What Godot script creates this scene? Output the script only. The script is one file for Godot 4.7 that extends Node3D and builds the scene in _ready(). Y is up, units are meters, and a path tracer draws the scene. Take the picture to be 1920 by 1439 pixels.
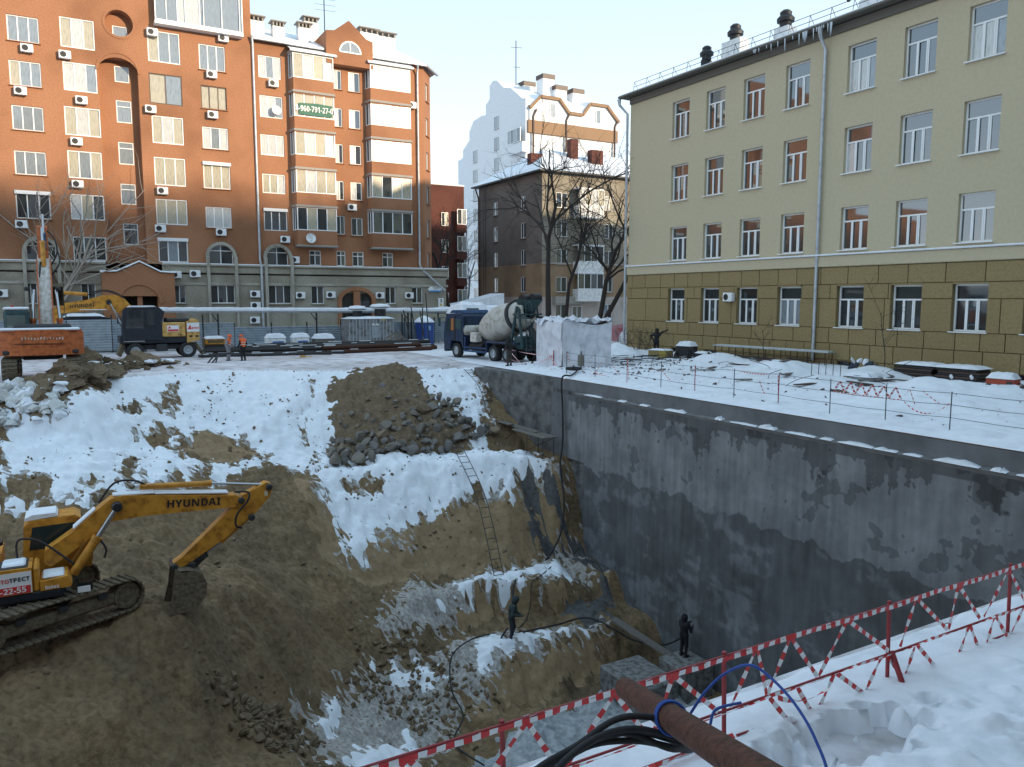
extends Node3D
# Winter building site: an excavated pit between brick apartment houses and a school.

const TIN := [3.26,-50.38,0.00,7.33,-48.05,0.00,12.57,-44.26,0.00,16.83,-42.61,0.00,20.72,-42.03,0.00,21.57,-41.21,-0.20,0.61,-42.28,-0.35,-1.57,-41.11,-1.00,11.09,-39.47,-3.90,14.70,-37.40,-3.90,18.85,-36.36,-3.90,21.64,-35.45,-3.90,22.54,-34.94,-3.90,7.19,-39.99,-3.60,3.56,-40.11,-3.00,0.25,-40.05,-2.30,-2.78,-40.13,-1.80,10.13,-36.15,-4.00,12.67,-35.79,-4.00,17.33,-34.92,-3.95,19.34,-33.77,-3.95,21.17,-32.60,-3.90,7.82,-36.95,-3.90,5.41,-36.66,-3.70,3.08,-35.30,-3.40,0.13,-34.48,-3.00,-2.53,-35.03,-2.80,20.18,-31.01,-8.60,17.14,-30.44,-8.60,14.72,-31.11,-8.50,12.16,-31.18,-8.30,10.56,-31.48,-8.10,5.61,-31.86,-5.30,8.07,-32.32,-5.80,9.06,-31.09,-7.00,2.40,-28.97,-4.80,-0.04,-28.46,-4.60,-2.33,-30.04,-4.50,1.08,-23.87,-4.60,2.50,-23.46,-4.90,-1.96,-23.30,-5.00,-0.75,-23.48,-4.80,4.02,-26.11,-5.50,14.13,-29.86,-8.60,16.32,-28.97,-8.60,18.92,-28.62,-8.60,21.45,-28.38,-8.60,11.63,-29.27,-8.50,13.79,-28.66,-9.90,16.23,-28.81,-10.00,18.60,-28.13,-10.00,21.01,-28.17,-10.00,12.06,-27.03,-10.00,15.11,-26.38,-10.00,17.57,-26.14,-10.00,19.52,-26.15,-10.00,12.06,-24.22,-11.50,15.10,-24.68,-11.50,17.87,-24.99,-11.50,19.50,-24.96,-11.50,15.11,-21.09,-11.60,11.28,-21.87,-11.60,20.97,-22.02,-11.60,8.76,-28.81,-8.20,9.84,-28.21,-9.30,9.58,-26.37,-10.60,9.76,-23.77,-11.40,5.08,-24.87,-6.90,3.93,-23.32,-7.70,2.69,-20.30,-8.00,1.05,-22.04,-5.60,0.33,-20.44,-6.10,-0.80,-19.40,-6.40,-1.88,-21.67,-5.40,-1.75,-19.05,-5.90,6.23,-23.06,-9.60,5.86,-24.79,-8.70,-14.00,-44.30,0.00,-4.00,-44.30,0.00,1.20,-45.50,0.00,3.00,-48.00,0.00,-4.00,-42.20,-0.60,-14.00,-58.00,0.00,6.00,-58.00,0.00,15.00,-54.00,0.00,22.60,-50.00,0.00,22.60,-42.00,-0.10,22.60,-40.00,-0.60,22.60,-34.60,-3.90,22.60,-32.40,-3.90,22.60,-30.60,-8.60,22.60,-28.00,-8.60,22.60,-27.00,-10.00,22.60,-25.30,-10.00,22.60,-24.40,-11.50,22.60,-6.00,-11.60,12.00,-6.00,-11.60,4.00,-6.00,-11.40,-4.00,-6.00,-9.00,-14.00,-6.00,-8.00,-14.00,-18.00,-5.40,-14.00,-24.00,-4.80,-14.00,-30.00,-4.60,-14.00,-34.00,-2.80,-14.00,-42.00,-1.20]
const SNOWY := [[-2.8,-41.2,-1.0,-41.1,1.3,-43.4,2.9,-52.2,13.2,-46.4,11.8,-42.7,10.8,-41.0,10.4,-39.5,10.8,-36.8,9.2,-36.3,8.1,-38.2,6.4,-37.0,5.3,-35.9,3.7,-35.0,2.3,-35.1,1.8,-34.2,0.6,-33.4,0.3,-32.3,-0.6,-33.1,-0.8,-34.6,-1.9,-35.9,-2.5,-34.8],
	[13.0,-45.7,21.5,-41.8,20.4,-39.8,19.8,-37.9,19.3,-36.2,18.3,-36.6,18.4,-38.6,17.5,-41.0,16.4,-42.2,13.4,-43.0,12.0,-42.6],
	[10.4,-39.6,14.7,-37.4,19.4,-36.1,21.1,-34.5,20.7,-32.8,19.1,-33.4,18.8,-32.6,18.0,-33.0,17.0,-33.4,15.6,-33.6,14.4,-33.4,12.5,-33.2,11.6,-32.8,11.0,-32.2,10.1,-31.8,10.2,-33.1,9.8,-33.8,9.7,-35.4,10.7,-36.8],
	[15.0,-30.6,17.1,-30.4,19.8,-30.5,20.6,-30.0,19.8,-29.0,16.5,-28.8,15.2,-29.4,13.9,-29.4,13.0,-28.8,12.6,-28.6,13.7,-29.7],
	[14.0,-28.0,15.5,-27.1,17.8,-26.8,19.4,-26.6,18.6,-26.1,15.9,-26.0,14.4,-26.0,13.6,-25.7,13.0,-25.3,13.4,-26.5],
	[5.9,-23.7,7.2,-25.0,8.0,-24.9,7.1,-23.6,6.1,-23.0],
	[9.5,-27.3,11.5,-27.2,12.2,-26.3,11.5,-25.8,10.0,-26.4],
	[6.5,-22.3,9.6,-24.3,9.9,-23.7,8.7,-21.3,5.9,-20.8],
	[-2.5,-33.8,-1.5,-33.4,-1.6,-33.0,-2.5,-33.3],
	[12.2,-44.4,21.4,-41.2,19.3,-36.2,10.4,-39.5,11.0,-42.2]]
const BARE := [[4.0,-39.7,4.8,-41.2,6.0,-42.0,7.2,-41.2,8.4,-38.9,7.4,-38.6,5.7,-38.4,4.3,-38.4],
	[2.8,-40.8,3.7,-42.2,4.6,-42.0,4.1,-40.0,3.6,-40.1,2.9,-40.2],
	[1.8,-42.2,2.7,-43.6,3.7,-44.4,3.8,-44.0,2.8,-43.0],
	[4.2,-44.8,4.8,-45.6,4.9,-44.6,4.5,-43.2,4.1,-43.2],
	[11.3,-35.4,12.2,-35.3,13.0,-35.2,12.8,-34.8,11.9,-34.8],
	[1.9,-38.3,2.4,-39.6,2.3,-36.5,1.9,-34.5,1.5,-34.4,1.5,-35.6],
	[3.2,-35.2,3.8,-36.1,4.2,-35.8,4.0,-35.0,3.2,-34.8],
	[4.6,-36.9,5.4,-37.6,5.2,-35.6,4.4,-35.3],
	[-2.0,-35.2,-0.9,-36.0,-0.7,-33.4,-1.5,-33.2,-2.2,-34.1],
	[0.3,-34.8,0.8,-34.8,0.7,-34.0,0.4,-33.8]]
const FROST := [[12.7,-31.2,17.3,-30.6,21.2,-30.7,21.4,-28.5,21.0,-28.6,15.2,-29.4,12.5,-28.0,10.6,-27.8,9.9,-28.9],
	[13.3,-28.2,16.7,-27.3,20.0,-26.8,19.6,-25.8,14.7,-25.6,12.8,-24.4,11.3,-25.8,11.6,-27.1],
	[5.7,-23.9,9.6,-27.4,12.6,-26.7,12.6,-25.2,9.1,-21.4,5.6,-20.7,5.3,-22.5],
	[11.5,-33.4,13.4,-33.4,13.8,-32.0,12.2,-31.8,11.1,-32.3],
	[20.4,-34.3,21.9,-32.0,20.7,-31.8,19.9,-32.6],
	[19.5,-31.4,21.7,-31.2,21.7,-30.0,19.0,-30.6]]
const LOAM := [[8.9,-35.5,11.8,-33.4,14.4,-33.4,18.9,-33.0,21.4,-32.4,20.9,-31.0,17.2,-30.6,13.4,-31.2,10.4,-31.0,8.7,-31.4],
	[13.9,-29.4,16.5,-28.8,21.4,-28.3,21.1,-28.2,16.2,-28.7,14.1,-28.7],
	[13.0,-25.3,14.8,-25.8,19.1,-26.0,19.0,-25.0,15.1,-24.6,12.3,-24.3],
	[4.2,-39.8,6.0,-41.8,8.3,-39.0,5.7,-38.5]]
const SLURRY := [[19.5,-33.6,20.2,-33.1,20.2,-32.4,20.2,-31.6,20.5,-31.0,19.2,-31.0,19.5,-32.2],
	[20.5,-33.0,21.4,-32.4,21.1,-31.6,20.5,-31.0,20.1,-31.4,20.4,-32.2],
	[19.6,-31.0,21.8,-31.0,21.9,-29.0,20.4,-30.4],
	[18.8,-28.0,21.3,-28.2,20.4,-26.5,19.1,-26.4]]
const ICY := [[10.8,-21.7,11.7,-22.5,13.2,-23.1,15.6,-23.6,18.4,-23.8,19.3,-24.7,21.8,-23.0,22.0,-21.8,16.7,-18.7]]

const WALL_X := 22.0

class MB:
	var v := PackedVector3Array()
	var n := PackedVector3Array()
	var c := PackedColorArray()
	var uv := PackedVector2Array()
	var xf := Transform3D()
	var col := Color.WHITE
	func et(a: Vector3, b: Vector3, d: Vector3, na: Vector3, nb: Vector3, nd: Vector3) -> void:
		if (d - a).cross(b - a).dot(na + nb + nd) < 0.0:
			var t := b
			b = d
			d = t
			t = nb
			nb = nd
			nd = t
		v.append(xf * a); v.append(xf * b); v.append(xf * d)
		n.append((xf.basis * na).normalized()); n.append((xf.basis * nb).normalized()); n.append((xf.basis * nd).normalized())
		c.append(col); c.append(col); c.append(col)
	func tri(a: Vector3, b: Vector3, d: Vector3, out := Vector3.ZERO) -> void:
		var m := (d - a).cross(b - a)
		if m.length_squared() < 1e-14:
			return
		if out != Vector3.ZERO and m.dot(out) < 0.0:
			m = -m
		m = m.normalized()
		et(a, b, d, m, m, m)
	func quad(a: Vector3, b: Vector3, d: Vector3, e: Vector3, out := Vector3.ZERO) -> void:
		tri(a, b, d, out)
		tri(a, d, e, out)
	func box(o: Vector3, s: Vector3, ba := Basis(), ch := 0.0) -> void:
		var h := s * 0.5
		ch = minf(ch, minf(h.x, minf(h.y, h.z)) * 0.9)
		for ax in 3:
			for sg: float in [-1.0, 1.0]:
				var q := []
				for k in [[-1, -1], [1, -1], [1, 1], [-1, 1]]:
					var p := Vector3.ZERO
					p[ax] = sg * h[ax]
					p[(ax + 1) % 3] = k[0] * (h[(ax + 1) % 3] - ch)
					p[(ax + 2) % 3] = k[1] * (h[(ax + 2) % 3] - ch)
					q.append(o + ba * p)
				var nn := Vector3.ZERO
				nn[ax] = sg
				quad(q[0], q[1], q[2], q[3], ba * nn)
		if ch <= 0.0:
			return
		for ax in 3:
			var b1 := (ax + 1) % 3
			var b2 := (ax + 2) % 3
			for s1: float in [-1.0, 1.0]:
				for s2: float in [-1.0, 1.0]:
					var q := []
					for k in [[-1.0, 0], [-1.0, 1], [1.0, 1], [1.0, 0]]:
						var p := Vector3.ZERO
						p[ax] = k[0] * (h[ax] - ch)
						p[b1] = s1 * (h[b1] - (0.0 if k[1] == 0 else ch))
						p[b2] = s2 * (h[b2] - (ch if k[1] == 0 else 0.0))
						q.append(o + ba * p)
					var nn := Vector3.ZERO
					nn[b1] = s1
					nn[b2] = s2
					quad(q[0], q[1], q[2], q[3], ba * nn)
		for sx: float in [-1.0, 1.0]:
			for sy: float in [-1.0, 1.0]:
				for sz: float in [-1.0, 1.0]:
					var a := Vector3(sx * h.x, sy * (h.y - ch), sz * (h.z - ch))
					var b := Vector3(sx * (h.x - ch), sy * h.y, sz * (h.z - ch))
					var d := Vector3(sx * (h.x - ch), sy * (h.y - ch), sz * h.z)
					tri(o + ba * a, o + ba * b, o + ba * d, ba * Vector3(sx, sy, sz))
	func bar(a: Vector3, b: Vector3, w: float, h: float, ch := 0.0) -> void:
		var d := b - a
		var z := d.normalized()
		var x := Vector3.UP.cross(z)
		x = Vector3.RIGHT if x.length() < 0.01 else x.normalized()
		box((a + b) * 0.5, Vector3(w, h, d.length()), Basis(x, z.cross(x), z), ch)
	func tube(p: Array, r, sides := 8, caps := true) -> void:
		var m := p.size()
		var rings := []
		var nrm := []
		var pt: Vector3 = (p[1] - p[0]).normalized()
		var x := pt.cross(Vector3.UP if absf(pt.y) < 0.9 else Vector3.RIGHT).normalized()
		for i in m:
			var t: Vector3 = ((p[mini(i + 1, m - 1)] - p[maxi(i - 1, 0)]) as Vector3).normalized()
			x = (x - t * x.dot(t)).normalized()
			var y := t.cross(x)
			var rr: float = r[i] if r is Array else r
			var ring := []
			var nn := []
			for k in sides:
				var an := TAU * k / sides
				var dd := x * cos(an) + y * sin(an)
				ring.append(p[i] + dd * rr)
				nn.append(dd)
			rings.append(ring)
			nrm.append(nn)
		for i in m - 1:
			for k in sides:
				var l := (k + 1) % sides
				et(rings[i][k], rings[i][l], rings[i + 1][l], nrm[i][k], nrm[i][l], nrm[i + 1][l])
				et(rings[i][k], rings[i + 1][l], rings[i + 1][k], nrm[i][k], nrm[i + 1][l], nrm[i + 1][k])
		if caps:
			for k in range(1, sides - 1):
				tri(rings[0][0], rings[0][k], rings[0][k + 1], p[0] - p[1])
				tri(rings[m - 1][0], rings[m - 1][k], rings[m - 1][k + 1], p[m - 1] - p[m - 2])
	func lathe(prof: Array, sides: int, at := Transform3D(), smooth := true) -> void:
		for i in prof.size() - 1:
			var a: Vector2 = prof[i]
			var b: Vector2 = prof[i + 1]
			var dn := Vector2(b.y - a.y, a.x - b.x).normalized()
			for k in sides:
				var t0 := TAU * k / sides
				var t1 := TAU * (k + 1) / sides
				var c0 := Vector3(cos(t0), 0, sin(t0))
				var c1 := Vector3(cos(t1), 0, sin(t1))
				var n0 := at.basis * (c0 * dn.x + Vector3(0, dn.y, 0))
				var n1 := at.basis * (c1 * dn.x + Vector3(0, dn.y, 0))
				if not smooth:
					n0 = (n0 + n1) * 0.5
					n1 = n0
				var p00 := at * (c0 * a.x + Vector3(0, a.y, 0))
				var p10 := at * (c1 * a.x + Vector3(0, a.y, 0))
				var p01 := at * (c0 * b.x + Vector3(0, b.y, 0))
				var p11 := at * (c1 * b.x + Vector3(0, b.y, 0))
				if a.x > 1e-5:
					et(p00, p10, p11, n0, n1, n1)
				if b.x > 1e-5:
					et(p00, p11, p01, n0, n1, n0)
	func prism(poly: PackedVector2Array, z0: float, z1: float, at := Transform3D()) -> void:
		var tr := Geometry2D.triangulate_polygon(poly)
		for i in range(0, tr.size(), 3):
			for z: float in [z0, z1]:
				var q := []
				for k in 3:
					q.append(at * Vector3(poly[tr[i + k]].x, poly[tr[i + k]].y, z))
				tri(q[0], q[1], q[2], at.basis * Vector3(0, 0, z - (z0 + z1) * 0.5))
		var cw := Geometry2D.is_polygon_clockwise(poly)
		for i in poly.size():
			var a := poly[i]
			var b := poly[(i + 1) % poly.size()]
			var o := Vector3(b.y - a.y, a.x - b.x, 0) * (-1.0 if cw else 1.0)
			quad(at * Vector3(a.x, a.y, z0), at * Vector3(b.x, b.y, z0), at * Vector3(b.x, b.y, z1), at * Vector3(a.x, a.y, z1), at.basis * o)
	func ball(o: Vector3, r: Vector3, seg := 10, rings := 6) -> void:
		for i in rings:
			for k in seg:
				var q := []
				for e in [[i, k], [i, k + 1], [i + 1, k + 1], [i + 1, k]]:
					var th: float = PI * e[0] / rings
					var ph: float = TAU * e[1] / seg
					q.append(Vector3(sin(th) * cos(ph), cos(th), sin(th) * sin(ph)))
				et(o + q[0] * r, o + q[1] * r, o + q[2] * r, q[0] / r, q[1] / r, q[2] / r)
				et(o + q[0] * r, o + q[2] * r, o + q[3] * r, q[0] / r, q[2] / r, q[3] / r)
	func mesh() -> ArrayMesh:
		var a := []
		a.resize(Mesh.ARRAY_MAX)
		a[Mesh.ARRAY_VERTEX] = v
		a[Mesh.ARRAY_NORMAL] = n
		a[Mesh.ARRAY_COLOR] = c
		if uv.size() == v.size():
			a[Mesh.ARRAY_TEX_UV] = uv
		var m := ArrayMesh.new()
		m.add_surface_from_arrays(Mesh.PRIMITIVE_TRIANGLES, a)
		return m

var M := {}
var used := {}
var rng := RandomNumberGenerator.new()
var noise := FastNoiseLite.new()
var noise2 := FastNoiseLite.new()

func mb() -> MB:
	return MB.new()

func numbered(called: String) -> String:
	var k: int = used.get(called, 0)
	used[called] = k + 1
	return called if k == 0 else "%s_%03d" % [called, k]

func meta(o: Node, label: String, category: String, group := "", kind := "") -> void:
	if label: o.set_meta("label", label)
	if category: o.set_meta("category", category)
	if group: o.set_meta("group", group)
	if kind: o.set_meta("kind", kind)

func thing(called: String, label: String, category: String, at := Vector3.ZERO, turn := 0.0, group := "") -> Node3D:
	var o := Node3D.new()
	o.name = numbered(called)
	add_child(o)
	o.position = at
	o.rotation.y = turn
	meta(o, label, category, group)
	return o

func part(parent: Node, called: String, shape, material: Material, xf := Transform3D()) -> MeshInstance3D:
	var o := MeshInstance3D.new()
	o.name = called
	o.mesh = shape.mesh() if shape is MB else shape
	o.material_override = material
	parent.add_child(o, true)
	o.transform = xf
	return o

func single(called: String, shape, material: Material, label: String, category: String, at := Vector3.ZERO, turn := 0.0, group := "", kind := "") -> MeshInstance3D:
	var o := part(self, numbered(called), shape, material, Transform3D(Basis(Vector3.UP, turn), at))
	meta(o, label, category, group, kind)
	return o

func copy(o: Node3D, at: Vector3, turn: float, label := "") -> Node3D:
	var r: Node3D = o.duplicate()
	var base := String(o.name)
	if base.length() > 4 and base[base.length() - 4] == "_" and base.right(3).is_valid_int():
		base = base.left(base.length() - 4)
	r.name = numbered(base)
	add_child(r)
	r.position = at
	r.rotation.y = turn
	if label: r.set_meta("label", label)
	return r

func lin(r: float, g: float, b: float) -> Color:
	return Color(r, g, b).linear_to_srgb()

func ntex(sd: int, freq: float, octaves: int, cols: Array, size := 512, kind := FastNoiseLite.TYPE_SIMPLEX_SMOOTH, stretch := 1.0) -> NoiseTexture2D:
	var f := FastNoiseLite.new()
	f.noise_type = kind
	f.seed = sd
	f.frequency = freq
	f.fractal_octaves = octaves
	f.fractal_gain = 0.55
	var t := NoiseTexture2D.new()
	t.width = size
	t.height = int(size * stretch)
	t.seamless = true
	t.noise = f
	if cols.size():
		var g := Gradient.new()
		var off := PackedFloat32Array()
		var cc := PackedColorArray()
		for i in cols.size():
			off.append(float(i) / (cols.size() - 1))
			cc.append(cols[i])
		g.offsets = off
		g.colors = cc
		t.color_ramp = g
	return t

func nnorm(sd: int, freq: float, octaves: int, bump: float, size := 512) -> NoiseTexture2D:
	var t := ntex(sd, freq, octaves, [], size)
	t.as_normal_map = true
	t.bump_strength = bump
	return t

func mat(color: Color, rough := 0.8, metal := 0.0, tex: Texture2D = null, scale := 0.3, nrm: Texture2D = null, ns := 1.0, world := false, detail: Texture2D = null, dscale := 0.05) -> StandardMaterial3D:
	var m := StandardMaterial3D.new()
	m.albedo_color = color
	m.roughness = rough
	m.metallic = metal
	if tex:
		m.albedo_texture = tex
	if nrm:
		m.normal_enabled = true
		m.normal_texture = nrm
		m.normal_scale = ns
	if tex or nrm:
		m.uv1_triplanar = true
		m.uv1_world_triplanar = world
		m.uv1_scale = Vector3.ONE * scale
	if detail:
		m.detail_enabled = true
		m.detail_albedo = detail
		m.detail_blend_mode = BaseMaterial3D.BLEND_MODE_MUL
		m.detail_uv_layer = BaseMaterial3D.DETAIL_UV_2
		m.uv2_triplanar = true
		m.uv2_world_triplanar = world
		m.uv2_scale = Vector3.ONE * dscale
	return m

func grey(a: float) -> Color:
	return Color(a, a, a)

func make_materials() -> void:
	var fine := ntex(1, 0.02, 5, [grey(0.72), grey(0.95), Color.WHITE])
	var blot := ntex(2, 0.008, 4, [grey(0.82), grey(0.94), Color.WHITE, Color.WHITE])
	var rough_n := nnorm(3, 0.02, 5, 6.0)
	var soft_n := nnorm(4, 0.008, 4, 5.0)
	M.fine = fine
	M.blot = blot
	M.rough_n = rough_n
	# snow and ground
	M.snow = mat(lin(0.84, 0.86, 0.9), 0.75, 0.0, ntex(5, 0.01, 5, [grey(0.9), grey(0.97), Color.WHITE]), 0.25, nnorm(6, 0.012, 5, 5.0), 0.6, true)
	M.frost = mat(lin(0.6, 0.595, 0.59), 0.85, 0.0, ntex(23, 0.025, 5, [Color(0.5, 0.45, 0.4), Color(0.8, 0.77, 0.74), Color.WHITE]), 0.4, nnorm(24, 0.03, 5, 8.0), 0.8, true)
	M.loam = mat(lin(0.315, 0.218, 0.126), 0.95, 0.0, ntex(25, 0.02, 5, [Color(0.78, 0.75, 0.7), Color(0.95, 0.94, 0.92), Color.WHITE]), 0.3, nnorm(26, 0.02, 5, 6.0), 0.7, true)
	M.slurry = mat(lin(0.1, 0.098, 0.095), 0.7, 0.0, ntex(27, 0.02, 5, [grey(0.6), grey(0.9), Color.WHITE]), 0.4, M.rough_n, 0.7, true)
	M.packed = mat(lin(0.82, 0.82, 0.84), 0.7, 0.0, ntex(7, 0.012, 5, [Color(0.7, 0.67, 0.65), Color(0.88, 0.87, 0.87), Color(0.98, 0.98, 0.99), Color.WHITE]), 0.12, nnorm(8, 0.02, 5, 6.0), 0.8, true, ntex(9, 0.006, 3, [Color(0.82, 0.79, 0.77), Color(0.95, 0.94, 0.94), Color.WHITE]), 0.03)
	M.soil = mat(lin(0.27, 0.19, 0.112), 0.95, 0.0, ntex(10, 0.02, 6, [Color(0.5, 0.47, 0.43), Color(0.8, 0.78, 0.75), Color(0.95, 0.94, 0.92), Color(1.0, 0.99, 0.96)]), 0.35, nnorm(11, 0.025, 6, 9.0), 1.0, true, ntex(12, 0.009, 4, [Color(0.62, 0.62, 0.64), Color(0.88, 0.87, 0.85), Color(1, 0.99, 0.97), Color(1.0, 0.96, 0.9)]), 0.055)
	M.clod = mat(lin(0.235, 0.168, 0.102), 0.95, 0.0, ntex(13, 0.03, 5, [grey(0.55), grey(0.9), Color.WHITE]), 0.7, nnorm(14, 0.03, 5, 8.0), 1.0)
	M.rock = mat(lin(0.25, 0.23, 0.2), 0.85, 0.0, ntex(15, 0.03, 5, [Color(0.6, 0.58, 0.57), Color(0.9, 0.88, 0.86), Color.WHITE]), 0.6, nnorm(16, 0.03, 5, 8.0), 1.0)
	M.rock_b = mat(lin(0.22, 0.21, 0.2), 0.85, 0.0, M.rock.albedo_texture, 0.8, M.rock.normal_texture, 1.0)
	M.rock_c = mat(lin(0.28, 0.215, 0.15), 0.9, 0.0, M.rock.albedo_texture, 0.7, M.rock.normal_texture, 1.0)
	M.ice_lump = mat(lin(0.72, 0.73, 0.73), 0.7, 0.0, ntex(17, 0.02, 4, [Color(0.66, 0.62, 0.57), Color(0.93, 0.93, 0.92), Color.WHITE]), 0.5, nnorm(18, 0.03, 5, 8.0), 1.0)
	M.ice = mat(lin(0.46, 0.48, 0.495), 0.55, 0.0, ntex(19, 0.02, 5, [grey(0.6), grey(0.85), Color.WHITE]), 0.25, rough_n, 0.5, true)
	# paints and metals
	M.black = mat(lin(0.02, 0.02, 0.022), 0.55, 0.0, fine, 0.9)
	M.rubber = mat(lin(0.025, 0.025, 0.026), 0.85, 0.0, blot, 0.9, rough_n, 0.4)
	M.steel = mat(lin(0.45, 0.46, 0.47), 0.3, 0.9)
	M.zinc = mat(lin(0.5, 0.53, 0.56), 0.45, 0.35, blot, 0.4)
	M.dark_steel = mat(lin(0.05, 0.05, 0.052), 0.6, 0.3, fine, 0.8)
	M.rust = mat(lin(0.1, 0.05, 0.032), 0.85, 0.2, ntex(20, 0.03, 5, [Color(0.45, 0.4, 0.4), Color(0.85, 0.75, 0.7), Color.WHITE]), 0.9, rough_n, 0.8)
	M.white = mat(lin(0.78, 0.78, 0.77), 0.5, 0.0, blot, 0.5)
	M.plastic = mat(lin(0.8, 0.8, 0.8), 0.35)
	M.frame = mat(lin(0.82, 0.82, 0.81), 0.4)
	M.frame_brown = mat(lin(0.07, 0.04, 0.03), 0.5)
	M.red = mat(lin(0.62, 0.035, 0.03), 0.6)
	M.red_paint = mat(lin(0.3, 0.03, 0.035), 0.55, 0.0, blot, 1.5)
	M.tape_white = mat(lin(0.8, 0.8, 0.8), 0.4)
	M.bark = mat(lin(0.045, 0.036, 0.03), 0.9, 0.0, fine, 1.2)
	M.pale_bark = mat(lin(0.3, 0.3, 0.31), 0.9, 0.0, fine, 1.2)
	M.birch = mat(lin(0.42, 0.36, 0.3), 0.85, 0.0, ntex(22, 0.03, 3, [grey(0.35), grey(0.95), Color.WHITE, Color.WHITE]), 1.0)
	M.wood = mat(lin(0.3, 0.24, 0.17), 0.85, 0.0, ntex(21, 0.03, 4, [grey(0.6), grey(0.9), Color.WHITE]), 0.7)
	M.old_wood = mat(lin(0.22, 0.2, 0.175), 0.9, 0.0, M.wood.albedo_texture, 0.7, rough_n, 0.6)

func box_at(o: Vector3, s: Vector3, ch := 0.0) -> MB:
	var b := mb()
	b.box(o, s, Basis(), ch)
	return b

# ------------------------------------------------------------------ terrain
const TX := -14.0
const TZ := -58.0
const TS := 0.13
var tnx := 0
var tnz := 0
var th := PackedFloat32Array()

func ground_at(x: float, z: float) -> float:
	if x < TX or z < TZ or x > TX + (tnx - 1) * TS or z > TZ + (tnz - 1) * TS:
		return 0.0
	var fx := (x - TX) / TS
	var fz := (z - TZ) / TS
	var i := mini(int(fx), tnx - 2)
	var j := mini(int(fz), tnz - 2)
	fx -= i
	fz -= j
	return lerpf(lerpf(th[j * tnx + i], th[j * tnx + i + 1], fx), lerpf(th[(j + 1) * tnx + i], th[(j + 1) * tnx + i + 1], fx), fz)

func on_ground(x: float, z: float, up := 0.0) -> Vector3:
	return Vector3(x, ground_at(x, z) + up, z)

func make_terrain_heights() -> void:
	tnx = int(round((22.5 - TX) / TS)) + 1
	tnz = int(floor((-6.1 - TZ) / TS)) + 1
	th.resize(tnx * tnz)
	var p2 := PackedVector2Array()
	var hh := PackedFloat32Array()
	for i in range(0, TIN.size(), 3):
		p2.append(Vector2(TIN[i], TIN[i + 1]))
		hh.append(TIN[i + 2])
	var tr := Geometry2D.triangulate_delaunay(p2)
	for t in range(0, tr.size(), 3):
		var a := p2[tr[t]]
		var b := p2[tr[t + 1]]
		var c := p2[tr[t + 2]]
		var den := (b.y - c.y) * (a.x - c.x) + (c.x - b.x) * (a.y - c.y)
		if absf(den) < 1e-6:
			continue
		var i0 := maxi(0, int(floor((minf(a.x, minf(b.x, c.x)) - TX) / TS)))
		var i1 := mini(tnx - 1, int(ceil((maxf(a.x, maxf(b.x, c.x)) - TX) / TS)))
		var j0 := maxi(0, int(floor((minf(a.y, minf(b.y, c.y)) - TZ) / TS)))
		var j1 := mini(tnz - 1, int(ceil((maxf(a.y, maxf(b.y, c.y)) - TZ) / TS)))
		for j in range(j0, j1 + 1):
			for i in range(i0, i1 + 1):
				var x := TX + i * TS
				var z := TZ + j * TS
				var u := ((b.y - c.y) * (x - c.x) + (c.x - b.x) * (z - c.y)) / den
				var w := ((c.y - a.y) * (x - c.x) + (a.x - c.x) * (z - c.y)) / den
				if u > -0.001 and w > -0.001 and u + w < 1.001:
					th[j * tnx + i] = u * hh[tr[t]] + w * hh[tr[t + 1]] + (1.0 - u - w) * hh[tr[t + 2]]
	for pass_ in 1:
		var s := th.duplicate()
		for j in range(1, tnz - 1):
			for i in range(1, tnx - 1):
				var k := j * tnx + i
				th[k] = (s[k] * 4.0 + (s[k - 1] + s[k + 1] + s[k - tnx] + s[k + tnx]) * 2.0 + s[k - tnx - 1] + s[k - tnx + 1] + s[k + tnx - 1] + s[k + tnx + 1]) / 16.0
	noise.seed = 77
	noise.frequency = 0.22
	noise.fractal_octaves = 4
	noise2.seed = 5
	noise2.frequency = 1.1
	noise2.fractal_octaves = 3
	for j in tnz:
		for i in tnx:
			var k := j * tnx + i
			var x := TX + i * TS
			var z := TZ + j * TS
			var f := clampf(-th[k] * 0.8, 0.06, 1.0)
			if x > 21.5:
				f *= 0.4
			var r := 1.0 - absf(noise2.get_noise_2d(x * 0.5 + 40.0, z * 0.5))
			th[k] += f * (noise.get_noise_2d(x, z) * 0.5 + noise2.get_noise_2d(x, z) * 0.12 - maxf(0.0, r - 0.82) * 0.9)

func poly_of(a: Array) -> PackedVector2Array:
	var p := PackedVector2Array()
	for i in range(0, a.size(), 2):
		p.append(Vector2(a[i], a[i + 1]))
	return p

func signed_distance(p: PackedVector2Array, q: Vector2) -> float:
	var d := 1e9
	var inside := false
	var m := p.size()
	var b := p[m - 1]
	for i in m:
		var a := p[i]
		var ab := b - a
		var t := clampf((q - a).dot(ab) / ab.length_squared(), 0.0, 1.0)
		d = minf(d, q.distance_squared_to(a + ab * t))
		if (a.y > q.y) != (b.y > q.y) and q.x < (b.x - a.x) * (q.y - a.y) / (b.y - a.y) + a.x:
			inside = not inside
		b = a
	return sqrt(d) if inside else -sqrt(d)

func mask(polys: Array, boxes: Array, q: Vector2, reach: float) -> float:
	var best := -reach
	for i in polys.size():
		var r: Rect2 = boxes[i]
		if r.has_point(q):
			best = maxf(best, signed_distance(polys[i], q))
	return best

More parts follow.
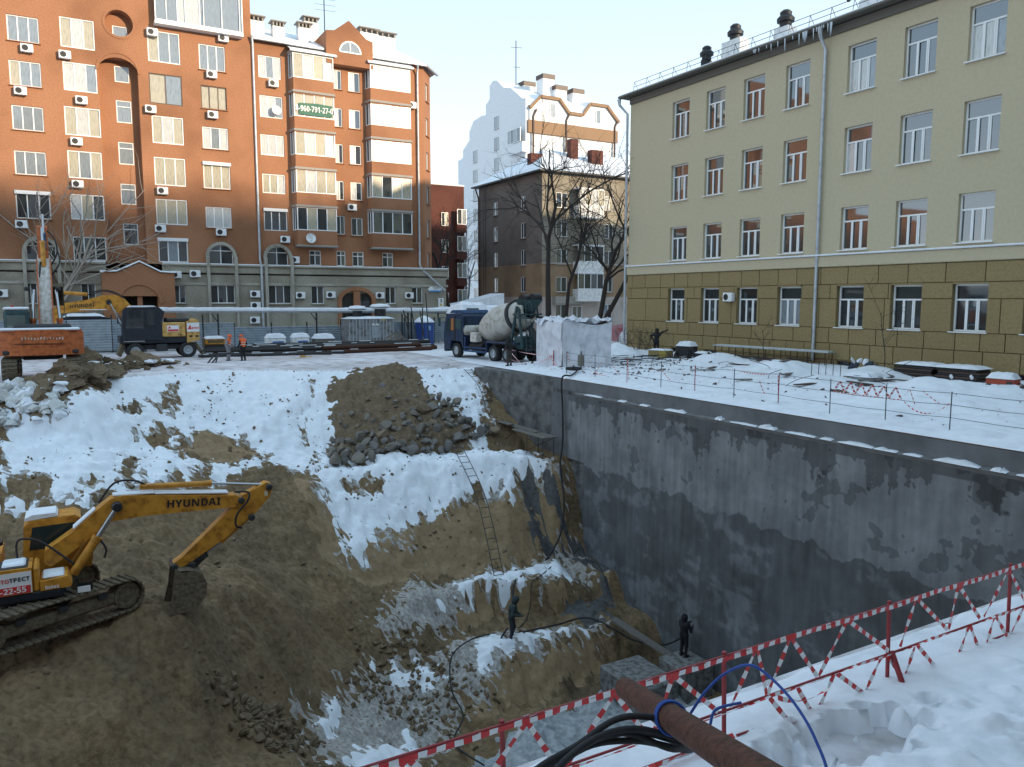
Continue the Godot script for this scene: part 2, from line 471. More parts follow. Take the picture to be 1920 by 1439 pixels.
func grid_mesh(x0: float, z0: float, s: float, nx: int, nz: int, h: PackedFloat32Array, keep: PackedByteArray, want: int) -> ArrayMesh:
	var vs := PackedVector3Array()
	var ns := PackedVector3Array()
	var id := PackedInt32Array()
	var remap := PackedInt32Array()
	remap.resize(nx * nz)
	remap.fill(-1)
	for j in nz - 1:
		for i in nx - 1:
			var k := j * nx + i
			if keep.size() and keep[k] != want:
				continue
			for o: int in [k, k + 1, k + nx + 1, k + nx]:
				if remap[o] < 0:
					var ii := o % nx
					var jj := o / nx
					var xa := h[o - 1] if ii > 0 else h[o]
					var xb := h[o + 1] if ii < nx - 1 else h[o]
					var za := h[o - nx] if jj > 0 else h[o]
					var zb := h[o + nx] if jj < nz - 1 else h[o]
					remap[o] = vs.size()
					vs.append(Vector3(x0 + ii * s, h[o], z0 + jj * s))
					ns.append(Vector3(xa - xb, 2.0 * s, za - zb).normalized())
			var a := remap[k]
			var b := remap[k + 1]
			var c := remap[k + nx + 1]
			var d := remap[k + nx]
			id.append_array(PackedInt32Array([a, b, c, a, c, d]))
	var arr := []
	arr.resize(Mesh.ARRAY_MAX)
	arr[Mesh.ARRAY_VERTEX] = vs
	arr[Mesh.ARRAY_NORMAL] = ns
	arr[Mesh.ARRAY_INDEX] = id
	var m := ArrayMesh.new()
	m.add_surface_from_arrays(Mesh.PRIMITIVE_TRIANGLES, arr)
	return m

func overlay(called: String, label: String, lists: Array, m: Material, thick: float, rag: float) -> void:
	var ps := []
	var bs := []
	for a in lists:
		var p := poly_of(a)
		var r := Rect2(p[0], Vector2.ZERO)
		for q in p:
			r = r.expand(q)
		ps.append(p)
		bs.append(r.grow(0.8))
	var h := th.duplicate()
	var keep := PackedByteArray()
	keep.resize(tnx * tnz)
	for j in tnz:
		for i in tnx:
			var k := j * tnx + i
			var x := TX + i * TS
			var z := TZ + j * TS
			h[k] = th[k] - 0.2
			if x < 2.0 or z > -20.0 or z < -46.0:
				continue
			var w := mask(ps, bs, Vector2(x, z), 0.8)
			if w <= -0.79:
				continue
			w += (noise2.get_noise_2d(x * 2.0 + thick * 900.0, z * 0.6) + noise2.get_noise_2d(x * 0.7, z * 0.7 + 20.0)) * rag
			h[k] = th[k] + clampf(w * 0.1, -0.2, thick)
			if i > 0 and j > 0 and i < tnx - 1 and j < tnz - 1:
				for o: int in [k, k - 1, k - tnx, k - tnx - 1]:
					keep[o] = 1
	meta(part(self, called, grid_mesh(TX, TZ, TS, tnx, tnz, h, keep, 1), m), label, "", "", "structure")

func build_terrain() -> void:
	make_terrain_heights()
	var soil := part(self, "terrain", grid_mesh(TX, TZ, TS, tnx, tnz, th, PackedByteArray(), 0), M.soil)
	meta(soil, "brown frozen soil of the excavated pit with benches", "", "", "structure")
	var sp := []
	var sb := []
	for a in SNOWY:
		var p := poly_of(a)
		var r := Rect2(p[0], Vector2.ZERO)
		for q in p:
			r = r.expand(q)
		sp.append(p)
		sb.append(r.grow(1.2))
	var bp := []
	var bb := []
	for a in BARE:
		var p := poly_of(a)
		var r := Rect2(p[0], Vector2.ZERO)
		for q in p:
			r = r.expand(q)
		bp.append(p)
		bb.append(r.grow(0.6))
	var st := FastNoiseLite.new()
	st.seed = 9
	st.frequency = 0.9
	st.fractal_octaves = 4
	st.fractal_gain = 0.6
	var fine := FastNoiseLite.new()
	fine.seed = 31
	fine.frequency = 2.6
	fine.fractal_octaves = 2
	var sh := th.duplicate()
	var keep := PackedByteArray()
	keep.resize(tnx * tnz)
	var cover := PackedFloat32Array()
	cover.resize(tnx * tnz)
	for j in tnz:
		for i in tnx:
			var k := j * tnx + i
			var x := TX + i * TS
			var z := TZ + j * TS
			var t := -0.3
			if th[k] > -0.16 and z < -39.0:
				t = 0.05
			elif z < -20.0 and x > -5.0:
				var q := Vector2(x, z)
				var w := mask(sp, sb, q, 1.2)
				if w > -1.1:
					var bare := mask(bp, bb, q, 0.6)
					if bare > -0.55:
						w = minf(w, -bare)
					w += st.get_noise_2d(x * 1.6, z * 0.55) * 0.85 + fine.get_noise_2d(x, z) * 0.42
					if w < 0.9 and z > -32.2:
						w -= 0.12
					t = clampf(w * 0.16, -0.3, 0.07) + fine.get_noise_2d(x + 9.0, z) * 0.02
			cover[k] = t
			sh[k] = th[k] + t
	for j in tnz - 1:
		for i in tnx - 1:
			var k := j * tnx + i
			var m := maxf(maxf(cover[k], cover[k + 1]), maxf(cover[k + tnx], cover[k + tnx + 1]))
			var low := minf(minf(th[k], th[k + 1]), minf(th[k + tnx], th[k + tnx + 1]))
			keep[k] = 0 if m < -0.05 else (2 if low > -0.16 and TZ + j * TS < -39.0 else 1)
	overlay("loam_face", "pale sandy loam on the freshly cut pit faces", LOAM, M.loam, 0.012, 0.5)
	overlay("slurry_stain", "dark grey cement slurry run down the soil beside the wall", SLURRY, M.slurry, 0.017, 0.75)
	var fp := []
	var fb := []
	for a in FROST:
		var p := poly_of(a)
		var r := Rect2(p[0], Vector2.ZERO)
		for q in p:
			r = r.expand(q)
		fp.append(p)
		fb.append(r.grow(0.8))
	var fh := th.duplicate()
	var fk := PackedByteArray()
	fk.resize(tnx * tnz)
	for j in tnz:
		for i in tnx:
			var k := j * tnx + i
			var x := TX + i * TS
			var z := TZ + j * TS
			if x < -4.0 or z > -20.0 or th[k] > -0.3:
				continue
			var w := minf(cover[k] / 0.16 + 0.32, 0.5)
			if x > 5.0 and z > -36.0:
				w = maxf(w, mask(fp, fb, Vector2(x, z), 0.8) * 0.55 + 0.08)
			if w < -0.5:
				continue
			w += st.get_noise_2d(x * 2.4 + 50.0, z * 1.0) * 0.5 + fine.get_noise_2d(x * 2.1, z * 1.5 + 40.0) * 0.55 - 0.22
			fh[k] = th[k] + clampf(w * 0.12, -0.25, 0.022)
			if w > -0.5 and i > 0 and j > 0 and i < tnx - 1 and j < tnz - 1:
				fk[k] = 1
				fk[k - 1] = 1
				fk[k - tnx] = 1
				fk[k - tnx - 1] = 1
	for k in fk.size():
		if fk[k] == 0:
			fh[k] = th[k] - 0.25
	var frost := part(self, "frost", grid_mesh(TX, TZ, TS, tnx, tnz, fh, fk, 1), M.frost)
	meta(frost, "greyish frost and trodden snow mixed with soil on the benches", "", "", "stuff")
	var snow := part(self, "snow", grid_mesh(TX, TZ, TS, tnx, tnz, sh, keep, 1), M.snow)
	meta(snow, "thin white snow lying on the pit slopes and benches", "", "", "stuff")
	var road := part(self, "road", grid_mesh(TX, TZ, TS, tnx, tnz, sh, keep, 2), M.packed)
	meta(road, "packed grey snow of the site road above the pit", "", "", "structure")
	# ice on the pit floor
	var ip := poly_of(ICY[0])
	var ih := th.duplicate()
	var ik := PackedByteArray()
	ik.resize(tnx * tnz)
	for j in tnz:
		for i in tnx:
			var k := j * tnx + i
			var x := TX + i * TS
			var z := TZ + j * TS
			var w := -1.0
			if z > -26.0 and x > 9.0:
				w = signed_distance(ip, Vector2(x, z)) + (30.0 if z > -21.0 and x > 12.0 else 0.0) + st.get_noise_2d(x, z) * 0.5
				ih[k] = th[k] + clampf(w * 0.2, -0.3, 0.1)
			ik[k] = 1 if w > -0.6 and i < tnx - 1 and j < tnz - 1 else 0
	var ice := part(self, "ice", grid_mesh(TX, TZ, TS, tnx, tnz, ih, ik, 1), M.ice)
	meta(ice, "grey ice and frozen slush on the floor of the pit", "", "", "structure")
	# flat ground round the pit, one sheet with the pit left open
	var g := mb()
	var xs := [-700.0, TX + 0.05, 22.35, 900.0]
	var zs := [-900.0, TZ + 0.05, -5.6, 400.0]
	for i in 3:
		for j in 3:
			if i == 1 and j == 1:
				continue
			g.quad(Vector3(xs[i], -0.03, zs[j]), Vector3(xs[i + 1], -0.03, zs[j]), Vector3(xs[i + 1], -0.03, zs[j + 1]), Vector3(xs[i], -0.03, zs[j + 1]), Vector3.UP)
	meta(part(self, "ground", g, M.packed), "snow covered ground round the pit", "", "", "structure")

var yard := PackedFloat32Array()
const YX := 22.05
const YZ := -58.0
const YS := 0.2
var ynx := 0
var ynz := 0
const MOUNDS := [[29.5, -18.6, 0.75, 2.4, 1.8], [32.0, -16.5, 0.5, 2.6, 1.6], [33.6, -28.4, 0.6, 2.0, 1.3], [34.0, -34.6, 0.7, 1.9, 1.4], [34.2, -44.5, 0.75, 1.4, 1.4], [32.0, -30.0, 0.35, 2.0, 1.3], [36.2, -25.6, 0.4, 1.6, 1.6], [35.6, -31.5, 0.4, 1.4, 1.6], [31.0, -24.5, 0.35, 1.6, 1.4], [26.0, -38.3, 0.3, 1.2, 0.9], [24.4, -39.6, 0.25, 0.9, 0.7]]

func yard_at(x: float, z: float) -> float:
	var i := clampi(int(round((x - YX) / YS)), 0, ynx - 1)
	var j := clampi(int(round((z - YZ) / YS)), 0, ynz - 1)
	return yard[j * ynx + i]

func build_yard() -> void:
	ynx = int((39.7 - YX) / YS) + 1
	ynz = int((-5.5 - YZ) / YS) + 1
	yard.resize(ynx * ynz)
	var f := FastNoiseLite.new()
	f.seed = 21
	f.frequency = 0.35
	f.fractal_octaves = 5
	for j in ynz:
		for i in ynx:
			var x := YX + i * YS
			var z := YZ + j * YS
			var h := 0.1 + f.get_noise_2d(x, z) * 0.16
			h += smoothstep(29.0, 37.0, x) * 0.06 * (0.6 + f.get_noise_2d(x * 0.6 + 90.0, z * 0.6))
			for m in MOUNDS:
				var a: float = (x - m[0]) / m[3]
				var b: float = (z - m[1]) / m[4]
				var q: float = a * a + b * b
				if q < 6.0:
					h += m[2] * exp(-q) * (1.0 + 0.25 * f.get_noise_2d(x * 2.0, z * 2.0))
			h *= smoothstep(-0.3, 1.6, x - YX)
			if z < -41.5:
				h *= smoothstep(0.0, 3.0, x - 30.0 + (z + 41.5) * -0.0)
			yard[j * ynx + i] = h + 0.02
	var o := part(self, "snow", grid_mesh(YX, YZ, YS, ynx, ynz, yard, PackedByteArray(), 0), M.snow)
	o.name = numbered("snow_bank")
	meta(o, "deep white snow over the yard beside the school", "", "", "structure")

func wall_texture() -> ImageTexture:
	# damp and dry concrete: pale plaster above, a wet band below with ragged outlines, drips and patches
	var w := 1024
	var h := 400
	var a := FastNoiseLite.new()
	a.seed = 3
	a.frequency = 0.011
	a.fractal_octaves = 5
	var b := FastNoiseLite.new()
	b.seed = 8
	b.frequency = 0.05
	b.fractal_octaves = 4
	var im := Image.create(w, h, false, Image.FORMAT_RGB8)
	var dat := PackedByteArray()
	dat.resize(w * h * 3)
	for j in h:
		var y := -11.6 * j / h
		for i in w:
			var n1 := a.get_noise_2d(i, j)
			var n2 := b.get_noise_2d(i, j)
			var drip := b.get_noise_2d(i * 1.4, j * 0.12 + 300.0)
			var u := float(i) / w
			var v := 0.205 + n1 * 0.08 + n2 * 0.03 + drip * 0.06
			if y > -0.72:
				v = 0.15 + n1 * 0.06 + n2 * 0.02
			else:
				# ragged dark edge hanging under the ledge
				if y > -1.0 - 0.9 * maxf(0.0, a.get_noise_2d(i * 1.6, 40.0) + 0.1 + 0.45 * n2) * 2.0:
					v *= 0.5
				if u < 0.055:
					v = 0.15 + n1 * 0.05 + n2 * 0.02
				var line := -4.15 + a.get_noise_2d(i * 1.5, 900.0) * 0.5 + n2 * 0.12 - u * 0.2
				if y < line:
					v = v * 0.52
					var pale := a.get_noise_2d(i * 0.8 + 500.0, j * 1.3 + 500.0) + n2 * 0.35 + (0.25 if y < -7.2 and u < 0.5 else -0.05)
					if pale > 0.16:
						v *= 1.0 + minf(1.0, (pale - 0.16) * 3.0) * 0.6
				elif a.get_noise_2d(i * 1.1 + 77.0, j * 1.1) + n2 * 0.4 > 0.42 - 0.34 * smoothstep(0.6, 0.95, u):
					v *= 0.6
			v = clampf(v, 0.025, 0.4)
			var c := Color(v * 0.96, v * 0.99, v * 1.03).linear_to_srgb()
			var o := (j * w + i) * 3
			dat[o] = int(c.r * 255.0)
			dat[o + 1] = int(c.g * 255.0)
			dat[o + 2] = int(c.b * 255.0)
	im.set_data(w, h, false, Image.FORMAT_RGB8, dat)
	return ImageTexture.create_from_image(im)

func build_pit_walls() -> void:
	var t := thing("retaining_wall", "long grey concrete retaining wall with damp stains along the pit", "wall", Vector3(WALL_X, 0, 0))
	var m := mat(Color.WHITE, 0.8, 0.0, null, 1.0, null)
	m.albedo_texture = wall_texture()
	m.texture_repeat = false
	m.heightmap_enabled = false
	var z0 := -34.0
	var z1 := -5.2
	var face := func(x: float, y0: float, y1: float, za: float, zb: float) -> MB:
		var s := mb()
		var nz := 60
		var ny := maxi(1, int((y1 - y0) / 0.5))
		for i in nz:
			for j in ny:
				var q := []
				for e in [[i, j], [i + 1, j], [i + 1, j + 1], [i, j + 1]]:
					var z: float = lerpf(za, zb, float(e[0]) / nz)
					var y: float = lerpf(y0, y1, float(e[1]) / ny)
					var edge: bool = e[1] == 0 or e[1] == ny or e[0] == 0 or e[0] == nz
					q.append(Vector3(x + (0.0 if edge else noise.get_noise_2d(z * 2.0, y * 2.0) * 0.05), y, z))
				s.quad(q[0], q[1], q[2], q[3], Vector3.LEFT)
				for p: Vector3 in [q[0], q[1], q[2], q[0], q[2], q[3]]:
					pass
		for p in s.v:
			s.uv.append(Vector2((p.z - z0) / (z1 - z0), -p.y / 11.6))
		return s
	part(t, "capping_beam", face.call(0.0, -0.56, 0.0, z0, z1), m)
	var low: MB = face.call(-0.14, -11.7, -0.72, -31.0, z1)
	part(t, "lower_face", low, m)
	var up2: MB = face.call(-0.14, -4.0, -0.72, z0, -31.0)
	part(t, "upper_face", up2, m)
	# ledge between the two faces
	var l := mb()
	for i in 80:
		var za := lerpf(-31.8, z1, i / 80.0)
		var zb := lerpf(-31.8, z1, (i + 1) / 80.0)
		var o1 := -0.2 + 0.05 * noise2.get_noise_1d(za * 3.0)
		var o2 := -0.2 + 0.05 * noise2.get_noise_1d(zb * 3.0)
		l.quad(Vector3(o1, -0.62, za), Vector3(o2, -0.62, zb), Vector3(0.02, -0.56, zb), Vector3(0.02, -0.56, za), Vector3.UP)
		l.quad(Vector3(o1, -0.62, za), Vector3(o2, -0.62, zb), Vector3(-0.13, -0.76, zb), Vector3(-0.13, -0.76, za), Vector3.LEFT)
	part(t, "ledge", l, mat(lin(0.2, 0.2, 0.2), 0.9, 0.0, M.blot, 0.4, M.rough_n, 0.8, true))
	# rough dark end section beside the ramp
	var conc := mat(lin(0.22, 0.217, 0.215), 0.85, 0.0, ntex(40, 0.012, 5, [grey(0.45), grey(0.8), Color.WHITE]), 0.16, M.rough_n, 0.7, true)
	var e := mb()
	e.prism(PackedVector2Array([Vector2(0.0, 0), Vector2(-0.9, 7.4), Vector2(0.6, 7.4), Vector2(0.6, 0)]), -4.6, 0.0, Transform3D(Basis(Vector3(1, 0, 0), Vector3(0, 0, -1), Vector3(0, 1, 0)), Vector3(0, -0.004, z0)))
	part(t, "end_section", e, conc)
	part(t, "backing", box_at(Vector3(0.36, -5.9, -19.6), Vector3(0.7, 11.6, 28.7)), conc)
	# snow caps on the ledge, ragged
	var sn := thing("ledge_snow", "broken strips of snow on the ledge of the retaining wall", "snow", Vector3(WALL_X, -0.58, 0))
	sn.set_meta("kind", "stuff")
	rng.seed = 4
	var z := -31.0
	while z < -6.0:
		var len_ := rng.randf_range(0.25, 1.5)
		var hh := 0.03 + 0.15 * rng.randf() ** 2.0
		var s := mb()
		var segs := 8
		for i in segs:
			var a0 := float(i) / segs
			var a1 := float(i + 1) / segs
			var h0 := hh * sin(PI * a0) ** 0.5 * (0.7 + 0.8 * noise2.get_noise_1d((z + a0 * len_) * 9.0))
			var h1 := hh * sin(PI * a1) ** 0.5 * (0.7 + 0.8 * noise2.get_noise_1d((z + a1 * len_) * 9.0))
			var zz0 := z + a0 * len_
			var zz1 := z + a1 * len_
			var w0 := -0.2 - h0 * 0.4
			var w1 := -0.2 - h1 * 0.4
			s.quad(Vector3(w0, -0.02, zz0), Vector3(w1, -0.02, zz1), Vector3(w1 + 0.05, h1, zz1), Vector3(w0 + 0.05, h0, zz0), Vector3.LEFT)
			s.quad(Vector3(w0 + 0.05, h0, zz0), Vector3(w1 + 0.05, h1, zz1), Vector3(0, h1 * 1.1, zz1), Vector3(0, h0 * 1.1, zz0), Vector3.UP)
		part(sn, "snow_strip", s, M.snow)
		z += len_ + rng.randf_range(0.0, 1.1) * (0.4 if z > -24.0 else 1.6)
	# near edge of the pit: concrete wall under the camera side, its top snowed over
	var nw := thing("pit_edge_wall", "snow covered concrete wall along the fenced edge of the pit", "wall", Vector3(0, 0, -5.5))
	part(nw, "wall_body", box_at(Vector3(4.0, -5.85, 0.35), Vector3(36.4, 11.66, 0.7)), conc)

func sky_and_camera() -> void:
	var cam := Camera3D.new()
	cam.name = "camera"
	cam.fov = rad_to_deg(2.0 * atan(719.5 / 1455.0))
	cam.far = 2000.0
	add_child(cam)
	cam.position = Vector3(0, 4.1, 0)
	cam.rotation = Vector3(deg_to_rad(-6.25), deg_to_rad(-29.8), 0)
	cam.current = true
	var e := Environment.new()
	e.background_mode = Environment.BG_SKY
	e.tonemap_mode = Environment.TONE_MAPPER_LINEAR
	e.tonemap_exposure = 1.75
	e.sdfgi_enabled = true
	e.ssao_enabled = true
	e.ssil_enabled = true
	var sm := ProceduralSkyMaterial.new()
	sm.sky_top_color = lin(0.37, 0.53, 0.68)
	sm.sky_horizon_color = lin(0.96, 0.99, 0.99)
	sm.sky_curve = 0.13
	sm.sky_energy_multiplier = 1.0
	sm.ground_bottom_color = lin(0.5, 0.5, 0.52)
	sm.ground_horizon_color = lin(0.8, 0.82, 0.84)
	sm.sun_angle_max = 8.0
	var s := Sky.new()
	s.sky_material = sm
	e.sky = s
	var we := WorldEnvironment.new()
	we.name = "world"
	we.environment = e
	add_child(we)
	var sun := DirectionalLight3D.new()
	sun.name = "sun"
	sun.light_energy = 1.0
	sun.light_color = Color(1.0, 0.91, 0.78)
	sun.light_angular_distance = 1.6
	sun.shadow_enabled = true
	add_child(sun)
	var az := deg_to_rad(26.0)
	var el := deg_to_rad(12.5)
	sun.look_at_from_position(Vector3.ZERO, -Vector3(sin(az) * cos(el), sin(el), cos(az) * cos(el)))

# ------------------------------------------------------------------ buildings
var frames := {}

func building_materials() -> void:
	var course := ntex(50, 0.03, 5, [Color(0.88, 0.86, 0.85), Color(0.97, 0.96, 0.95), Color.WHITE])
	var wash := ntex(51, 0.007, 4, [Color(0.8, 0.78, 0.76), Color(0.96, 0.95, 0.94), Color.WHITE])
	M.brick = mat(lin(0.42, 0.2, 0.105), 0.9, 0.0, course, 0.4, M.rough_n, 0.3, false, wash, 0.03)
	M.base_plaster = mat(lin(0.42, 0.4, 0.33), 0.9, 0.0, course, 0.3, M.rough_n, 0.3, false, wash, 0.06)
	M.trim_stone = mat(lin(0.47, 0.45, 0.39), 0.9, 0.0, course, 0.4, M.rough_n, 0.4, false, wash, 0.1)
	M.slab = mat(lin(0.36, 0.34, 0.31), 0.9, 0.0, course, 0.5)
	M.cream = mat(lin(0.54, 0.46, 0.31), 0.85, 0.0, ntex(52, 0.02, 5, [grey(0.95), grey(0.985), Color.WHITE]), 0.35, M.rough_n, 0.08)
	M.ochre = mat(lin(0.285, 0.215, 0.1), 0.85, 0.0, course, 0.35, M.rough_n, 0.2)
	M.ochre_b = mat(lin(0.3, 0.225, 0.105), 0.85, 0.0, course, 0.3, M.rough_n, 0.2)
	M.joint = mat(lin(0.22, 0.165, 0.08), 0.95)
	M.glass = mat(lin(0.2, 0.22, 0.235), 0.03, 0.85)
	M.glass_dark = mat(lin(0.09, 0.1, 0.105), 0.04, 0.7)
	var folds := ntex(56, 0.02, 3, [grey(0.78), grey(0.94), Color.WHITE])
	M.blind = mat(lin(0.66, 0.66, 0.64), 0.12, 0.15, folds)
	M.drape = mat(lin(0.54, 0.49, 0.38), 0.12, 0.15, folds)
	M.pale_pane = mat(lin(0.36, 0.4, 0.43), 0.08, 0.35, folds)  # pale blue-grey pane colour with vertical folds
	for cm: StandardMaterial3D in [M.blind, M.drape, M.pale_pane]:
		cm.uv1_scale = Vector3(1.1, 0.12, 1.1)
		cm.uv1_world_triplanar = true
	M.brown_wall = mat(lin(0.2, 0.175, 0.16), 0.9, 0.0, course, 0.3, null, 1.0, false, wash, 0.05)
	M.olive_wall = mat(lin(0.31, 0.285, 0.23), 0.9, 0.0, course, 0.3, null, 1.0, false, wash, 0.05)
	M.tan_wall = mat(lin(0.37, 0.26, 0.165), 0.9, 0.0, course, 0.3, null, 1.0, false, wash, 0.05)
	M.pale_wall = mat(lin(0.53, 0.48, 0.45), 0.9, 0.0, course, 0.3, null, 1.0, false, wash, 0.05)
	M.white_wall = mat(lin(0.8, 0.81, 0.82), 0.85, 0.0, M.fine, 0.2)
	M.white_wall.albedo_texture = ntex(55, 0.02, 4, [grey(0.93), grey(0.98), Color.WHITE])
	M.maroon_wall = mat(lin(0.13, 0.046, 0.034), 0.9, 0.0, course, 0.3, null, 1.0, false, wash, 0.05)
	M.band_brown = mat(lin(0.3, 0.19, 0.11), 0.85, 0.0, course, 0.3)

# a wall in local x (right), y (up), facing +z, with rectangular openings [x, y, w, h] that go back by depth
func facade(b: MB, x0: float, y0: float, x1: float, y1: float, holes: Array, depth: float, z := 0.0) -> void:
	var xs := [x0, x1]
	var ys := [y0, y1]
	var hs := []
	for h in holes:
		if h[0] + h[2] <= x0 or h[0] >= x1 or h[1] + h[3] <= y0 or h[1] >= y1:
			continue
		hs.append(h)
		for e in [h[0], h[0] + h[2]]:
			if e > x0 and e < x1 and not xs.has(e): xs.append(e)
		for e in [h[1], h[1] + h[3]]:
			if e > y0 and e < y1 and not ys.has(e): ys.append(e)
	xs.sort()
	ys.sort()
	for i in xs.size() - 1:
		var cx: float = (xs[i] + xs[i + 1]) * 0.5
		var run := -1
		for j in ys.size():
			var solid := false
			if j < ys.size() - 1:
				var cy: float = (ys[j] + ys[j + 1]) * 0.5
				solid = true
				for h in hs:
					if cx > h[0] and cx < h[0] + h[2] and cy > h[1] and cy < h[1] + h[3]:
						solid = false
						break
			if solid and run < 0:
				run = j
			elif not solid and run >= 0:
				b.quad(Vector3(xs[i], ys[run], z), Vector3(xs[i + 1], ys[run], z), Vector3(xs[i + 1], ys[j], z), Vector3(xs[i], ys[j], z), Vector3.BACK)
				run = -1
	for h in hs:
		var l: float = h[0]
		var r: float = h[0] + h[2]
		var d: float = h[1]
		var u: float = h[1] + h[3]
		var k: float = z - (h[4] if h.size() > 4 else depth)
		b.quad(Vector3(l, d, z), Vector3(l, u, z), Vector3(l, u, k), Vector3(l, d, k), Vector3.RIGHT)
		b.quad(Vector3(r, d, z), Vector3(r, u, z), Vector3(r, u, k), Vector3(r, d, k), Vector3.LEFT)
		b.quad(Vector3(l, d, z), Vector3(r, d, z), Vector3(r, d, k), Vector3(l, d, k), Vector3.UP)
		b.quad(Vector3(l, u, z), Vector3(r, u, z), Vector3(r, u, k), Vector3(l, u, k), Vector3.DOWN)

# fills the corners between a rectangle's top and the arch in it
func spandrel(b: MB, cx: float, ys: float, rx: float, ry: float, z: float, depth: float) -> void:
	var m := 14
	for i in m:
		var a0 := PI * i / m
		var a1 := PI * (i + 1) / m
		var p := Vector3(cx + rx * cos(a0), ys + ry * sin(a0), z)
		var q := Vector3(cx + rx * cos(a1), ys + ry * sin(a1), z)
		b.quad(p, q, Vector3(q.x, ys + ry, z), Vector3(p.x, ys + ry, z), Vector3.BACK)
		b.quad(p, q, q - Vector3(0, 0, depth), p - Vector3(0, 0, depth), Vector3(cx, ys, z) - p)

func arch_ring(b: MB, cx: float, ys: float, r0: float, r1: float, z0: float, z1: float) -> void:
	var p := PackedVector2Array()
	for i in 15:
		p.append(Vector2(cx + r1 * cos(PI * i / 14.0), ys + r1 * sin(PI * i / 14.0)))
	for i in 15:
		p.append(Vector2(cx - r0 * cos(PI * i / 14.0), ys + r0 * sin(PI * i / 14.0)))
	b.prism(p, z0, z1)

# layouts: list of panes as fractions [x0, y0, x1, y1]
const LAY := {
	"one": [[0, 0, 1, 1]],
	"two": [[0, 0, 0.5, 1], [0.5, 0, 1, 1]],
	"three": [[0, 0, 0.33, 1], [0.33, 0, 0.67, 1], [0.67, 0, 1, 1]],
	"four": [[0, 0, 0.25, 1], [0.25, 0, 0.5, 1], [0.5, 0, 0.75, 1], [0.75, 0, 1, 1]],
	"school": [[0, 0.67, 1, 1], [0, 0, 0.33, 0.67], [0.33, 0, 0.68, 0.67], [0.68, 0, 1, 0.67]],
	"vented": [[0, 0.72, 1, 1], [0, 0, 1, 0.72]],
	"transom": [[0, 0.7, 0.5, 1], [0.5, 0.7, 1, 1], [0, 0, 0.5, 0.7], [0.5, 0, 1, 0.7]],
}

func window(parent: Node, at: Transform3D, w: float, h: float, lay: String, fm: Material, panes: Array, recess := 0.15, sill: Material = null, fw := 0.07) -> MeshInstance3D:
	var key := "%s %.2f %.2f %.2f" % [lay, w, h, fw]
	if not frames.has(key):
		var b := mb()
		var list := []
		for p in LAY[lay]:
			var x0: float = p[0] * w + (fw if p[0] == 0 else fw * 0.5)
			var x1: float = p[2] * w - (fw if p[2] == 1 else fw * 0.5)
			var y0: float = p[1] * h + (fw if p[1] == 0 else fw * 0.5)
			var y1: float = p[3] * h - (fw if p[3] == 1 else fw * 0.5)
			list.append([x0, y0, x1, y1])
			# bars on the right and above, unless they are the border
			if p[2] < 1:
				b.box(Vector3(p[2] * w, (p[1] + p[3]) * 0.5 * h, 0), Vector3(fw, (p[3] - p[1]) * h - fw, 0.06))
			if p[3] < 1:
				b.box(Vector3((p[0] + p[2]) * 0.5 * w, p[3] * h, 0.004), Vector3((p[2] - p[0]) * w + 0.001, fw, 0.07))
			if lay == "school" and p[0] > 0.3 and p[0] < 0.5:
				b.box(Vector3(x0 + 0.025, (y0 + y1) * 0.5, 0.03), Vector3(0.07, y1 - y0, 0.05))
				b.box(Vector3(x1 - 0.025, (y0 + y1) * 0.5, 0.03), Vector3(0.07, y1 - y0, 0.05))
		for s: float in [0.0, 1.0]:
			b.box(Vector3(lerpf(fw * 0.5, w - fw * 0.5, s), h * 0.5, 0.0), Vector3(fw, h, 0.08))
			b.box(Vector3(w * 0.5, lerpf(fw * 0.5, h - fw * 0.5, s), 0.0), Vector3(w - 2 * fw, fw, 0.08))
		var ms := []
		for q in list:
			var g := mb()
			g.quad(Vector3(q[0], q[1], 0), Vector3(q[2], q[1], 0), Vector3(q[2], q[3], 0), Vector3(q[0], q[3], 0), Vector3.BACK)
			ms.append(g.mesh())
		frames[key] = [b.mesh(), ms]
		if sill:
			pass
	var o := part(parent, "window", frames[key][0], fm, at * Transform3D(Basis(), Vector3(0, 0, -recess)))
	var k := 0
	for m: ArrayMesh in frames[key][1]:
		var e := 0.008 * sin(k * 7.3 + at.origin.x * 3.1 + at.origin.y)
		part(o, "pane", m, panes[k % panes.size()], Transform3D(Basis(Vector3.UP, e) * Basis(Vector3.RIGHT, 0.01 * sin(k * 3.7 + at.origin.x * 5.0 + at.origin.z * 2.0)), Vector3(0, 0, -0.02)))
		k += 1
	if sill:
		part(o, "sill", box_at(Vector3(w * 0.5, -0.03, recess * 0.5 + 0.06), Vector3(w + 0.16, 0.05, recess + 0.2)), sill)
	return o

func pick(list: Array) -> Variant:
	return list[rng.randi() % list.size()]

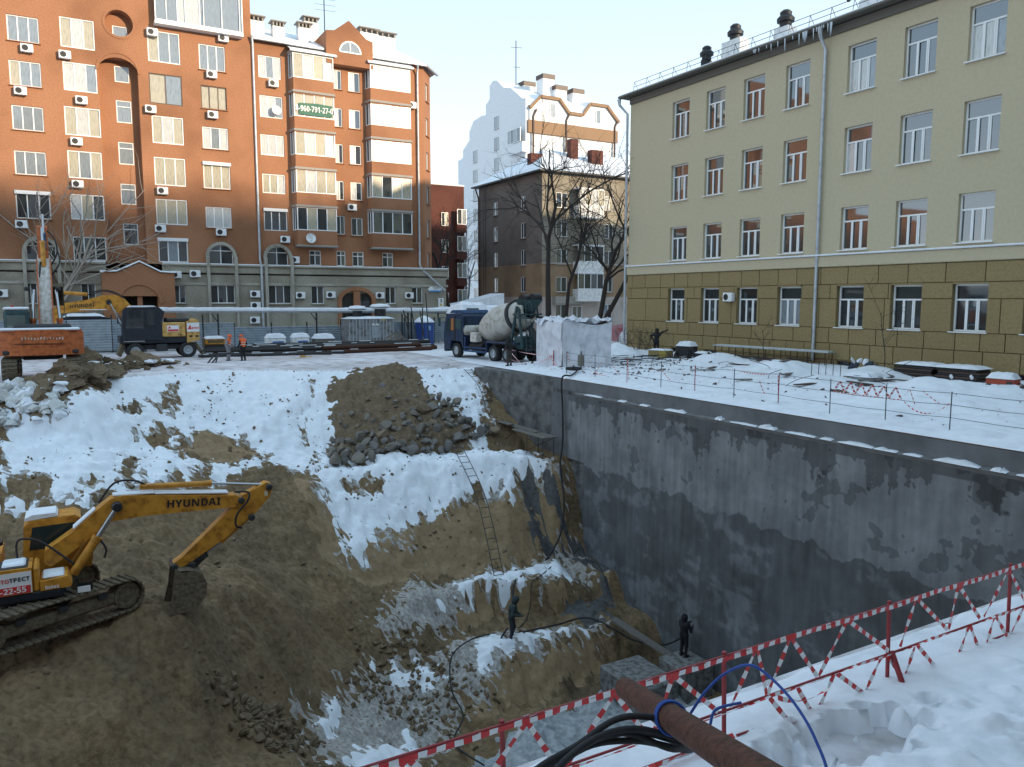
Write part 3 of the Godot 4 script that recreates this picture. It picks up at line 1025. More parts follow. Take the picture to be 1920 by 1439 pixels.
const ORANGE := {
	"A": [[-2.72, 23.5, 2.08, 1.9], [-2.75, 20.24, 2.08, 1.86], [-2.77, 16.94, 2.08, 1.84], [-2.8, 13.6, 2.1, 1.8], [-2.9, 10.27, 2.3, 2.0]],
	"B": [[0.76, 23.58, 2.36, 2.24], [0.8, 20.31, 2.34, 2.17], [0.72, 16.91, 2.5, 2.19], [0.76, 13.6, 2.4, 2.13], [0.77, 10.37, 2.38, 1.98], [0.78, 7.15, 2.35, 1.88]],
	"D": [[6.93, 23.39, 2.43, 2.46], [6.9, 20.07, 2.5, 2.4], [6.97, 16.89, 2.4, 2.21], [6.99, 13.49, 2.4, 2.28], [6.97, 10.28, 2.41, 2.08], [7.0, 7.15, 2.3, 1.9]],
	"E": [[10.84, 23.28, 2.1, 2.1], [10.87, 20.12, 2.07, 1.9], [10.86, 16.8, 2.08, 1.83], [10.8, 13.48, 2.2, 2.12], [10.85, 10.18, 2.11, 1.77]],
	"F": [[15.72, 23.36, 1.95, 1.9], [15.74, 20.0, 1.98, 1.88], [15.7, 16.74, 2.05, 1.8], [15.74, 13.44, 2.01, 1.7], [15.77, 10.16, 2.05, 1.84]],
	"G": [[22.36, 23.19, 0.8, 1.75], [22.36, 19.86, 0.8, 1.7], [22.36, 16.59, 0.8, 1.74], [22.36, 13.24, 0.8, 1.75], [22.36, 10.07, 0.8, 1.72], [22.3, 7.15, 0.85, 1.4]],
	"H": [[23.8, 23.16, 1.1, 1.77], [23.8, 19.84, 1.1, 1.74], [23.8, 16.59, 1.1, 1.76], [23.8, 13.3, 1.1, 1.67], [23.8, 10.03, 1.1, 1.64], [23.83, 7.15, 1.1, 1.35]],
	"I": [[19.73, 7.15, 1.09, 1.36], [26.81, 7.15, 1.09, 1.35]],
	"base": [[1.12, 3.85, 1.06, 1.5], [7.98, 3.7, 0.97, 1.54], [10.89, 3.69, 2.09, 1.58], [15.83, 3.63, 2.05, 1.68], [19.68, 3.61, 1.2, 1.67], [26.85, 3.59, 1.1, 1.65], [29.63, 3.63, 1.14, 1.58], [-2.75, 3.69, 0.9, 1.66]],
}

func build_orange_house() -> void:
	var t := thing("apartment_house", "tall orange brick apartment house with white glazed bays and grey plaster base", "building", Vector3(0, 0, -72))
	rng.seed = 12
	var light := [M.blind, M.blind, M.drape, M.pale_pane]
	var sets := {
		"A": [[M.pale_pane, M.pale_pane, M.pale_pane], [M.drape, M.pale_pane, M.pale_pane], [M.pale_pane, M.pale_pane, M.pale_pane], [M.pale_pane, M.pale_pane, M.pale_pane], [M.glass_dark, M.glass, M.glass_dark]],
		"B": [[M.drape, M.blind, M.drape], [M.blind, M.blind, M.pale_pane], [M.drape, M.blind, M.drape], [M.drape, M.pale_pane, M.drape], [M.blind, M.drape, M.glass], [M.glass_dark, M.glass, M.glass_dark]],
		"D": [[M.drape, M.pale_pane, M.pale_pane], [M.drape, M.pale_pane, M.blind], [M.drape, M.blind, M.drape], [M.drape, M.drape, M.drape], [M.drape, M.drape, M.drape], [M.glass, M.pale_pane, M.glass]],
		"E": [[M.pale_pane, M.pale_pane, M.pale_pane], [M.drape, M.drape, M.drape], [M.blind, M.pale_pane, M.blind], [M.drape, M.drape, M.drape], [M.blind, M.blind, M.blind]],
		"F": [[M.blind, M.pale_pane, M.blind], [M.blind, M.blind, M.pale_pane], [M.blind, M.blind, M.blind], [M.drape, M.drape, M.blind], [M.glass, M.glass, M.glass]],
	}
	var holes := []
	for k in ["A", "B", "D", "E"]:
		for r in ORANGE[k]:
			holes.append([r[0], r[1], r[2], r[3]])
	var niche := [3.26, 7.06, 2.85, 16.24, 1.0]
	var eye := [4.91 - 1.05, 25.97 - 1.05, 2.1, 2.1, 0.0]
	var arch_e := [10.94, 7.06, 2.03, 1.66]
	var arch_w := [-2.45, 7.06, 2.03, 1.66]
	var b := mb()
	facade(b, -17.0, 7.0, 15.15, 30.6, holes + [niche, eye, arch_e, arch_w], 0.14, 0.2)
	spandrel(b, 4.685, 22.2, 1.425, 1.1, 0.2, 0.02)
	for a in [arch_e, arch_w]:
		spandrel(b, a[0] + 1.015, 7.7, 1.015, 1.02, 0.2, 0.14)
	# round eye: ring between square and circle, round reveal, back
	for i in 32:
		var a0 := TAU * i / 32.0
		var a1 := TAU * (i + 1) / 32.0
		var c := Vector3(4.91, 25.97, 0.2)
		var d0 := Vector3(cos(a0), sin(a0), 0)
		var d1 := Vector3(cos(a1), sin(a1), 0)
		var s0 := d0 * (1.05 / maxf(absf(d0.x), absf(d0.y)))
		var s1 := d1 * (1.05 / maxf(absf(d1.x), absf(d1.y)))
		b.quad(c + d0, c + d1, c + s1, c + s0, Vector3.BACK)
		b.quad(c + d0, c + d1, c + d1 - Vector3(0, 0, 0.8), c + d0 - Vector3(0, 0, 0.8), -d0)
		# raised ring
		b.quad(c + d0 * 1.02 + Vector3(0, 0, 0.05), c + d1 * 1.02 + Vector3(0, 0, 0.05), c + d1 * 1.2 + Vector3(0, 0, 0.05), c + d0 * 1.2 + Vector3(0, 0, 0.05), Vector3.BACK)
		b.quad(c + d0 * 1.2 + Vector3(0, 0, 0.05), c + d1 * 1.2 + Vector3(0, 0, 0.05), c + d1 * 1.2, c + d0 * 1.2, d0)
	facade(b, 3.8, 24.8, 6.0, 27.1, [[4.46, 24.96, 1.08, 1.03]], 0.1, -0.6)
	facade(b, 3.26, 7.06, 6.11, 23.3, [[4.46, 21.65, 1.08, 1.25], [4.46, 18.44, 1.13, 1.77], [4.46, 15.1, 1.13, 1.79], [4.46, 11.86, 1.13, 1.68], [4.5, 8.57, 1.11, 1.74]], 0.1, -0.8)
	arch_ring(b, 4.685, 22.2, 1.43, 1.62, 0.2, 0.26)
	b.quad(Vector3(15.15, 7, 0.2), Vector3(15.15, 30.6, 0.2), Vector3(15.15, 30.6, -14), Vector3(15.15, 7, -14), Vector3.RIGHT)
	facade(b, -34.0, 7.0, -17.0, 17.0, [], 0.1, 0.2)
	b.quad(Vector3(-34, 17, 0.2), Vector3(-17, 17, 0.2), Vector3(-17, 17, -14), Vector3(-34, 17, -14), Vector3.UP)
	b.quad(Vector3(-17, 30.6, 0.2), Vector3(15.15, 30.6, 0.2), Vector3(15.15, 30.6, -14), Vector3(-17, 30.6, -14), Vector3.UP)
	b.quad(Vector3(-17, 0, -14), Vector3(33, 0, -14), Vector3(33, 26, -14), Vector3(-17, 30.6, -14), Vector3.FORWARD)
	b.quad(Vector3(-17, 0, 0.2), Vector3(-17, 30.6, 0.2), Vector3(-17, 30.6, -14), Vector3(-17, 0, -14), Vector3.LEFT)
	part(t, "tall_wall", b, M.brick)
	var b2 := mb()
	var h2 := []
	for k in ["F", "G", "H", "I"]:
		for r in ORANGE[k]:
			h2.append(r)
	var arch_f := [15.8, 7.06, 1.99, 1.66]
	facade(b2, 15.15, 7.0, 31.3, 26.4, h2 + [arch_f], 0.14)
	spandrel(b2, arch_f[0] + 0.995, 7.7, 0.995, 1.02, 0.0, 0.14)
	# chamfered corner, 40 degrees back
	var ch := Transform3D(Basis(Vector3.UP, deg_to_rad(-50.0)).inverse() if false else Basis(Vector3.UP, deg_to_rad(52.0)), Vector3(31.3, 0, 0))
	b2.xf = ch
	var side := []
	for i in 5:
		side.append([0.75, 10.2 + i * 3.3, 1.1, 1.75])
	facade(b2, 0.0, 7.0, 2.6, 26.4, side + [[0.85, 7.06, 0.9, 1.6]], 0.2)
	b2.xf = Transform3D()
	b2.quad(ch * Vector3(2.6, 0, 0), ch * Vector3(2.6, 26.4, 0), Vector3(33, 26.4, -14), Vector3(33, 0, -14), Vector3.RIGHT)
	# gable block over the recessed bay
	b2.prism(PackedVector2Array([Vector2(21.53, 25.2), Vector2(25.9, 25.2), Vector2(25.9, 27.6), Vector2(25.3, 27.75), Vector2(23.67, 29.15), Vector2(22.3, 28.1), Vector2(21.53, 28.0)]), -3.0, 0.9)
	part(t, "lower_wall", b2, M.brick)
	# windows
	for k in ["A", "B", "D", "E", "F"]:
		for i in ORANGE[k].size():
			var r: Array = ORANGE[k][i]
			var brown: bool = (k == "D" and i == 1) or (k == "E" and i == 1)
			var s: Array = sets[k][i]
			window(t, Transform3D(Basis(), Vector3(r[0], r[1], 0.2 if k != "F" else 0.0)), r[2], r[3], "two" if k == "D" and i == 1 else "three", M.frame_brown if brown else M.frame, s, 0.08 if k == "B" or k == "D" else 0.13, M.brick if k in ["A", "E"] else null, 0.08)
			if (k == "E" and i == 3) or (k == "F" and i == 4) or (k == "D" and i == 5) or (k == "A" and i == 4):
				part(t, "roller_shutter_box", box_at(Vector3(r[0] + r[2] * 0.5, r[1] + r[3] - 0.02, (0.2 if k != "F" else 0.0) + 0.06), Vector3(r[2] + 0.1, 0.28, 0.24), 0.03), M.plastic)
	var stairs := [[4.46, 24.96, 1.08, 1.03, -0.6], [4.46, 21.65, 1.08, 1.25, -0.8], [4.46, 18.44, 1.13, 1.77, -0.8], [4.46, 15.1, 1.13, 1.79, -0.8], [4.46, 11.86, 1.13, 1.68, -0.8], [4.5, 8.57, 1.11, 1.74, -0.8]]
	for r in stairs:
		window(t, Transform3D(Basis(), Vector3(r[0], r[1], r[4])), r[2], r[3], "vented" if r[3] > 1.5 else "one", M.frame, [M.pale_pane] if r[1] > 9.0 else [M.glass], 0.08)
	for k in ["G", "H", "I"]:
		for r in ORANGE[k]:
			window(t, Transform3D(Basis(), Vector3(r[0], r[1], 0)), r[2], r[3], "two" if r[1] > 9.0 else "transom", M.frame, [M.blind, M.glass] if r[1] > 12.0 else [M.glass_dark, M.glass], 0.13, M.brick)
	for r in side + [[0.85, 7.06, 0.9, 1.6]]:
		window(t, ch * Transform3D(Basis(), Vector3(r[0], r[1], 0)), r[2], r[3], "two", M.frame, [M.drape, M.glass] if r[1] > 10 else [M.glass], 0.18, M.brick)
	for a in [arch_e, arch_w, arch_f]:
		window(t, Transform3D(Basis(), Vector3(a[0], a[1], 0.2 if a != arch_f else 0.0)), a[2], a[3], "transom", M.frame, [M.glass, M.glass_dark], 0.12)
	# half round window in the gable
	var hr := mb()
	arch_ring(hr, 23.74, 26.3, 0.92, 1.05, 0.9, 0.96)
	hr.box(Vector3(23.74, 26.33, 0.93), Vector3(1.98, 0.09, 0.06))
	hr.box(Vector3(23.74, 26.8, 0.925), Vector3(0.08, 0.86, 0.06))
	var hw := part(t, "window", hr, M.frame)
	var hp := mb()
	for i in 12:
		hp.tri(Vector3(23.74, 26.3, 0.912), Vector3(23.74 + 0.95 * cos(PI * i / 12.0), 26.3 + 0.95 * sin(PI * i / 12.0), 0.912), Vector3(23.74 + 0.95 * cos(PI * (i + 1) / 12.0), 26.3 + 0.95 * sin(PI * (i + 1) / 12.0), 0.912), Vector3.BACK)
	part(hw, "pane", hp, M.pale_pane)
	build_bays(t)
	build_orange_base(t)
	# roof of the lower wing
	var rf := mb()
	for s in [[15.2, 21.5], [25.95, 31.4]]:
		rf.quad(Vector3(s[0], 26.55, 0.55), Vector3(s[1], 26.55, 0.55), Vector3(s[1], 29.7, -6.8), Vector3(s[0], 29.7, -6.8), Vector3(0, 1, 1))
	rf.quad(Vector3(21.5, 26.9, -0.2), Vector3(25.95, 26.9, -0.2), Vector3(25.95, 29.7, -6.8), Vector3(21.5, 29.7, -6.8), Vector3(0, 1, 1))
	rf.tri(Vector3(31.4, 26.55, 0.55), Vector3(33.6, 26.55, -1.9), Vector3(31.4, 29.7, -6.8), Vector3(1, 1, 1))
	rf.tri(Vector3(31.4, 29.7, -6.8), Vector3(33.6, 26.55, -1.9), Vector3(33.6, 26.55, -13), Vector3(1, 1, 0))
	rf.quad(Vector3(15.2, 29.7, -6.8), Vector3(31.4, 29.7, -6.8), Vector3(33.6, 26.5, -14), Vector3(15.2, 26.5, -14), Vector3(0, 1, -1))
	var roof := part(t, "roof", rf, M.snow)
	for s in [[15.2, 21.5], [25.95, 31.5]]:
		part(roof, "gutter", box_at(Vector3((s[0] + s[1]) * 0.5, 26.42, 0.5), Vector3(s[1] - s[0], 0.22, 0.24), 0.05), M.zinc)
	var gt := mb()
	gt.bar(Vector3(31.5, 26.42, 0.5), Vector3(33.7, 26.42, -1.9), 0.22, 0.22)
	part(roof, "gutter", gt, M.zinc)
	for q in [[16.0, -1.9, 1.3, 1.1], [17.9, -1.7, 1.05, 0.95], [20.3, -1.9, 1.15, 1.2], [21.2, -3.0, 1.3, 1.7], [26.6, -2.3, 1.8, 1.7], [28.3, -2.4, 2.0, 1.6], [15.3, -3.3, 0.7, 3.0]]:
		var y: float = 26.55 + (0.55 - q[1]) * 0.43
		var c := part(roof, "chimney", box_at(Vector3(q[0], y + q[3] * 0.5 - 0.4, q[1]), Vector3(q[2], q[3] + 0.5, 0.9)), M.white)
		var cp := mb()
		for sx: float in [-1.0, -0.33, 0.33, 1.0]:
			cp.box(Vector3(q[0] + sx * (q[2] * 0.5 - 0.08), y + q[3] + 0.07, q[1]), Vector3(0.12, 0.32, 0.8))
		cp.box(Vector3(q[0], y + q[3] + 0.28, q[1]), Vector3(q[2] + 0.35, 0.1, 1.25), Basis(), 0.03)
		part(c, "cowl", cp, M.slab)
	var an := mb()
	an.tube([Vector3(22.6, 28.0, -3.0), Vector3(22.6, 34.5, -3.0)], 0.05, 6)
	for y: float in [31.0, 31.5, 32.0]:
		an.tube([Vector3(21.7, y, -3.0), Vector3(23.7, y + 0.1, -3.0)], 0.015, 4)
	part(roof, "antenna", an, M.dark_steel)
	# downpipes
	for q in [[15.22, 0.35, 26.6], [30.6, 0.2, 26.3]]:
		var dp := mb()
		dp.tube([Vector3(q[0] - 0.1, q[2], 0.6), Vector3(q[0], q[2] - 0.7, q[1]), Vector3(q[0], 7.5, q[1]), Vector3(q[0], 7.0, q[1] + 0.45), Vector3(q[0] if q[0] < 20 else 33.0, 0.3 if q[0] < 20 else 4.9, 0.85)], 0.1, 8)
		part(t, "downpipe", dp, M.zinc)

func build_bays(t: Node) -> void:
	for spec in [[18.3, 22.3, 0], [25.4, 29.75, 1]]:
		var x0: float = spec[0]
		var x1: float = spec[1]
		var out := 0.95
		var plan := [Vector2(x0, 0), Vector2(x0 + 0.18, out), Vector2(x1 - 0.18, out), Vector2(x1, 0)]
		for i in 5:
			var y0 := 8.95 + i * 3.3
			var yg := 10.25 + i * 3.32
			var hg := 2.05 if i < 4 else 2.1
			# parapet
			var p := mb()
			for k in 3:
				var a: Vector2 = plan[k]
				var b: Vector2 = plan[k + 1]
				p.quad(Vector3(a.x, y0, a.y), Vector3(b.x, y0, b.y), Vector3(b.x, yg, b.y), Vector3(a.x, yg, a.y), Vector3(a.x + b.x - x0 - x1, 0, 1))
			p.quad(Vector3(x0, y0, 0), Vector3(x1, y0, 0), Vector3(x1 - 0.18, y0, out), Vector3(x0 + 0.18, y0, out), Vector3.DOWN)
			part(t, "bay_parapet", p, M.brick)
			# glazing
			var pm: Array = [[M.glass_dark, M.drape], [M.glass, M.glass_dark]][spec[2]] if i < 1 else [[M.drape, M.blind], [M.drape, M.glass]][spec[2]] if i < 2 else [[M.drape, M.blind], [M.blind, M.blind]][spec[2]]
			if i == 3 and spec[2] == 0: pm = [M.drape, M.drape]
			var fr := window(t, Transform3D(Basis(), Vector3(x0 + 0.18, yg, out)), x1 - x0 - 0.36, hg, "four", M.frame, [pm[0], pm[1], pm[0], pm[1 - i % 2]], 0.05, null, 0.08)
			fr.name = "bay_glazing"
			var an := atan2(0.18, out)
			window(t, Transform3D(Basis(Vector3.UP, -PI / 2 + an), Vector3(x0, yg, 0)), 0.95, hg, "two", M.frame, [M.glass, pm[0]], 0.05, null, 0.08)
			window(t, Transform3D(Basis(Vector3.UP, PI / 2 - an), Vector3(x1 - 0.18, yg, out)), 0.95, hg, "one", M.frame, [pm[0]], 0.05, null, 0.08)
			# slab above the glazing
			var s := mb()
			var q := PackedVector2Array([Vector2(x0 - 0.08, 0), Vector2(x0 + 0.1, out + 0.1), Vector2(x1 - 0.1, out + 0.1), Vector2(x1 + 0.08, 0)])
			s.prism(q, -(yg + hg + 0.2), -(yg + hg), Transform3D(Basis(Vector3.RIGHT, Vector3.BACK, Vector3.DOWN), Vector3.ZERO))
			part(t, "bay_slab", s, M.slab)
			if i == 4:
				var rf := mb()
				rf.quad(Vector3(x0 - 0.1, yg + hg + 0.21, out + 0.25), Vector3(x1 + 0.1, yg + hg + 0.21, out + 0.25), Vector3(x1 + 0.1, yg + hg + 0.75, 0.02), Vector3(x0 - 0.1, yg + hg + 0.75, 0.02), Vector3(0, 1, 1))
				rf.quad(Vector3(x0 - 0.1, yg + hg + 0.05, out + 0.25), Vector3(x1 + 0.1, yg + hg + 0.05, out + 0.25), Vector3(x1 + 0.1, yg + hg + 0.21, out + 0.25), Vector3(x0 - 0.1, yg + hg + 0.21, out + 0.25), Vector3(0, 0, 1))
				part(t, "bay_roof", rf, M.snow)
			if i == 0:
				part(t, "bay_underside", box_at(Vector3((x0 + x1) * 0.5, 8.86, 0.5), Vector3(x1 - x0 - 0.2, 0.17, 1.0), 0.04), M.slab)
	# long glazed loggia high on the tall wing
	var lg := window(t, Transform3D(Basis(), Vector3(7.5, 26.5, 1.0)), 6.85, 2.9, "four", M.frame, [M.pale_pane, M.blind, M.pale_pane, M.pale_pane], 0.05, null, 0.09)
	lg.name = "loggia_glazing"
	var lb := mb()
	lb.box(Vector3(10.92, 26.35, 0.6), Vector3(6.9, 0.25, 0.85))
	lb.box(Vector3(10.92, 29.6, 0.6), Vector3(6.9, 0.4, 0.85))
	for i in 5:
		lb.box(Vector3(7.5 + 0.86 + i * 1.43, 27.9, 1.0), Vector3(0.06, 2.8, 0.06))
	part(t, "loggia_slab", lb, M.frame)

func build_orange_base(t: Node) -> void:
	var b := mb()
	facade(b, -34.0, 0.0, 33.3, 6.15, ORANGE.base + [[2.75, 0.0, 5.0, 5.2], [22.4, 0.0, 3.1, 4.6]], 0.3, 0.5)
	b.quad(Vector3(33.3, 0, 0.5), Vector3(33.3, 6.15, 0.5), Vector3(33.3, 6.15, -12), Vector3(33.3, 0, -12), Vector3.RIGHT)
	part(t, "base_wall", b, M.base_plaster)
	var c := mb()
	var stone := mb()
	var snow := mb()
	for s in [[-34.0, 3.0], [7.2, 33.5]]:
		var cx: float = (s[0] + s[1]) * 0.5
		var w: float = s[1] - s[0]
		c.box(Vector3(cx, 6.58, 0.42), Vector3(w, 0.62, 0.4), Basis(), 0.06)
		c.box(Vector3(cx, 6.94, 0.5), Vector3(w + 0.004, 0.14, 0.62), Basis(), 0.03)
		stone.box(Vector3(cx, 5.35, 0.53), Vector3(w, 0.22, 0.1), Basis(), 0.02)
		snow.box(Vector3(cx, 7.05, 0.46), Vector3(w - 0.02, 0.1, 0.62), Basis(), 0.04)
	part(t, "cornice", c, M.base_plaster)
	part(t, "string_course", stone, M.trim_stone)
	part(t, "cornice_snow", snow, M.snow)
	for cx: float in [11.955, 16.795, -1.435]:
		var a := mb()
		arch_ring(a, cx, 7.7, 1.02, 1.28, 0.1, 0.5)
		for sg: float in [-1.0, 1.0]:
			a.box(Vector3(cx + sg * 1.15, 3.85, 0.62), Vector3(0.25, 7.7, 0.5), Basis(), 0.03)
		part(t, "arch_surround", a, M.trim_stone)
	for r in ORANGE.base:
		window(t, Transform3D(Basis(), Vector3(r[0], r[1], 0.5)), r[2], r[3], "three" if r[2] > 1.5 else "two", M.frame, [M.glass_dark, M.glass], 0.2, M.trim_stone)
	# brick porch with a gable and two dark doorways
	var p := mb()
	p.prism(PackedVector2Array([Vector2(2.6, 4.3), Vector2(7.95, 4.3), Vector2(7.95, 6.15), Vector2(6.9, 6.2), Vector2(5.35, 7.0), Vector2(3.7, 6.2), Vector2(2.6, 6.15)]), 0.3, 1.9)
	p.box(Vector3(3.25, 2.15, 1.1), Vector3(1.3, 4.3, 1.6))
	p.box(Vector3(7.3, 2.15, 1.1), Vector3(1.3, 4.3, 1.6))
	p.box(Vector3(5.3, 2.15, 1.4), Vector3(0.36, 4.3, 0.6))
	arch_ring(p, 5.27, 3.7, 1.5, 1.75, 1.9, 2.0)
	var porch := part(t, "porch", p, M.brick)
	part(porch, "doorway", box_at(Vector3(5.3, 2.1, 0.25), Vector3(3.0, 4.2, 0.1)), M.black)
	var ps := mb()
	var line := [Vector2(2.5, 6.2), Vector2(3.7, 6.26), Vector2(5.35, 7.06), Vector2(6.9, 6.26), Vector2(8.05, 6.2)]
	for i in 4:
		var a: Vector2 = line[i]
		var d: Vector2 = line[i + 1]
		ps.quad(Vector3(a.x, a.y, 2.05), Vector3(d.x, d.y, 2.05), Vector3(d.x, d.y + 0.12, 2.0), Vector3(a.x, a.y + 0.12, 2.0), Vector3.BACK)
		ps.quad(Vector3(a.x, a.y + 0.12, 2.0), Vector3(d.x, d.y + 0.12, 2.0), Vector3(d.x, d.y + 0.12, 0.3), Vector3(a.x, a.y + 0.12, 0.3), Vector3.UP)
	part(porch, "porch_snow", ps, M.snow)
	# arched brick doorway with a middle pier
	var q := mb()
	var arc := PackedVector2Array()
	for i in 13:
		arc.append(Vector2(23.95 + 1.85 * cos(PI * i / 12.0), 3.9 + 1.3 * sin(PI * i / 12.0)))
	for i in 13:
		arc.append(Vector2(23.95 - 1.5 * cos(PI * i / 12.0), 3.9 + 0.95 * sin(PI * i / 12.0)))
	q.prism(arc, 0.4, 0.8)
	for x: float in [22.28, 25.62]:
		q.box(Vector3(x, 1.95, 0.6), Vector3(0.36, 3.9, 0.4))
	q.box(Vector3(23.95, 2.4, 0.58), Vector3(0.62, 4.8, 0.34))
	var dw := part(t, "arched_doorway", q, M.brick)
	part(dw, "door_glass", box_at(Vector3(23.95, 2.4, 0.3), Vector3(3.1, 4.8, 0.06)), M.glass_dark)

const COOLERS := [[-1.5, 23.0], [1.0, 22.9], [-2.1, 19.8], [1.95, 19.6], [7.3, 25.6], [12.8, 26.0], [1.45, 16.4], [1.35, 13.1], [6.9, 19.5], [11.7, 19.6], [11.75, 22.9], [7.5, 13.0], [7.2, 9.9], [12.0, 9.8], [-2.6, 9.8], [16.9, 22.9], [17.5, 9.4], [8.2, 6.1], [9.7, 6.2], [14.6, 4.5], [14.6, 3.5], [18.6, 4.4], [21.4, 4.45], [26.2, 4.4], [29.2, 4.4], [18.3, 7.6], [23.8, 12.6], [29.95, 22.6], [-4.2, 4.5], [14.5, 2.2]]

func build_coolers() -> void:
	var first: Node3D
	for i in COOLERS.size():
		var q: Array = COOLERS[i]
		var z := -72.0 + (0.5 if q[1] < 6.5 else 0.2 if q[0] < 15.1 else 0.0)
		var low: bool = q[1] < 6.5
		var at := Vector3(q[0], q[1] - 0.3, z + 0.12)
		var storey: String = "seventh" if q[1] > 22.0 else "sixth" if q[1] > 19.0 else "fifth" if q[1] > 16.0 else "fourth" if q[1] > 12.0 else "third"
		var place: String = "on the outer window column" if q[0] < 0 else "on the window column before the stair niche" if q[0] < 4 else "on the window column past the stair niche" if q[0] < 10 else "on the window column beside the drainpipe" if q[0] < 15 else "on the brick beside the first glazed bay" if q[0] < 19 else "between the two glazed bays" if q[0] < 25 else "beyond the second glazed bay"
		var label := "white air conditioner at the %s storey %s" % [storey, place]
		if q[1] > 25.0:
			label = "white air conditioner under the long loggia %s" % ("beside the round window" if q[0] < 10 else "near the drainpipe")
		if low:
			label = "white air conditioner %s of the brick house's grey base" % {8.2: "next to the porch, under the cornice", 9.7: "farther from the porch, under the cornice", 18.6: "past the second arch surround", 21.4: "before the arched doorway", 26.2: "just past the arched doorway", 29.2: "nearest the street sign", -4.2: "before the first arch surround"}.get(q[0], "stacked between two arches, " + ("topmost" if q[1] > 4.0 else "middle one" if q[1] > 3.0 else "lowest"))
		elif q[1] < 9.0:
			label = "white air conditioner beside the top of the second arched window"
		if first == null:
			first = thing("air_conditioner", label, "air conditioner", at, 0.0, "air conditioners on the brick apartment house")
			part(first, "casing", box_at(Vector3(0, 0.3, 0.17), Vector3(0.84, 0.6, 0.32), 0.03), M.plastic)
			var g := mb()
			g.lathe([Vector2(0, 0.02), Vector2(0.2, 0.02), Vector2(0.22, 0.0)], 16, Transform3D(Basis(Vector3.RIGHT, PI / 2), Vector3(-0.12, 0.3, 0.33)))
			part(first, "fan_grille", g, M.black)
			for x: float in [-0.3, 0.3]:
				part(first, "bracket", box_at(Vector3(x, -0.02, 0.1), Vector3(0.04, 0.04, 0.44)), M.dark_steel)
		else:
			copy(first, at, 0.0, label)
	copy(first, Vector3(39.5, 3.9, -38.9), -PI / 2, "white air conditioner box between ground floor windows of the school").remove_meta("group")
	for q in [[19.55, 9.5, 1.1, 0.45, "large"], [17.1, 20.6, 0.15, 0.42, "small"]]:
		var d := thing("satellite_dish", "%s round grey satellite dish on the orange brick house" % q[4], "satellite dish", Vector3(q[0], q[1], -72 + q[2]))
		var s := mb()
		s.lathe([Vector2(0, 0.0), Vector2(q[3] * 0.6, 0.05), Vector2(q[3], 0.14), Vector2(q[3] * 0.98, 0.11), Vector2(0, -0.03)], 18, Transform3D(Basis(Vector3.RIGHT, PI / 2 - 0.2), Vector3(0, 0, 0.15)))
		part(d, "reflector", s, M.white)
		var a := mb()
		a.tube([Vector3(0, -0.1, 0.1), Vector3(0, -0.35, -0.1)], 0.025, 6)
		a.tube([Vector3(0, -q[3] * 0.8, 0.3), Vector3(0, 0.0, 0.62)], 0.015, 5)
		a.box(Vector3(0, 0.02, 0.62), Vector3(0.08, 0.08, 0.12))
		part(d, "arm", a, M.zinc)

func lettering(parent: Node, text: String, size: float, material: Material, at: Transform3D, stretch := 1.0, bold := 0, called := "lettering") -> void:
	var tm := TextMesh.new()
	var f := SystemFont.new()
	f.font_names = PackedStringArray(["Droid Sans"])
	f.font_weight = 700 if bold else 400
	tm.font = f
	tm.text = text
	tm.font_size = 48
	tm.pixel_size = size / 36.0
	tm.depth = 0.012
	var o := part(parent, called, tm, material, at * Transform3D(Basis.from_scale(Vector3(stretch, 1, 1)), Vector3.ZERO))
	o.name = called

func build_signs() -> void:
	var t := thing("phone_banner", "green banner with a white telephone number on a glazed bay", "banner", Vector3(20.4, 20.35, -70.98))
	var c := mb()
	for i in 12:
		var x0 := -1.5 + i * 0.25
		c.quad(Vector3(x0, 0.1 * absf(x0) * 0.3, 0.02 * sin(x0 * 5)), Vector3(x0 + 0.25, 0.1 * absf(x0 + 0.25) * 0.3, 0.02 * sin((x0 + 0.25) * 5)), Vector3(x0 + 0.25, 1.1 - 0.06 * absf(x0), 0.02 * sin((x0 + 0.25) * 5)), Vector3(x0, 1.1 - 0.06 * absf(x0), 0.02 * sin(x0 * 5)), Vector3.BACK)
	part(t, "cloth", c, mat(lin(0.07, 0.17, 0.12), 0.8))
	lettering(t, "8-960-791-27-01", 0.5, M.white, Transform3D(Basis(), Vector3(0, 0.55, 0.035)), 0.75, 1)
	var s := thing("street_sign", "white and blue arrow shaped street name sign", "sign", Vector3(32.0, 5.0, -71.4))
	var b := mb()
	b.prism(PackedVector2Array([Vector2(-0.75, 0), Vector2(-0.5, -0.22), Vector2(0.75, -0.22), Vector2(0.75, 0.28), Vector2(-0.5, 0.28)]), 0.0, 0.04)
	part(s, "board", b, M.plastic)
	part(s, "blue_band", box_at(Vector3(0.1, -0.15, 0.042), Vector3(1.25, 0.13, 0.01)), mat(lin(0.05, 0.28, 0.6), 0.5))
	for q in [[0.15, 0.17, 0.75, 0.05], [0.1, 0.05, 0.45, 0.05]]:
		part(s, "printed_line", box_at(Vector3(q[0], q[1], 0.042), Vector3(q[2], q[3], 0.008)), M.black)
	var n := thing("house_number", "small white plate with the house number 3", "sign", Vector3(32.7, 3.7, -71.46))
	part(n, "plate", box_at(Vector3(0, 0, 0.02), Vector3(0.6, 0.9, 0.05), 0.01), M.plastic)
	lettering(n, "3", 0.34, M.black, Transform3D(Basis(), Vector3(0, 0.18, 0.05)), 1.0, 1)
	part(n, "yellow_mark", box_at(Vector3(0, -0.22, 0.05), Vector3(0.22, 0.24, 0.01)), mat(lin(0.6, 0.45, 0.12), 0.6))

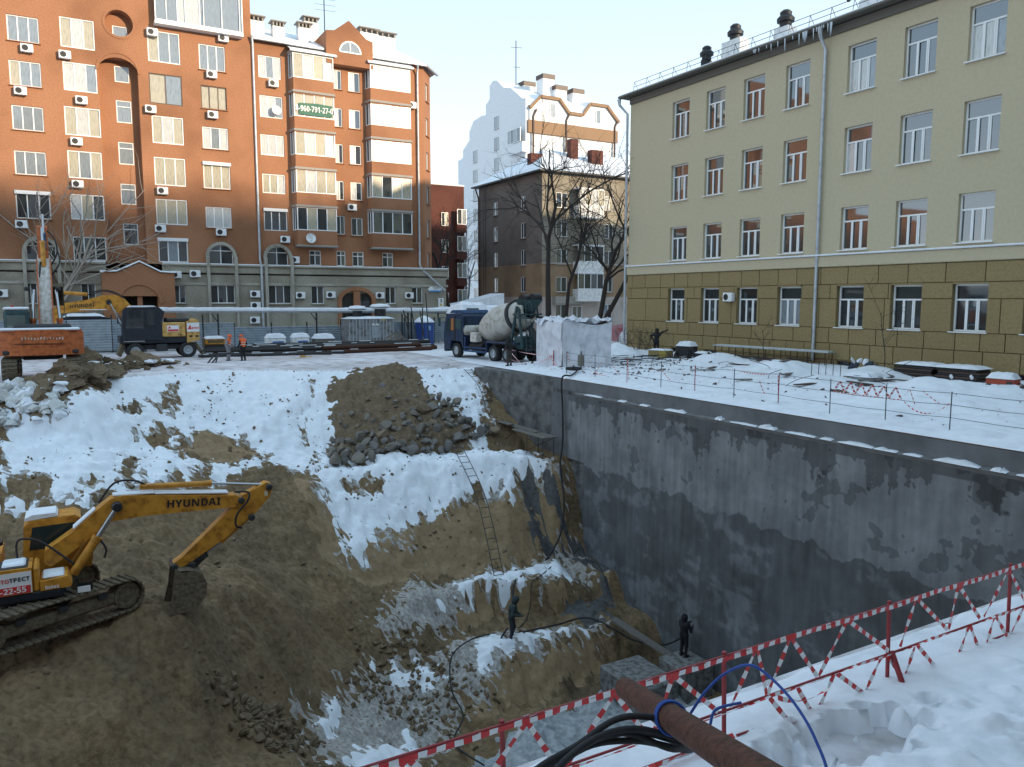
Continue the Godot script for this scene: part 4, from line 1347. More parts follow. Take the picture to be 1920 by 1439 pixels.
func build_school() -> void:
	var t := thing("school_building", "long beige four storey school with ochre block base and white windows", "building", Vector3(39.64, 0, 0), -PI / 2)
	var zs := [-45.36, -41.86, -38.4, -34.92, -30.5, -27.02, -23.58, -20.1, -16.6]
	var rows := [[15.8, 2.65], [11.3, 2.6], [6.92, 2.46], [2.42, 2.42]]
	var up := []
	var low := []
	for z: float in zs:
		for k in 4:
			if k < 3: up.append([z, rows[k][0], 1.8, rows[k][1]])
			else: low.append([z, rows[k][0], 1.8, rows[k][1]])
	var b := mb()
	facade(b, -50.3, 6.2, -12.0, 19.7, up, 0.32)
	b.quad(Vector3(-50.3, 0, 0), Vector3(-50.3, 19.7, 0), Vector3(-50.3, 19.7, -36), Vector3(-50.3, 0, -36), Vector3.LEFT)
	b.quad(Vector3(-12, 0, 0), Vector3(-12, 19.7, 0), Vector3(-12, 19.7, -36), Vector3(-12, 0, -36), Vector3.RIGHT)
	b.quad(Vector3(-50.3, 0, -36), Vector3(-12, 0, -36), Vector3(-12, 19.7, -36), Vector3(-50.3, 19.7, -36), Vector3.FORWARD)
	part(t, "wall", b, M.cream)
	var cellar := [[-44.9, 0.0, 1.1, 0.42], [-41.4, 0.0, 1.3, 0.45], [-30.3, 0.0, 1.4, 0.42], [-26.6, 0.0, 1.5, 0.5], [-23.0, 0.0, 1.5, 0.5], [-20.3, 0.0, 1.2, 0.45]]
	var c := mb()
	facade(c, -50.3, 0.0, -12.0, 6.2, low + cellar, 0.25, -0.02)
	var base := part(t, "base_wall", c, M.joint)
	# ochre blocks, each a piece, proud of the joints, cut where windows are
	var ys := [0.0, 0.48, 1.45, 2.37, 4.09, 4.93, 5.95]
	rng.seed = 33
	for k in 6:
		var step: float = [3.0, 3.1, 3.0, 4.6, 3.48, 3.5][k]
		var z: float = -50.3 + [0.0, -0.9, -2.2, 0.0, -1.2, -2.6][k]
		while z < -12.0:
			var w := step * 0.5 * rng.randf_range(0.8, 1.2)
			var a := maxf(z, -50.3) + 0.022
			var e := minf(z + w, -12.0) - 0.022
			z += w
			if e - a < 0.15:
				continue
			# cut out the openings
			var spans := [[a, e]]
			for h in low + cellar:
				if ys[k] + 0.05 < h[1] + h[3] and ys[k + 1] - 0.05 > h[1]:
					var nxt := []
					for s in spans:
						if h[0] + h[2] <= s[0] or h[0] >= s[1]:
							nxt.append(s)
							continue
						if h[0] - s[0] > 0.12: nxt.append([s[0], h[0]])
						if s[1] - h[0] - h[2] > 0.12: nxt.append([h[0] + h[2], s[1]])
					spans = nxt
			for s in spans:
				var ox := mb()
				ox.box(Vector3((s[0] + s[1]) * 0.5, (ys[k] + ys[k + 1]) * 0.5, 0.02), Vector3(s[1] - s[0], ys[k + 1] - ys[k] - 0.044, 0.12), Basis(), 0.012)
				part(base, "block", ox, pick([M.ochre, M.ochre, M.ochre_b]))
	# fill round window tops where a block course is higher than the opening
	for h in low:
		part(base, "block", box_at(Vector3(h[0] + 0.9, 4.885, 0.018), Vector3(1.8, 0.09, 0.11)), M.ochre)
	var lg := mb()
	lg.box(Vector3(-31.15, 6.3, 0.06), Vector3(38.3, 0.66, 0.22), Basis(), 0.04)
	part(t, "moulding", lg, M.cream)
	part(t, "ledge", box_at(Vector3(-31.15, 6.68, 0.12), Vector3(38.4, 0.1, 0.36), 0.03), M.snow)
	var kk := 0
	for h in up + low:
		var pm := [M.glass, M.glass, M.glass, M.glass]
		if h[1] > 15.0 and (absf(h[0] + 30.5) < 0.1 or absf(h[0] + 23.58) < 0.1): pm = [M.glass, M.blind, M.blind, M.pale_pane]
		if h[1] > 11.0 and h[1] < 12.0 and absf(h[0] + 30.5) < 0.1: pm = [M.glass, M.blind, M.glass, M.glass]
		if h[1] < 3.0: pm = [M.glass_dark, M.glass_dark, M.glass, M.glass_dark]
		if h[1] < 3.0 and absf(h[0] + 34.92) < 0.1: pm = [M.glass_dark, M.pale_pane, M.pale_pane, M.pale_pane]
		window(t, Transform3D(Basis(), Vector3(h[0], h[1], 0)), h[2], h[3], "school", M.frame, pm, 0.26, M.plastic, 0.09)
		kk += 1
	for h in cellar:
		window(t, Transform3D(Basis(), Vector3(h[0], h[1] + 0.02, 0)), h[2], h[3] - 0.02, "two", M.frame_brown, [M.glass_dark], 0.14, null, 0.05)
	# roof
	var r := mb()
	r.quad(Vector3(-51.0, 19.98, 0.75), Vector3(-11.5, 19.98, 0.75), Vector3(-11.5, 24.4, -11), Vector3(-43.0, 24.4, -11), Vector3(0, 1, 1))
	r.quad(Vector3(-51.0, 19.98, -36.75), Vector3(-11.5, 19.98, -36.75), Vector3(-11.5, 24.4, -11), Vector3(-43.0, 24.4, -11), Vector3(0, 1, -1))
	r.tri(Vector3(-51.0, 19.98, 0.75), Vector3(-51.0, 19.98, -36.75), Vector3(-43.0, 24.4, -11), Vector3(-1, 1, 0))
	var roof := part(t, "roof", r, M.snow)
	var s := mb()
	s.box(Vector3(-31.25, 19.9, 0.3), Vector3(39.5, 0.12, 0.96), Basis(), 0.02)
	s.box(Vector3(-50.65, 19.9, -11.2), Vector3(0.7, 0.12, 22.1))
	s.box(Vector3(-31.15, 19.55, 0.06), Vector3(38.3, 0.5, 0.16), Basis(), 0.03)
	part(roof, "eaves", s, mat(lin(0.13, 0.12, 0.1), 0.8))
	part(roof, "eave_snow", box_at(Vector3(-31.25, 20.0, 0.4), Vector3(39.4, 0.08, 0.75), 0.03), M.snow)
	var rl := mb()
	var z := -49.5
	while z < -12.0:
		rl.tube([Vector3(z, 20.0, 0.45), Vector3(z, 20.85, 0.3)], 0.02, 4)
		rl.tube([Vector3(z, 20.8, 0.3), Vector3(z, 20.2, -0.15)], 0.018, 4)
		z += 1.5
	for y: float in [20.45, 20.82]:
		rl.tube([Vector3(-49.5, y, 0.37 - (y - 20.4) * 0.18), Vector3(-12, y, 0.37 - (y - 20.4) * 0.18)], 0.02, 4)
	part(roof, "railing", rl, M.dark_steel)
	# icicles under the eave by the downpipe
	for i in 26:
		var zz := rng.randf_range(-37.2, -31.0)
		var l := rng.randf_range(0.15, 0.9) * (1.0 if zz > -34.5 else 0.7)
		var ic := mb()
		ic.tube([Vector3(zz, 19.86, 0.72), Vector3(zz, 19.86 - l * 0.5, 0.72), Vector3(zz, 19.86 - l, 0.72)], [0.05, 0.03, 0.004], 5)
		part(roof, "icicle", ic, mat(lin(0.6, 0.66, 0.7), 0.2) if i == 0 else roof.get_node("icicle").material_override)
	# chimneys
	for q in [[-40.3, -1.0, 1.7, 1.1, 1], [-36.0, -1.0, 1.1, 0.7, 1], [-42.6, -0.6, 0.5, 0.5, 2], [-29.6, -1.0, 1.6, 0.5, 1]]:
		var y: float = 20.0 + (0.75 - q[1]) * 0.39
		var ch := part(roof, "chimney", box_at(Vector3(q[0], y + q[3] * 0.5 - 0.4, q[1]), Vector3(q[2] * (1.0 if q[4] == 1 else 0.5), q[3] + 0.4, 0.9), 0.03), M.white if q[4] == 1 else M.black)
		var cw := mb()
		cw.lathe([Vector2(0.42, 0), Vector2(0.42, 0.35), Vector2(0.6, 0.4), Vector2(0.62, 0.62), Vector2(0.4, 0.85), Vector2(0.42, 1.05), Vector2(0.25, 1.2), Vector2(0, 1.25)], 12, Transform3D(Basis.from_scale(Vector3.ONE * (0.9 if q[4] == 1 else 0.8)), Vector3(q[0], y + q[3] - 0.2, q[1])))
		part(ch, "cowl", cw, M.black)
	part(roof, "vent_pipe", box_at(Vector3(-30.8, 22.6, -0.2), Vector3(0.14, 3.2, 0.14)), M.rust)
	# downpipes
	for q in [[-31.9, 0.0], [-50.45, 0.0]]:
		var dp := mb()
		dp.tube([Vector3(q[0] + (0.0 if q[0] > -40 else -0.4), 19.75, 0.75), Vector3(q[0] + (0.0 if q[0] > -40 else -0.35), 19.3, 0.72), Vector3(q[0], 18.6, 0.2), Vector3(q[0], 0.35, 0.2)], [0.16, 0.1, 0.1, 0.1], 8)
		for y: float in [3.0, 6.0, 9.0, 12.0, 15.0]:
			dp.lathe([Vector2(0.1, 0), Vector2(0.12, 0), Vector2(0.12, 0.08), Vector2(0.1, 0.08)], 8, Transform3D(Basis(), Vector3(q[0], y, 0.2)))
		part(t, "downpipe", dp, M.zinc)

func build_far_houses() -> void:
	# five storey house with a brown end wall
	var t := thing("brown_house", "five storey house with dark brown end wall and shops at street level", "building", Vector3(49.4, 0, -79.1))
	var ends := []
	for k in 5:
		for x: float in [4.1, 11.2]:
			ends.append([x, [1.6, 4.9, 8.2, 11.5, 14.9][k], 1.2, 1.9 if k < 4 else 1.7])
	var fronts := []
	for k in 5:
		for x: float in [2.0, 9.2, 13.4, 18.0]:
			fronts.append([x, [1.6, 4.9, 8.2, 11.5, 14.9][k], 1.6 if x < 9 else 1.3, 1.8])
	var xe := Transform3D(Basis(Vector3.UP, -PI / 2), Vector3(0, 0, 0)) * Transform3D(Basis(), Vector3(-16.2, 0, 0))
	var seg := [[0.0, 4.3, M.pale_wall, M.pale_wall], [4.3, 8.3, M.tan_wall, M.tan_wall], [8.3, 18.9, M.brown_wall, M.olive_wall]]
	for s in seg:
		var e := mb()
		e.xf = xe
		facade(e, 0, s[0], 16.2, s[1], ends, 0.15)
		part(t, "end_wall", e, s[2])
		var f := mb()
		facade(f, 0, s[0], 24.0, s[1], fronts, 0.15)
		part(t, "front_wall", f, s[3])
	for h in ends:
		window(t, xe * Transform3D(Basis(), Vector3(h[0], h[1], 0)), h[2], h[3], "two", M.frame, [M.glass, M.glass_dark], 0.1, M.slab)
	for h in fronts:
		window(t, Transform3D(Basis(), Vector3(h[0], h[1], 0)), h[2], h[3], "two", M.frame, [M.blind, M.drape] if h[1] > 14 and h[0] > 5 else [M.glass, M.glass_dark], 0.1, M.slab)  # top-storey panes take curtain colours in place of bright reflections
	var bk := mb()
	bk.box(Vector3(12, 9.4, -8.1), Vector3(23.7, 18.8, 15.9))
	part(t, "core", bk, M.brown_wall)
	var r := mb()
	r.quad(Vector3(-0.8, 19.1, 0.8), Vector3(24.8, 19.1, 0.8), Vector3(20, 23.2, -8), Vector3(5.0, 23.2, -8), Vector3(0, 1, 1))
	r.tri(Vector3(-0.8, 19.1, 0.8), Vector3(-0.8, 19.1, -17), Vector3(5.0, 23.2, -8), Vector3(-1, 1, 0))
	r.quad(Vector3(-0.8, 19.1, -17), Vector3(24.8, 19.1, -17), Vector3(20, 23.2, -8), Vector3(5.0, 23.2, -8), Vector3(0, 1, -1))
	var roof := part(t, "roof", r, M.snow)
	part(roof, "eaves", box_at(Vector3(12, 19.0, -8.1), Vector3(25.6, 0.2, 17.8), 0.02), M.black)
	for q in [[8.0, -5.5, 1.1, 4.0], [10.5, -4.0, 1.8, 2.6], [2.0, -5.0, 1.6, 1.6]]:
		part(roof, "chimney", box_at(Vector3(q[0], 20.3 + q[3] * 0.5, q[1]), Vector3(q[2], q[3], 0.9)), M.maroon_wall)
	for y: float in [4.9, 8.2, 14.9]:
		var bal := mb()
		bal.box(Vector3(6.3, y - 0.4, 0.6), Vector3(3.8, 1.5, 1.2), Basis(), 0.04)
		var o := part(t, "balcony", bal, M.white)
		var gl := window(t, Transform3D(Basis(), Vector3(4.4, y + 0.35, 1.18)), 3.8, 1.9, "four", M.frame, [M.blind, M.drape] if y > 14 else [M.glass, M.glass_dark], 0.02)  # top balcony panes: curtain colours standing in for the sun reflection
		gl.name = "balcony_glazing"
		part(o, "balcony_top", box_at(Vector3(6.3, y + 2.32, 0.6), Vector3(3.9, 0.12, 1.3)), M.snow)
	part(t, "belt_course", box_at(Vector3(12, 8.32, 0.06), Vector3(24.1, 0.16, 0.16)), M.pale_wall)
	var dp := mb()
	dp.tube([Vector3(-0.8, 18.9, -15.8), Vector3(-0.15, 17.6, -16.0), Vector3(-0.15, 0.5, -16.0)], 0.1, 6)
	part(t, "downpipe", dp, M.maroon_wall)
	var ld := mb()
	for x: float in [-13.9, -14.5]:
		ld.tube([Vector3(-0.25, 2.0, x), Vector3(-0.25, 19.3, x)], 0.03, 4)
	for i in 50:
		ld.tube([Vector3(-0.25, 2.2 + i * 0.34, -13.9), Vector3(-0.25, 2.2 + i * 0.34, -14.5)], 0.02, 4)
	part(t, "fire_ladder", ld, M.dark_steel)
	# shop entrance on the street corner
	var sh := mb()
	sh.box(Vector3(3.6, 3.9, 0.35), Vector3(4.2, 0.9, 0.7), Basis(), 0.05)
	part(t, "shop_canopy", sh, M.slab)
	window(t, Transform3D(Basis(), Vector3(4.3, 0.3, 0.1)), 1.5, 2.9, "two", M.frame, [M.glass], 0.04).name = "shop_door"
	# white tower house behind
	var w := thing("white_tower_house", "tall white house with stepped mansard roofs and a brown band", "building", Vector3(66.0, 0, -110.8))
	var prof := [Vector2(0, 0), Vector2(0, 36.2), Vector2(-1.0, 36.3), Vector2(-4.8, 38.8), Vector2(-7.2, 39.4), Vector2(-9.6, 41.1), Vector2(-11.0, 41.4), Vector2(-12.3, 40.8), Vector2(-12.3, 38.6), Vector2(-13.7, 37.9), Vector2(-13.7, 36.2), Vector2(-15.3, 36.4), Vector2(-18.5, 36.1), Vector2(-20.2, 34.5), Vector2(-20.2, 33.0), Vector2(-22.9, 31.6), Vector2(-22.9, 30.3), Vector2(-25.0, 30.0), Vector2(-25.0, 0)]
	var pw := PackedVector2Array()
	for p in prof:
		pw.append(p)
	var wb := mb()
	# profile lies in the plane x = 0, across -z
	wb.prism(pw, 0.0, 18.0, Transform3D(Basis(Vector3(0, 0, 1), Vector3(0, 1, 0), Vector3(1, 0, 0)), Vector3.ZERO))
	part(w, "body", wb, M.white_wall)
	var fr := mb()
	fr.prism(PackedVector2Array([Vector2(0.6, 32.0), Vector2(0.6, 34.7), Vector2(2.5, 36.6), Vector2(6.1, 36.6), Vector2(8.1, 34.6), Vector2(10.8, 34.6), Vector2(12.4, 36.6), Vector2(15.9, 36.6), Vector2(18.2, 34.4), Vector2(18.2, 32.0)]), -3.0, 0.3)
	part(w, "front_gables", fr, M.white_wall)
	var band := mb()
	band.box(Vector3(9.3, 31.8, 0.1), Vector3(18.0, 2.0, 0.5))
	part(w, "brown_band", band, M.band_brown)
	var eb := mb()
	var el := [Vector2(0.5, 34.6), Vector2(2.5, 36.6), Vector2(6.2, 36.6), Vector2(8.1, 34.6), Vector2(10.8, 34.6), Vector2(12.4, 36.6), Vector2(15.9, 36.6), Vector2(18.4, 34.2)]
	for i in 7:
		eb.bar(Vector3(el[i].x, el[i].y, 0.45), Vector3(el[i + 1].x, el[i + 1].y, 0.45), 0.5, 0.45)
	part(w, "eave_trim", eb, M.band_brown)
	var rs := mb()
	for i in 7:
		rs.quad(Vector3(el[i].x, el[i].y + 0.25, 0.7), Vector3(el[i + 1].x, el[i + 1].y + 0.25, 0.7), Vector3(el[i + 1].x, maxf(38.4, el[i + 1].y + 1.4), -6.0), Vector3(el[i].x, maxf(38.4, el[i].y + 1.4), -6.0), Vector3(0, 1, 1))
	rs.quad(Vector3(0.5, 38.4, -6), Vector3(18.0, 38.4, -6), Vector3(18.0, 36, -14), Vector3(0.5, 36, -14), Vector3.UP)
	part(w, "roof", rs, M.snow)
	for q in [[6.0, -3.6, 40.8], [7.9, -2.6, 39.0], [11.6, -3.0, 39.0], [5.5, -9.0, 40.8]]:
		var cb := part(w, "chimney", box_at(Vector3(q[0], q[2] - 3.0, q[1]), Vector3(2.2 if q[2] < 43 else 2.0, 6.0, 2.0)), M.white_wall)
		part(cb, "chimney_cap", box_at(Vector3(q[0], q[2] + 0.15, q[1]), Vector3(2.4, 0.7, 2.3)), M.frame_brown)
	var ma := mb()
	ma.tube([Vector3(3.4, 38, -9), Vector3(3.4, 48.0, -9)], 0.08, 5)
	ma.tube([Vector3(2.4, 46.8, -9), Vector3(4.6, 47.0, -9)], 0.04, 4)
	ma.tube([Vector3(2.9, 43.6, -9), Vector3(4.2, 43.7, -9)], 0.04, 4)
	part(w, "antenna", ma, M.dark_steel)
	var xw := Transform3D(Basis(Vector3.UP, -PI / 2), Vector3(-0.02, 0, 0))
	for y: float in [19.2, 22.7, 26.2, 29.6, 33.1]:
		for z: float in [-10.5, -18.6]:
			if z < -15 and y > 32: continue
			window(w, xw * Transform3D(Basis(), Vector3(z, y - (0.9 if z < -15 else 0.0), 0)), 1.5, 2.1, "one", M.frame, [M.pale_pane], -0.08, M.slab)
	for y: float in [4.0, 7.5, 11.0, 14.5]:
		window(w, xw * Transform3D(Basis(), Vector3(-18.3, y, 0)), 1.5, 2.1, "one", M.frame, [M.glass], -0.08, M.slab)
		window(w, xw * Transform3D(Basis(), Vector3(-23.6, y, 0)), 2.2, 2.4, "two", M.frame_brown, [M.glass, M.pale_pane], -0.08, M.slab)
	for x: float in [4.4, 13.6]:
		window(w, Transform3D(Basis(), Vector3(x, 33.6, 0.32)), 1.0, 2.2, "one", M.frame, [M.pale_pane], -0.08)
	for y: float in [23.0, 29.4]:
		var cor := window(w, xw * Transform3D(Basis(), Vector3(-4.4, y, 0.5)), 4.2, 2.2, "four", M.frame, [M.pale_pane, M.glass], -0.35)
		cor.name = "corner_glazing"
		part(w, "corner_balcony", box_at(Vector3(-0.2, y - 0.9, -2.1), Vector3(1.2, 1.6, 4.8)), M.white_wall if y > 25 else M.band_brown)
	for x: float in [1.2, 7.6, 17.6]:
		var dp2 := mb()
		dp2.tube([Vector3(x + 0.5, 34.5, 0.6), Vector3(x, 33.4, 0.42), Vector3(x, 14, 0.42)], 0.16, 6)
		part(w, "downpipe", dp2, M.frame_brown)
	# dark red house in the gap
	var m := thing("maroon_house", "dark red brick house half hidden in the gap behind bare trees", "building", Vector3(40.6, 0, -86.5))
	var mw := mb()
	mw.box(Vector3(-0.5, 8.8, -7.0), Vector3(5.4, 17.6, 14.0))
	part(m, "walls", mw, M.maroon_wall)
	for y: float in [3.2, 6.4, 9.6, 12.8]:
		window(m, Transform3D(Basis(), Vector3(-0.9, y, 0.02)), 0.9, 1.6, "two", M.frame, [M.glass, M.drape], -0.08)
		var bl := mb()
		bl.box(Vector3(1.5, y - 0.3, 0.4), Vector3(1.3, 0.9, 0.8))
		part(m, "balcony", bl, M.maroon_wall)
		window(m, Transform3D(Basis(), Vector3(0.85, y + 0.2, 0.75)), 1.25, 1.8, "two", M.frame, [M.glass, M.pale_pane], -0.1)
	part(m, "roof_snow", box_at(Vector3(-0.5, 17.7, -7.0), Vector3(5.5, 0.2, 14.1), 0.05), M.snow)
	# sheds with snowy roofs in front of it
	var g := thing("low_shed", "low dark red shed with a snowy pitched roof in the gap", "shed", Vector3(40.0, 0, -80.0))
	part(g, "shed_walls", box_at(Vector3(0, 1.6, 0), Vector3(7.0, 3.2, 3.0)), M.maroon_wall)
	var gr := mb()
	gr.prism(PackedVector2Array([Vector2(-3.8, 3.2), Vector2(3.8, 3.2), Vector2(3.8, 4.7), Vector2(-0.5, 3.7)]), -1.7, 1.7)
	part(g, "shed_roof", gr, M.snow)

func build_camera_side_house() -> void:
	# house at the viewpoint, added unseen so less sky light reaches the pit
	var h := thing("added_house", "pale plastered five storey house added unseen behind the pit edge to dim the pit", "building", Vector3(0, 0, 1.2), PI)
	var holes := []
	for x in 22:
		for y in 5:
			holes.append([-45.0 + x * 4.0, 1.2 + y * 4.2, 1.8, 2.2])
	var fb := mb()
	facade(fb, -48.0, 0.0, 45.0, 22.0, holes, 0.2)
	fb.box(Vector3(-1.5, 11.0, -7.3), Vector3(92.8, 21.9, 14.0))
	part(h, "house_walls", fb, M.pale_wall)
	part(h, "house_roof", box_at(Vector3(-1.5, 22.15, -7.0), Vector3(94.0, 0.3, 15.0), 0.05), M.snow)
	for q in holes:
		window(h, Transform3D(Basis(), Vector3(q[0], q[1], 0)), q[2], q[3], "two", M.frame, [M.glass], 0.15)
	# the tall block across the street whose shade lies over the whole site
	var t := thing("panel_block", "long tall apartment block whose shade lies over the site", "building", Vector3(0, 0, 60))
	part(t, "block_walls", box_at(Vector3(60, 22.4, 7), Vector3(300, 44.8, 14)), M.pale_wall)
	part(t, "block_roof", box_at(Vector3(60, 44.95, 7), Vector3(301, 0.3, 15), 0.05), M.snow)

# ------------------------------------------------------------------ vehicles
func vehicle_materials() -> void:
	var dirt := ntex(60, 0.012, 5, [Color(0.62, 0.57, 0.5), Color(0.9, 0.88, 0.85), Color.WHITE, Color.WHITE])
	var heavy := ntex(61, 0.02, 5, [Color(0.62, 0.57, 0.5), Color(0.88, 0.85, 0.8), Color.WHITE, Color.WHITE])
	M.yellow = mat(lin(0.62, 0.275, 0.03), 0.5, 0.0, dirt, 0.35)
	M.pale_yellow = mat(lin(0.6, 0.36, 0.11), 0.55, 0.0, dirt, 0.35)
	M.orange = mat(lin(0.52, 0.135, 0.035), 0.6, 0.0, heavy, 0.3)
	M.worn_white = mat(lin(0.62, 0.6, 0.57), 0.6, 0.0, heavy, 0.4)
	M.blue = mat(lin(0.016, 0.036, 0.085), 0.45, 0.0, dirt, 0.4)
	M.blue_b = mat(lin(0.02, 0.065, 0.17), 0.5, 0.0, dirt, 0.4)
	M.teal = mat(lin(0.03, 0.075, 0.085), 0.6, 0.0, heavy, 0.4)
	M.navy = mat(lin(0.016, 0.02, 0.03), 0.5, 0.0, dirt, 0.4)
	M.drum = mat(lin(0.52, 0.5, 0.46), 0.65, 0.0, dirt, 0.28, M.rough_n, 0.2)
	M.mud = mat(lin(0.16, 0.13, 0.09), 0.95, 0.0, heavy, 0.6, M.rough_n, 0.9)
	M.cab_glass = mat(lin(0.03, 0.045, 0.045), 0.06, 0.2)
	M.glint_orange = mat(lin(0.4, 0.16, 0.06), 0.15, 0.1)  # orange colour that stands in for a glint on the mixer window
	M.lamp_red = mat(lin(0.5, 0.03, 0.02), 0.3)

func poly(a: Array) -> PackedVector2Array:
	var p := PackedVector2Array()
	for q in a:
		p.append(Vector2(q[0], q[1]))
	return p

func slab_of(a: Array, z0: float, z1: float) -> MB:
	var b := mb()
	b.prism(poly(a), z0, z1)
	return b

# cylinder with a thin rod: barrel from a to m, rod from m to b
func ram(parent: Node, a: Vector3, m: Vector3, b: Vector3, r: float, body: Material) -> void:
	var s := mb()
	s.tube([a, m], r, 10)
	s.tube([m - (m - a).normalized() * 0.12, m + (m - a).normalized() * 0.02], r * 1.18, 10)
	var o := part(parent, "hydraulic_cylinder", s, body)
	var d := mb()
	d.tube([m, b], r * 0.55, 8)
	part(o, "rod", d, M.steel)

func wheel_on(parent: Node, at: Vector3, r: float, w: float, rim: Material, side := 1.0) -> void:
	# axle along local z
	var q := Transform3D(Basis(Vector3.RIGHT, PI / 2), at)
	var t := mb()
	t.lathe([Vector2(r * 0.55, -w * 0.5), Vector2(r * 0.88, -w * 0.5), Vector2(r * 0.98, -w * 0.36), Vector2(r, -w * 0.2), Vector2(r, w * 0.2), Vector2(r * 0.98, w * 0.36), Vector2(r * 0.88, w * 0.5), Vector2(r * 0.55, w * 0.5)], 28, q)
	for k in 22:
		var an := TAU * k / 22.0
		t.box(at + Vector3(cos(an), sin(an), 0) * r * 0.995, Vector3(0.03, 0.05, w * 0.8), Basis(Vector3.BACK, an))
	var o := part(parent, "wheel", t, M.rubber)
	var m := mb()
	m.lathe([Vector2(r * 0.56, w * 0.48), Vector2(r * 0.5, w * 0.5), Vector2(r * 0.46, w * 0.25), Vector2(r * 0.2, w * 0.18), Vector2(r * 0.17, w * 0.42), Vector2(0, w * 0.44)], 20, Transform3D(Basis(Vector3.RIGHT, PI / 2 * side), at))
	part(o, "rim", m, rim)

func crawler(parent: Node, z: float, half: float, r: float, w: float, shoe: Material, turn := 0.0) -> void:
	var tf := Transform3D(Basis(Vector3.UP, turn), Vector3.ZERO)
	var f := mb()
	f.box(Vector3(0, r, z), Vector3(half * 2.0 - 0.2, r * 0.75, w * 0.6), Basis(), 0.06)
	var tr := part(parent, "track", f, M.mud, tf)
	for s: float in [-1.0, 1.0]:
		var i := mb()
		i.lathe([Vector2(0, -w * 0.34), Vector2(r * 0.8, -w * 0.34), Vector2(r * 0.82, w * 0.34), Vector2(r * 0.6, w * 0.35), Vector2(r * 0.5, w * 0.28), Vector2(r * 0.2, w * 0.3), Vector2(0, w * 0.36)], 20, Transform3D(Basis(Vector3.RIGHT, PI / 2), Vector3(s * half, r, z)))
		part(tr, "idler", i, M.mud)
	for k in 3:
		var q := mb()
		q.box(Vector3(-half * 0.6 + k * half * 0.6, r * 1.42, z + w * 0.3), Vector3(0.22, 0.14, 0.14))
		part(tr, "bracket", q, M.dark_steel)
	var per := 4.0 * half + TAU * r
	var n := int(per / 0.2)
	var sm := mb()
	sm.box(Vector3(0, 0.0, 0), Vector3(per / n * 0.94, 0.05, w), Basis(), 0.01)
	sm.box(Vector3(0.05, 0.035, 0), Vector3(0.025, 0.05, w * 0.98))
	var shoe_mesh := sm.mesh()
	for k in n:
		var d := per * k / n
		var p: Vector3
		var an: float
		if d < 2 * half:
			p = Vector3(-half + d, 2 * r, z)
			an = 0.0
		elif d < 2 * half + PI * r:
			an = -(d - 2 * half) / r
			p = Vector3(half - sin(an) * r, r + cos(an) * r, z)
		elif d < 4 * half + PI * r:
			p = Vector3(half - (d - 2 * half - PI * r), 0.0, z)
			an = PI
		else:
			an = PI - (d - 4 * half - PI * r) / r
			p = Vector3(-half - sin(an) * r, r + cos(an) * r, z)
		part(tr, "track_shoe", shoe_mesh, shoe, Transform3D(Basis(Vector3.BACK, an), p))

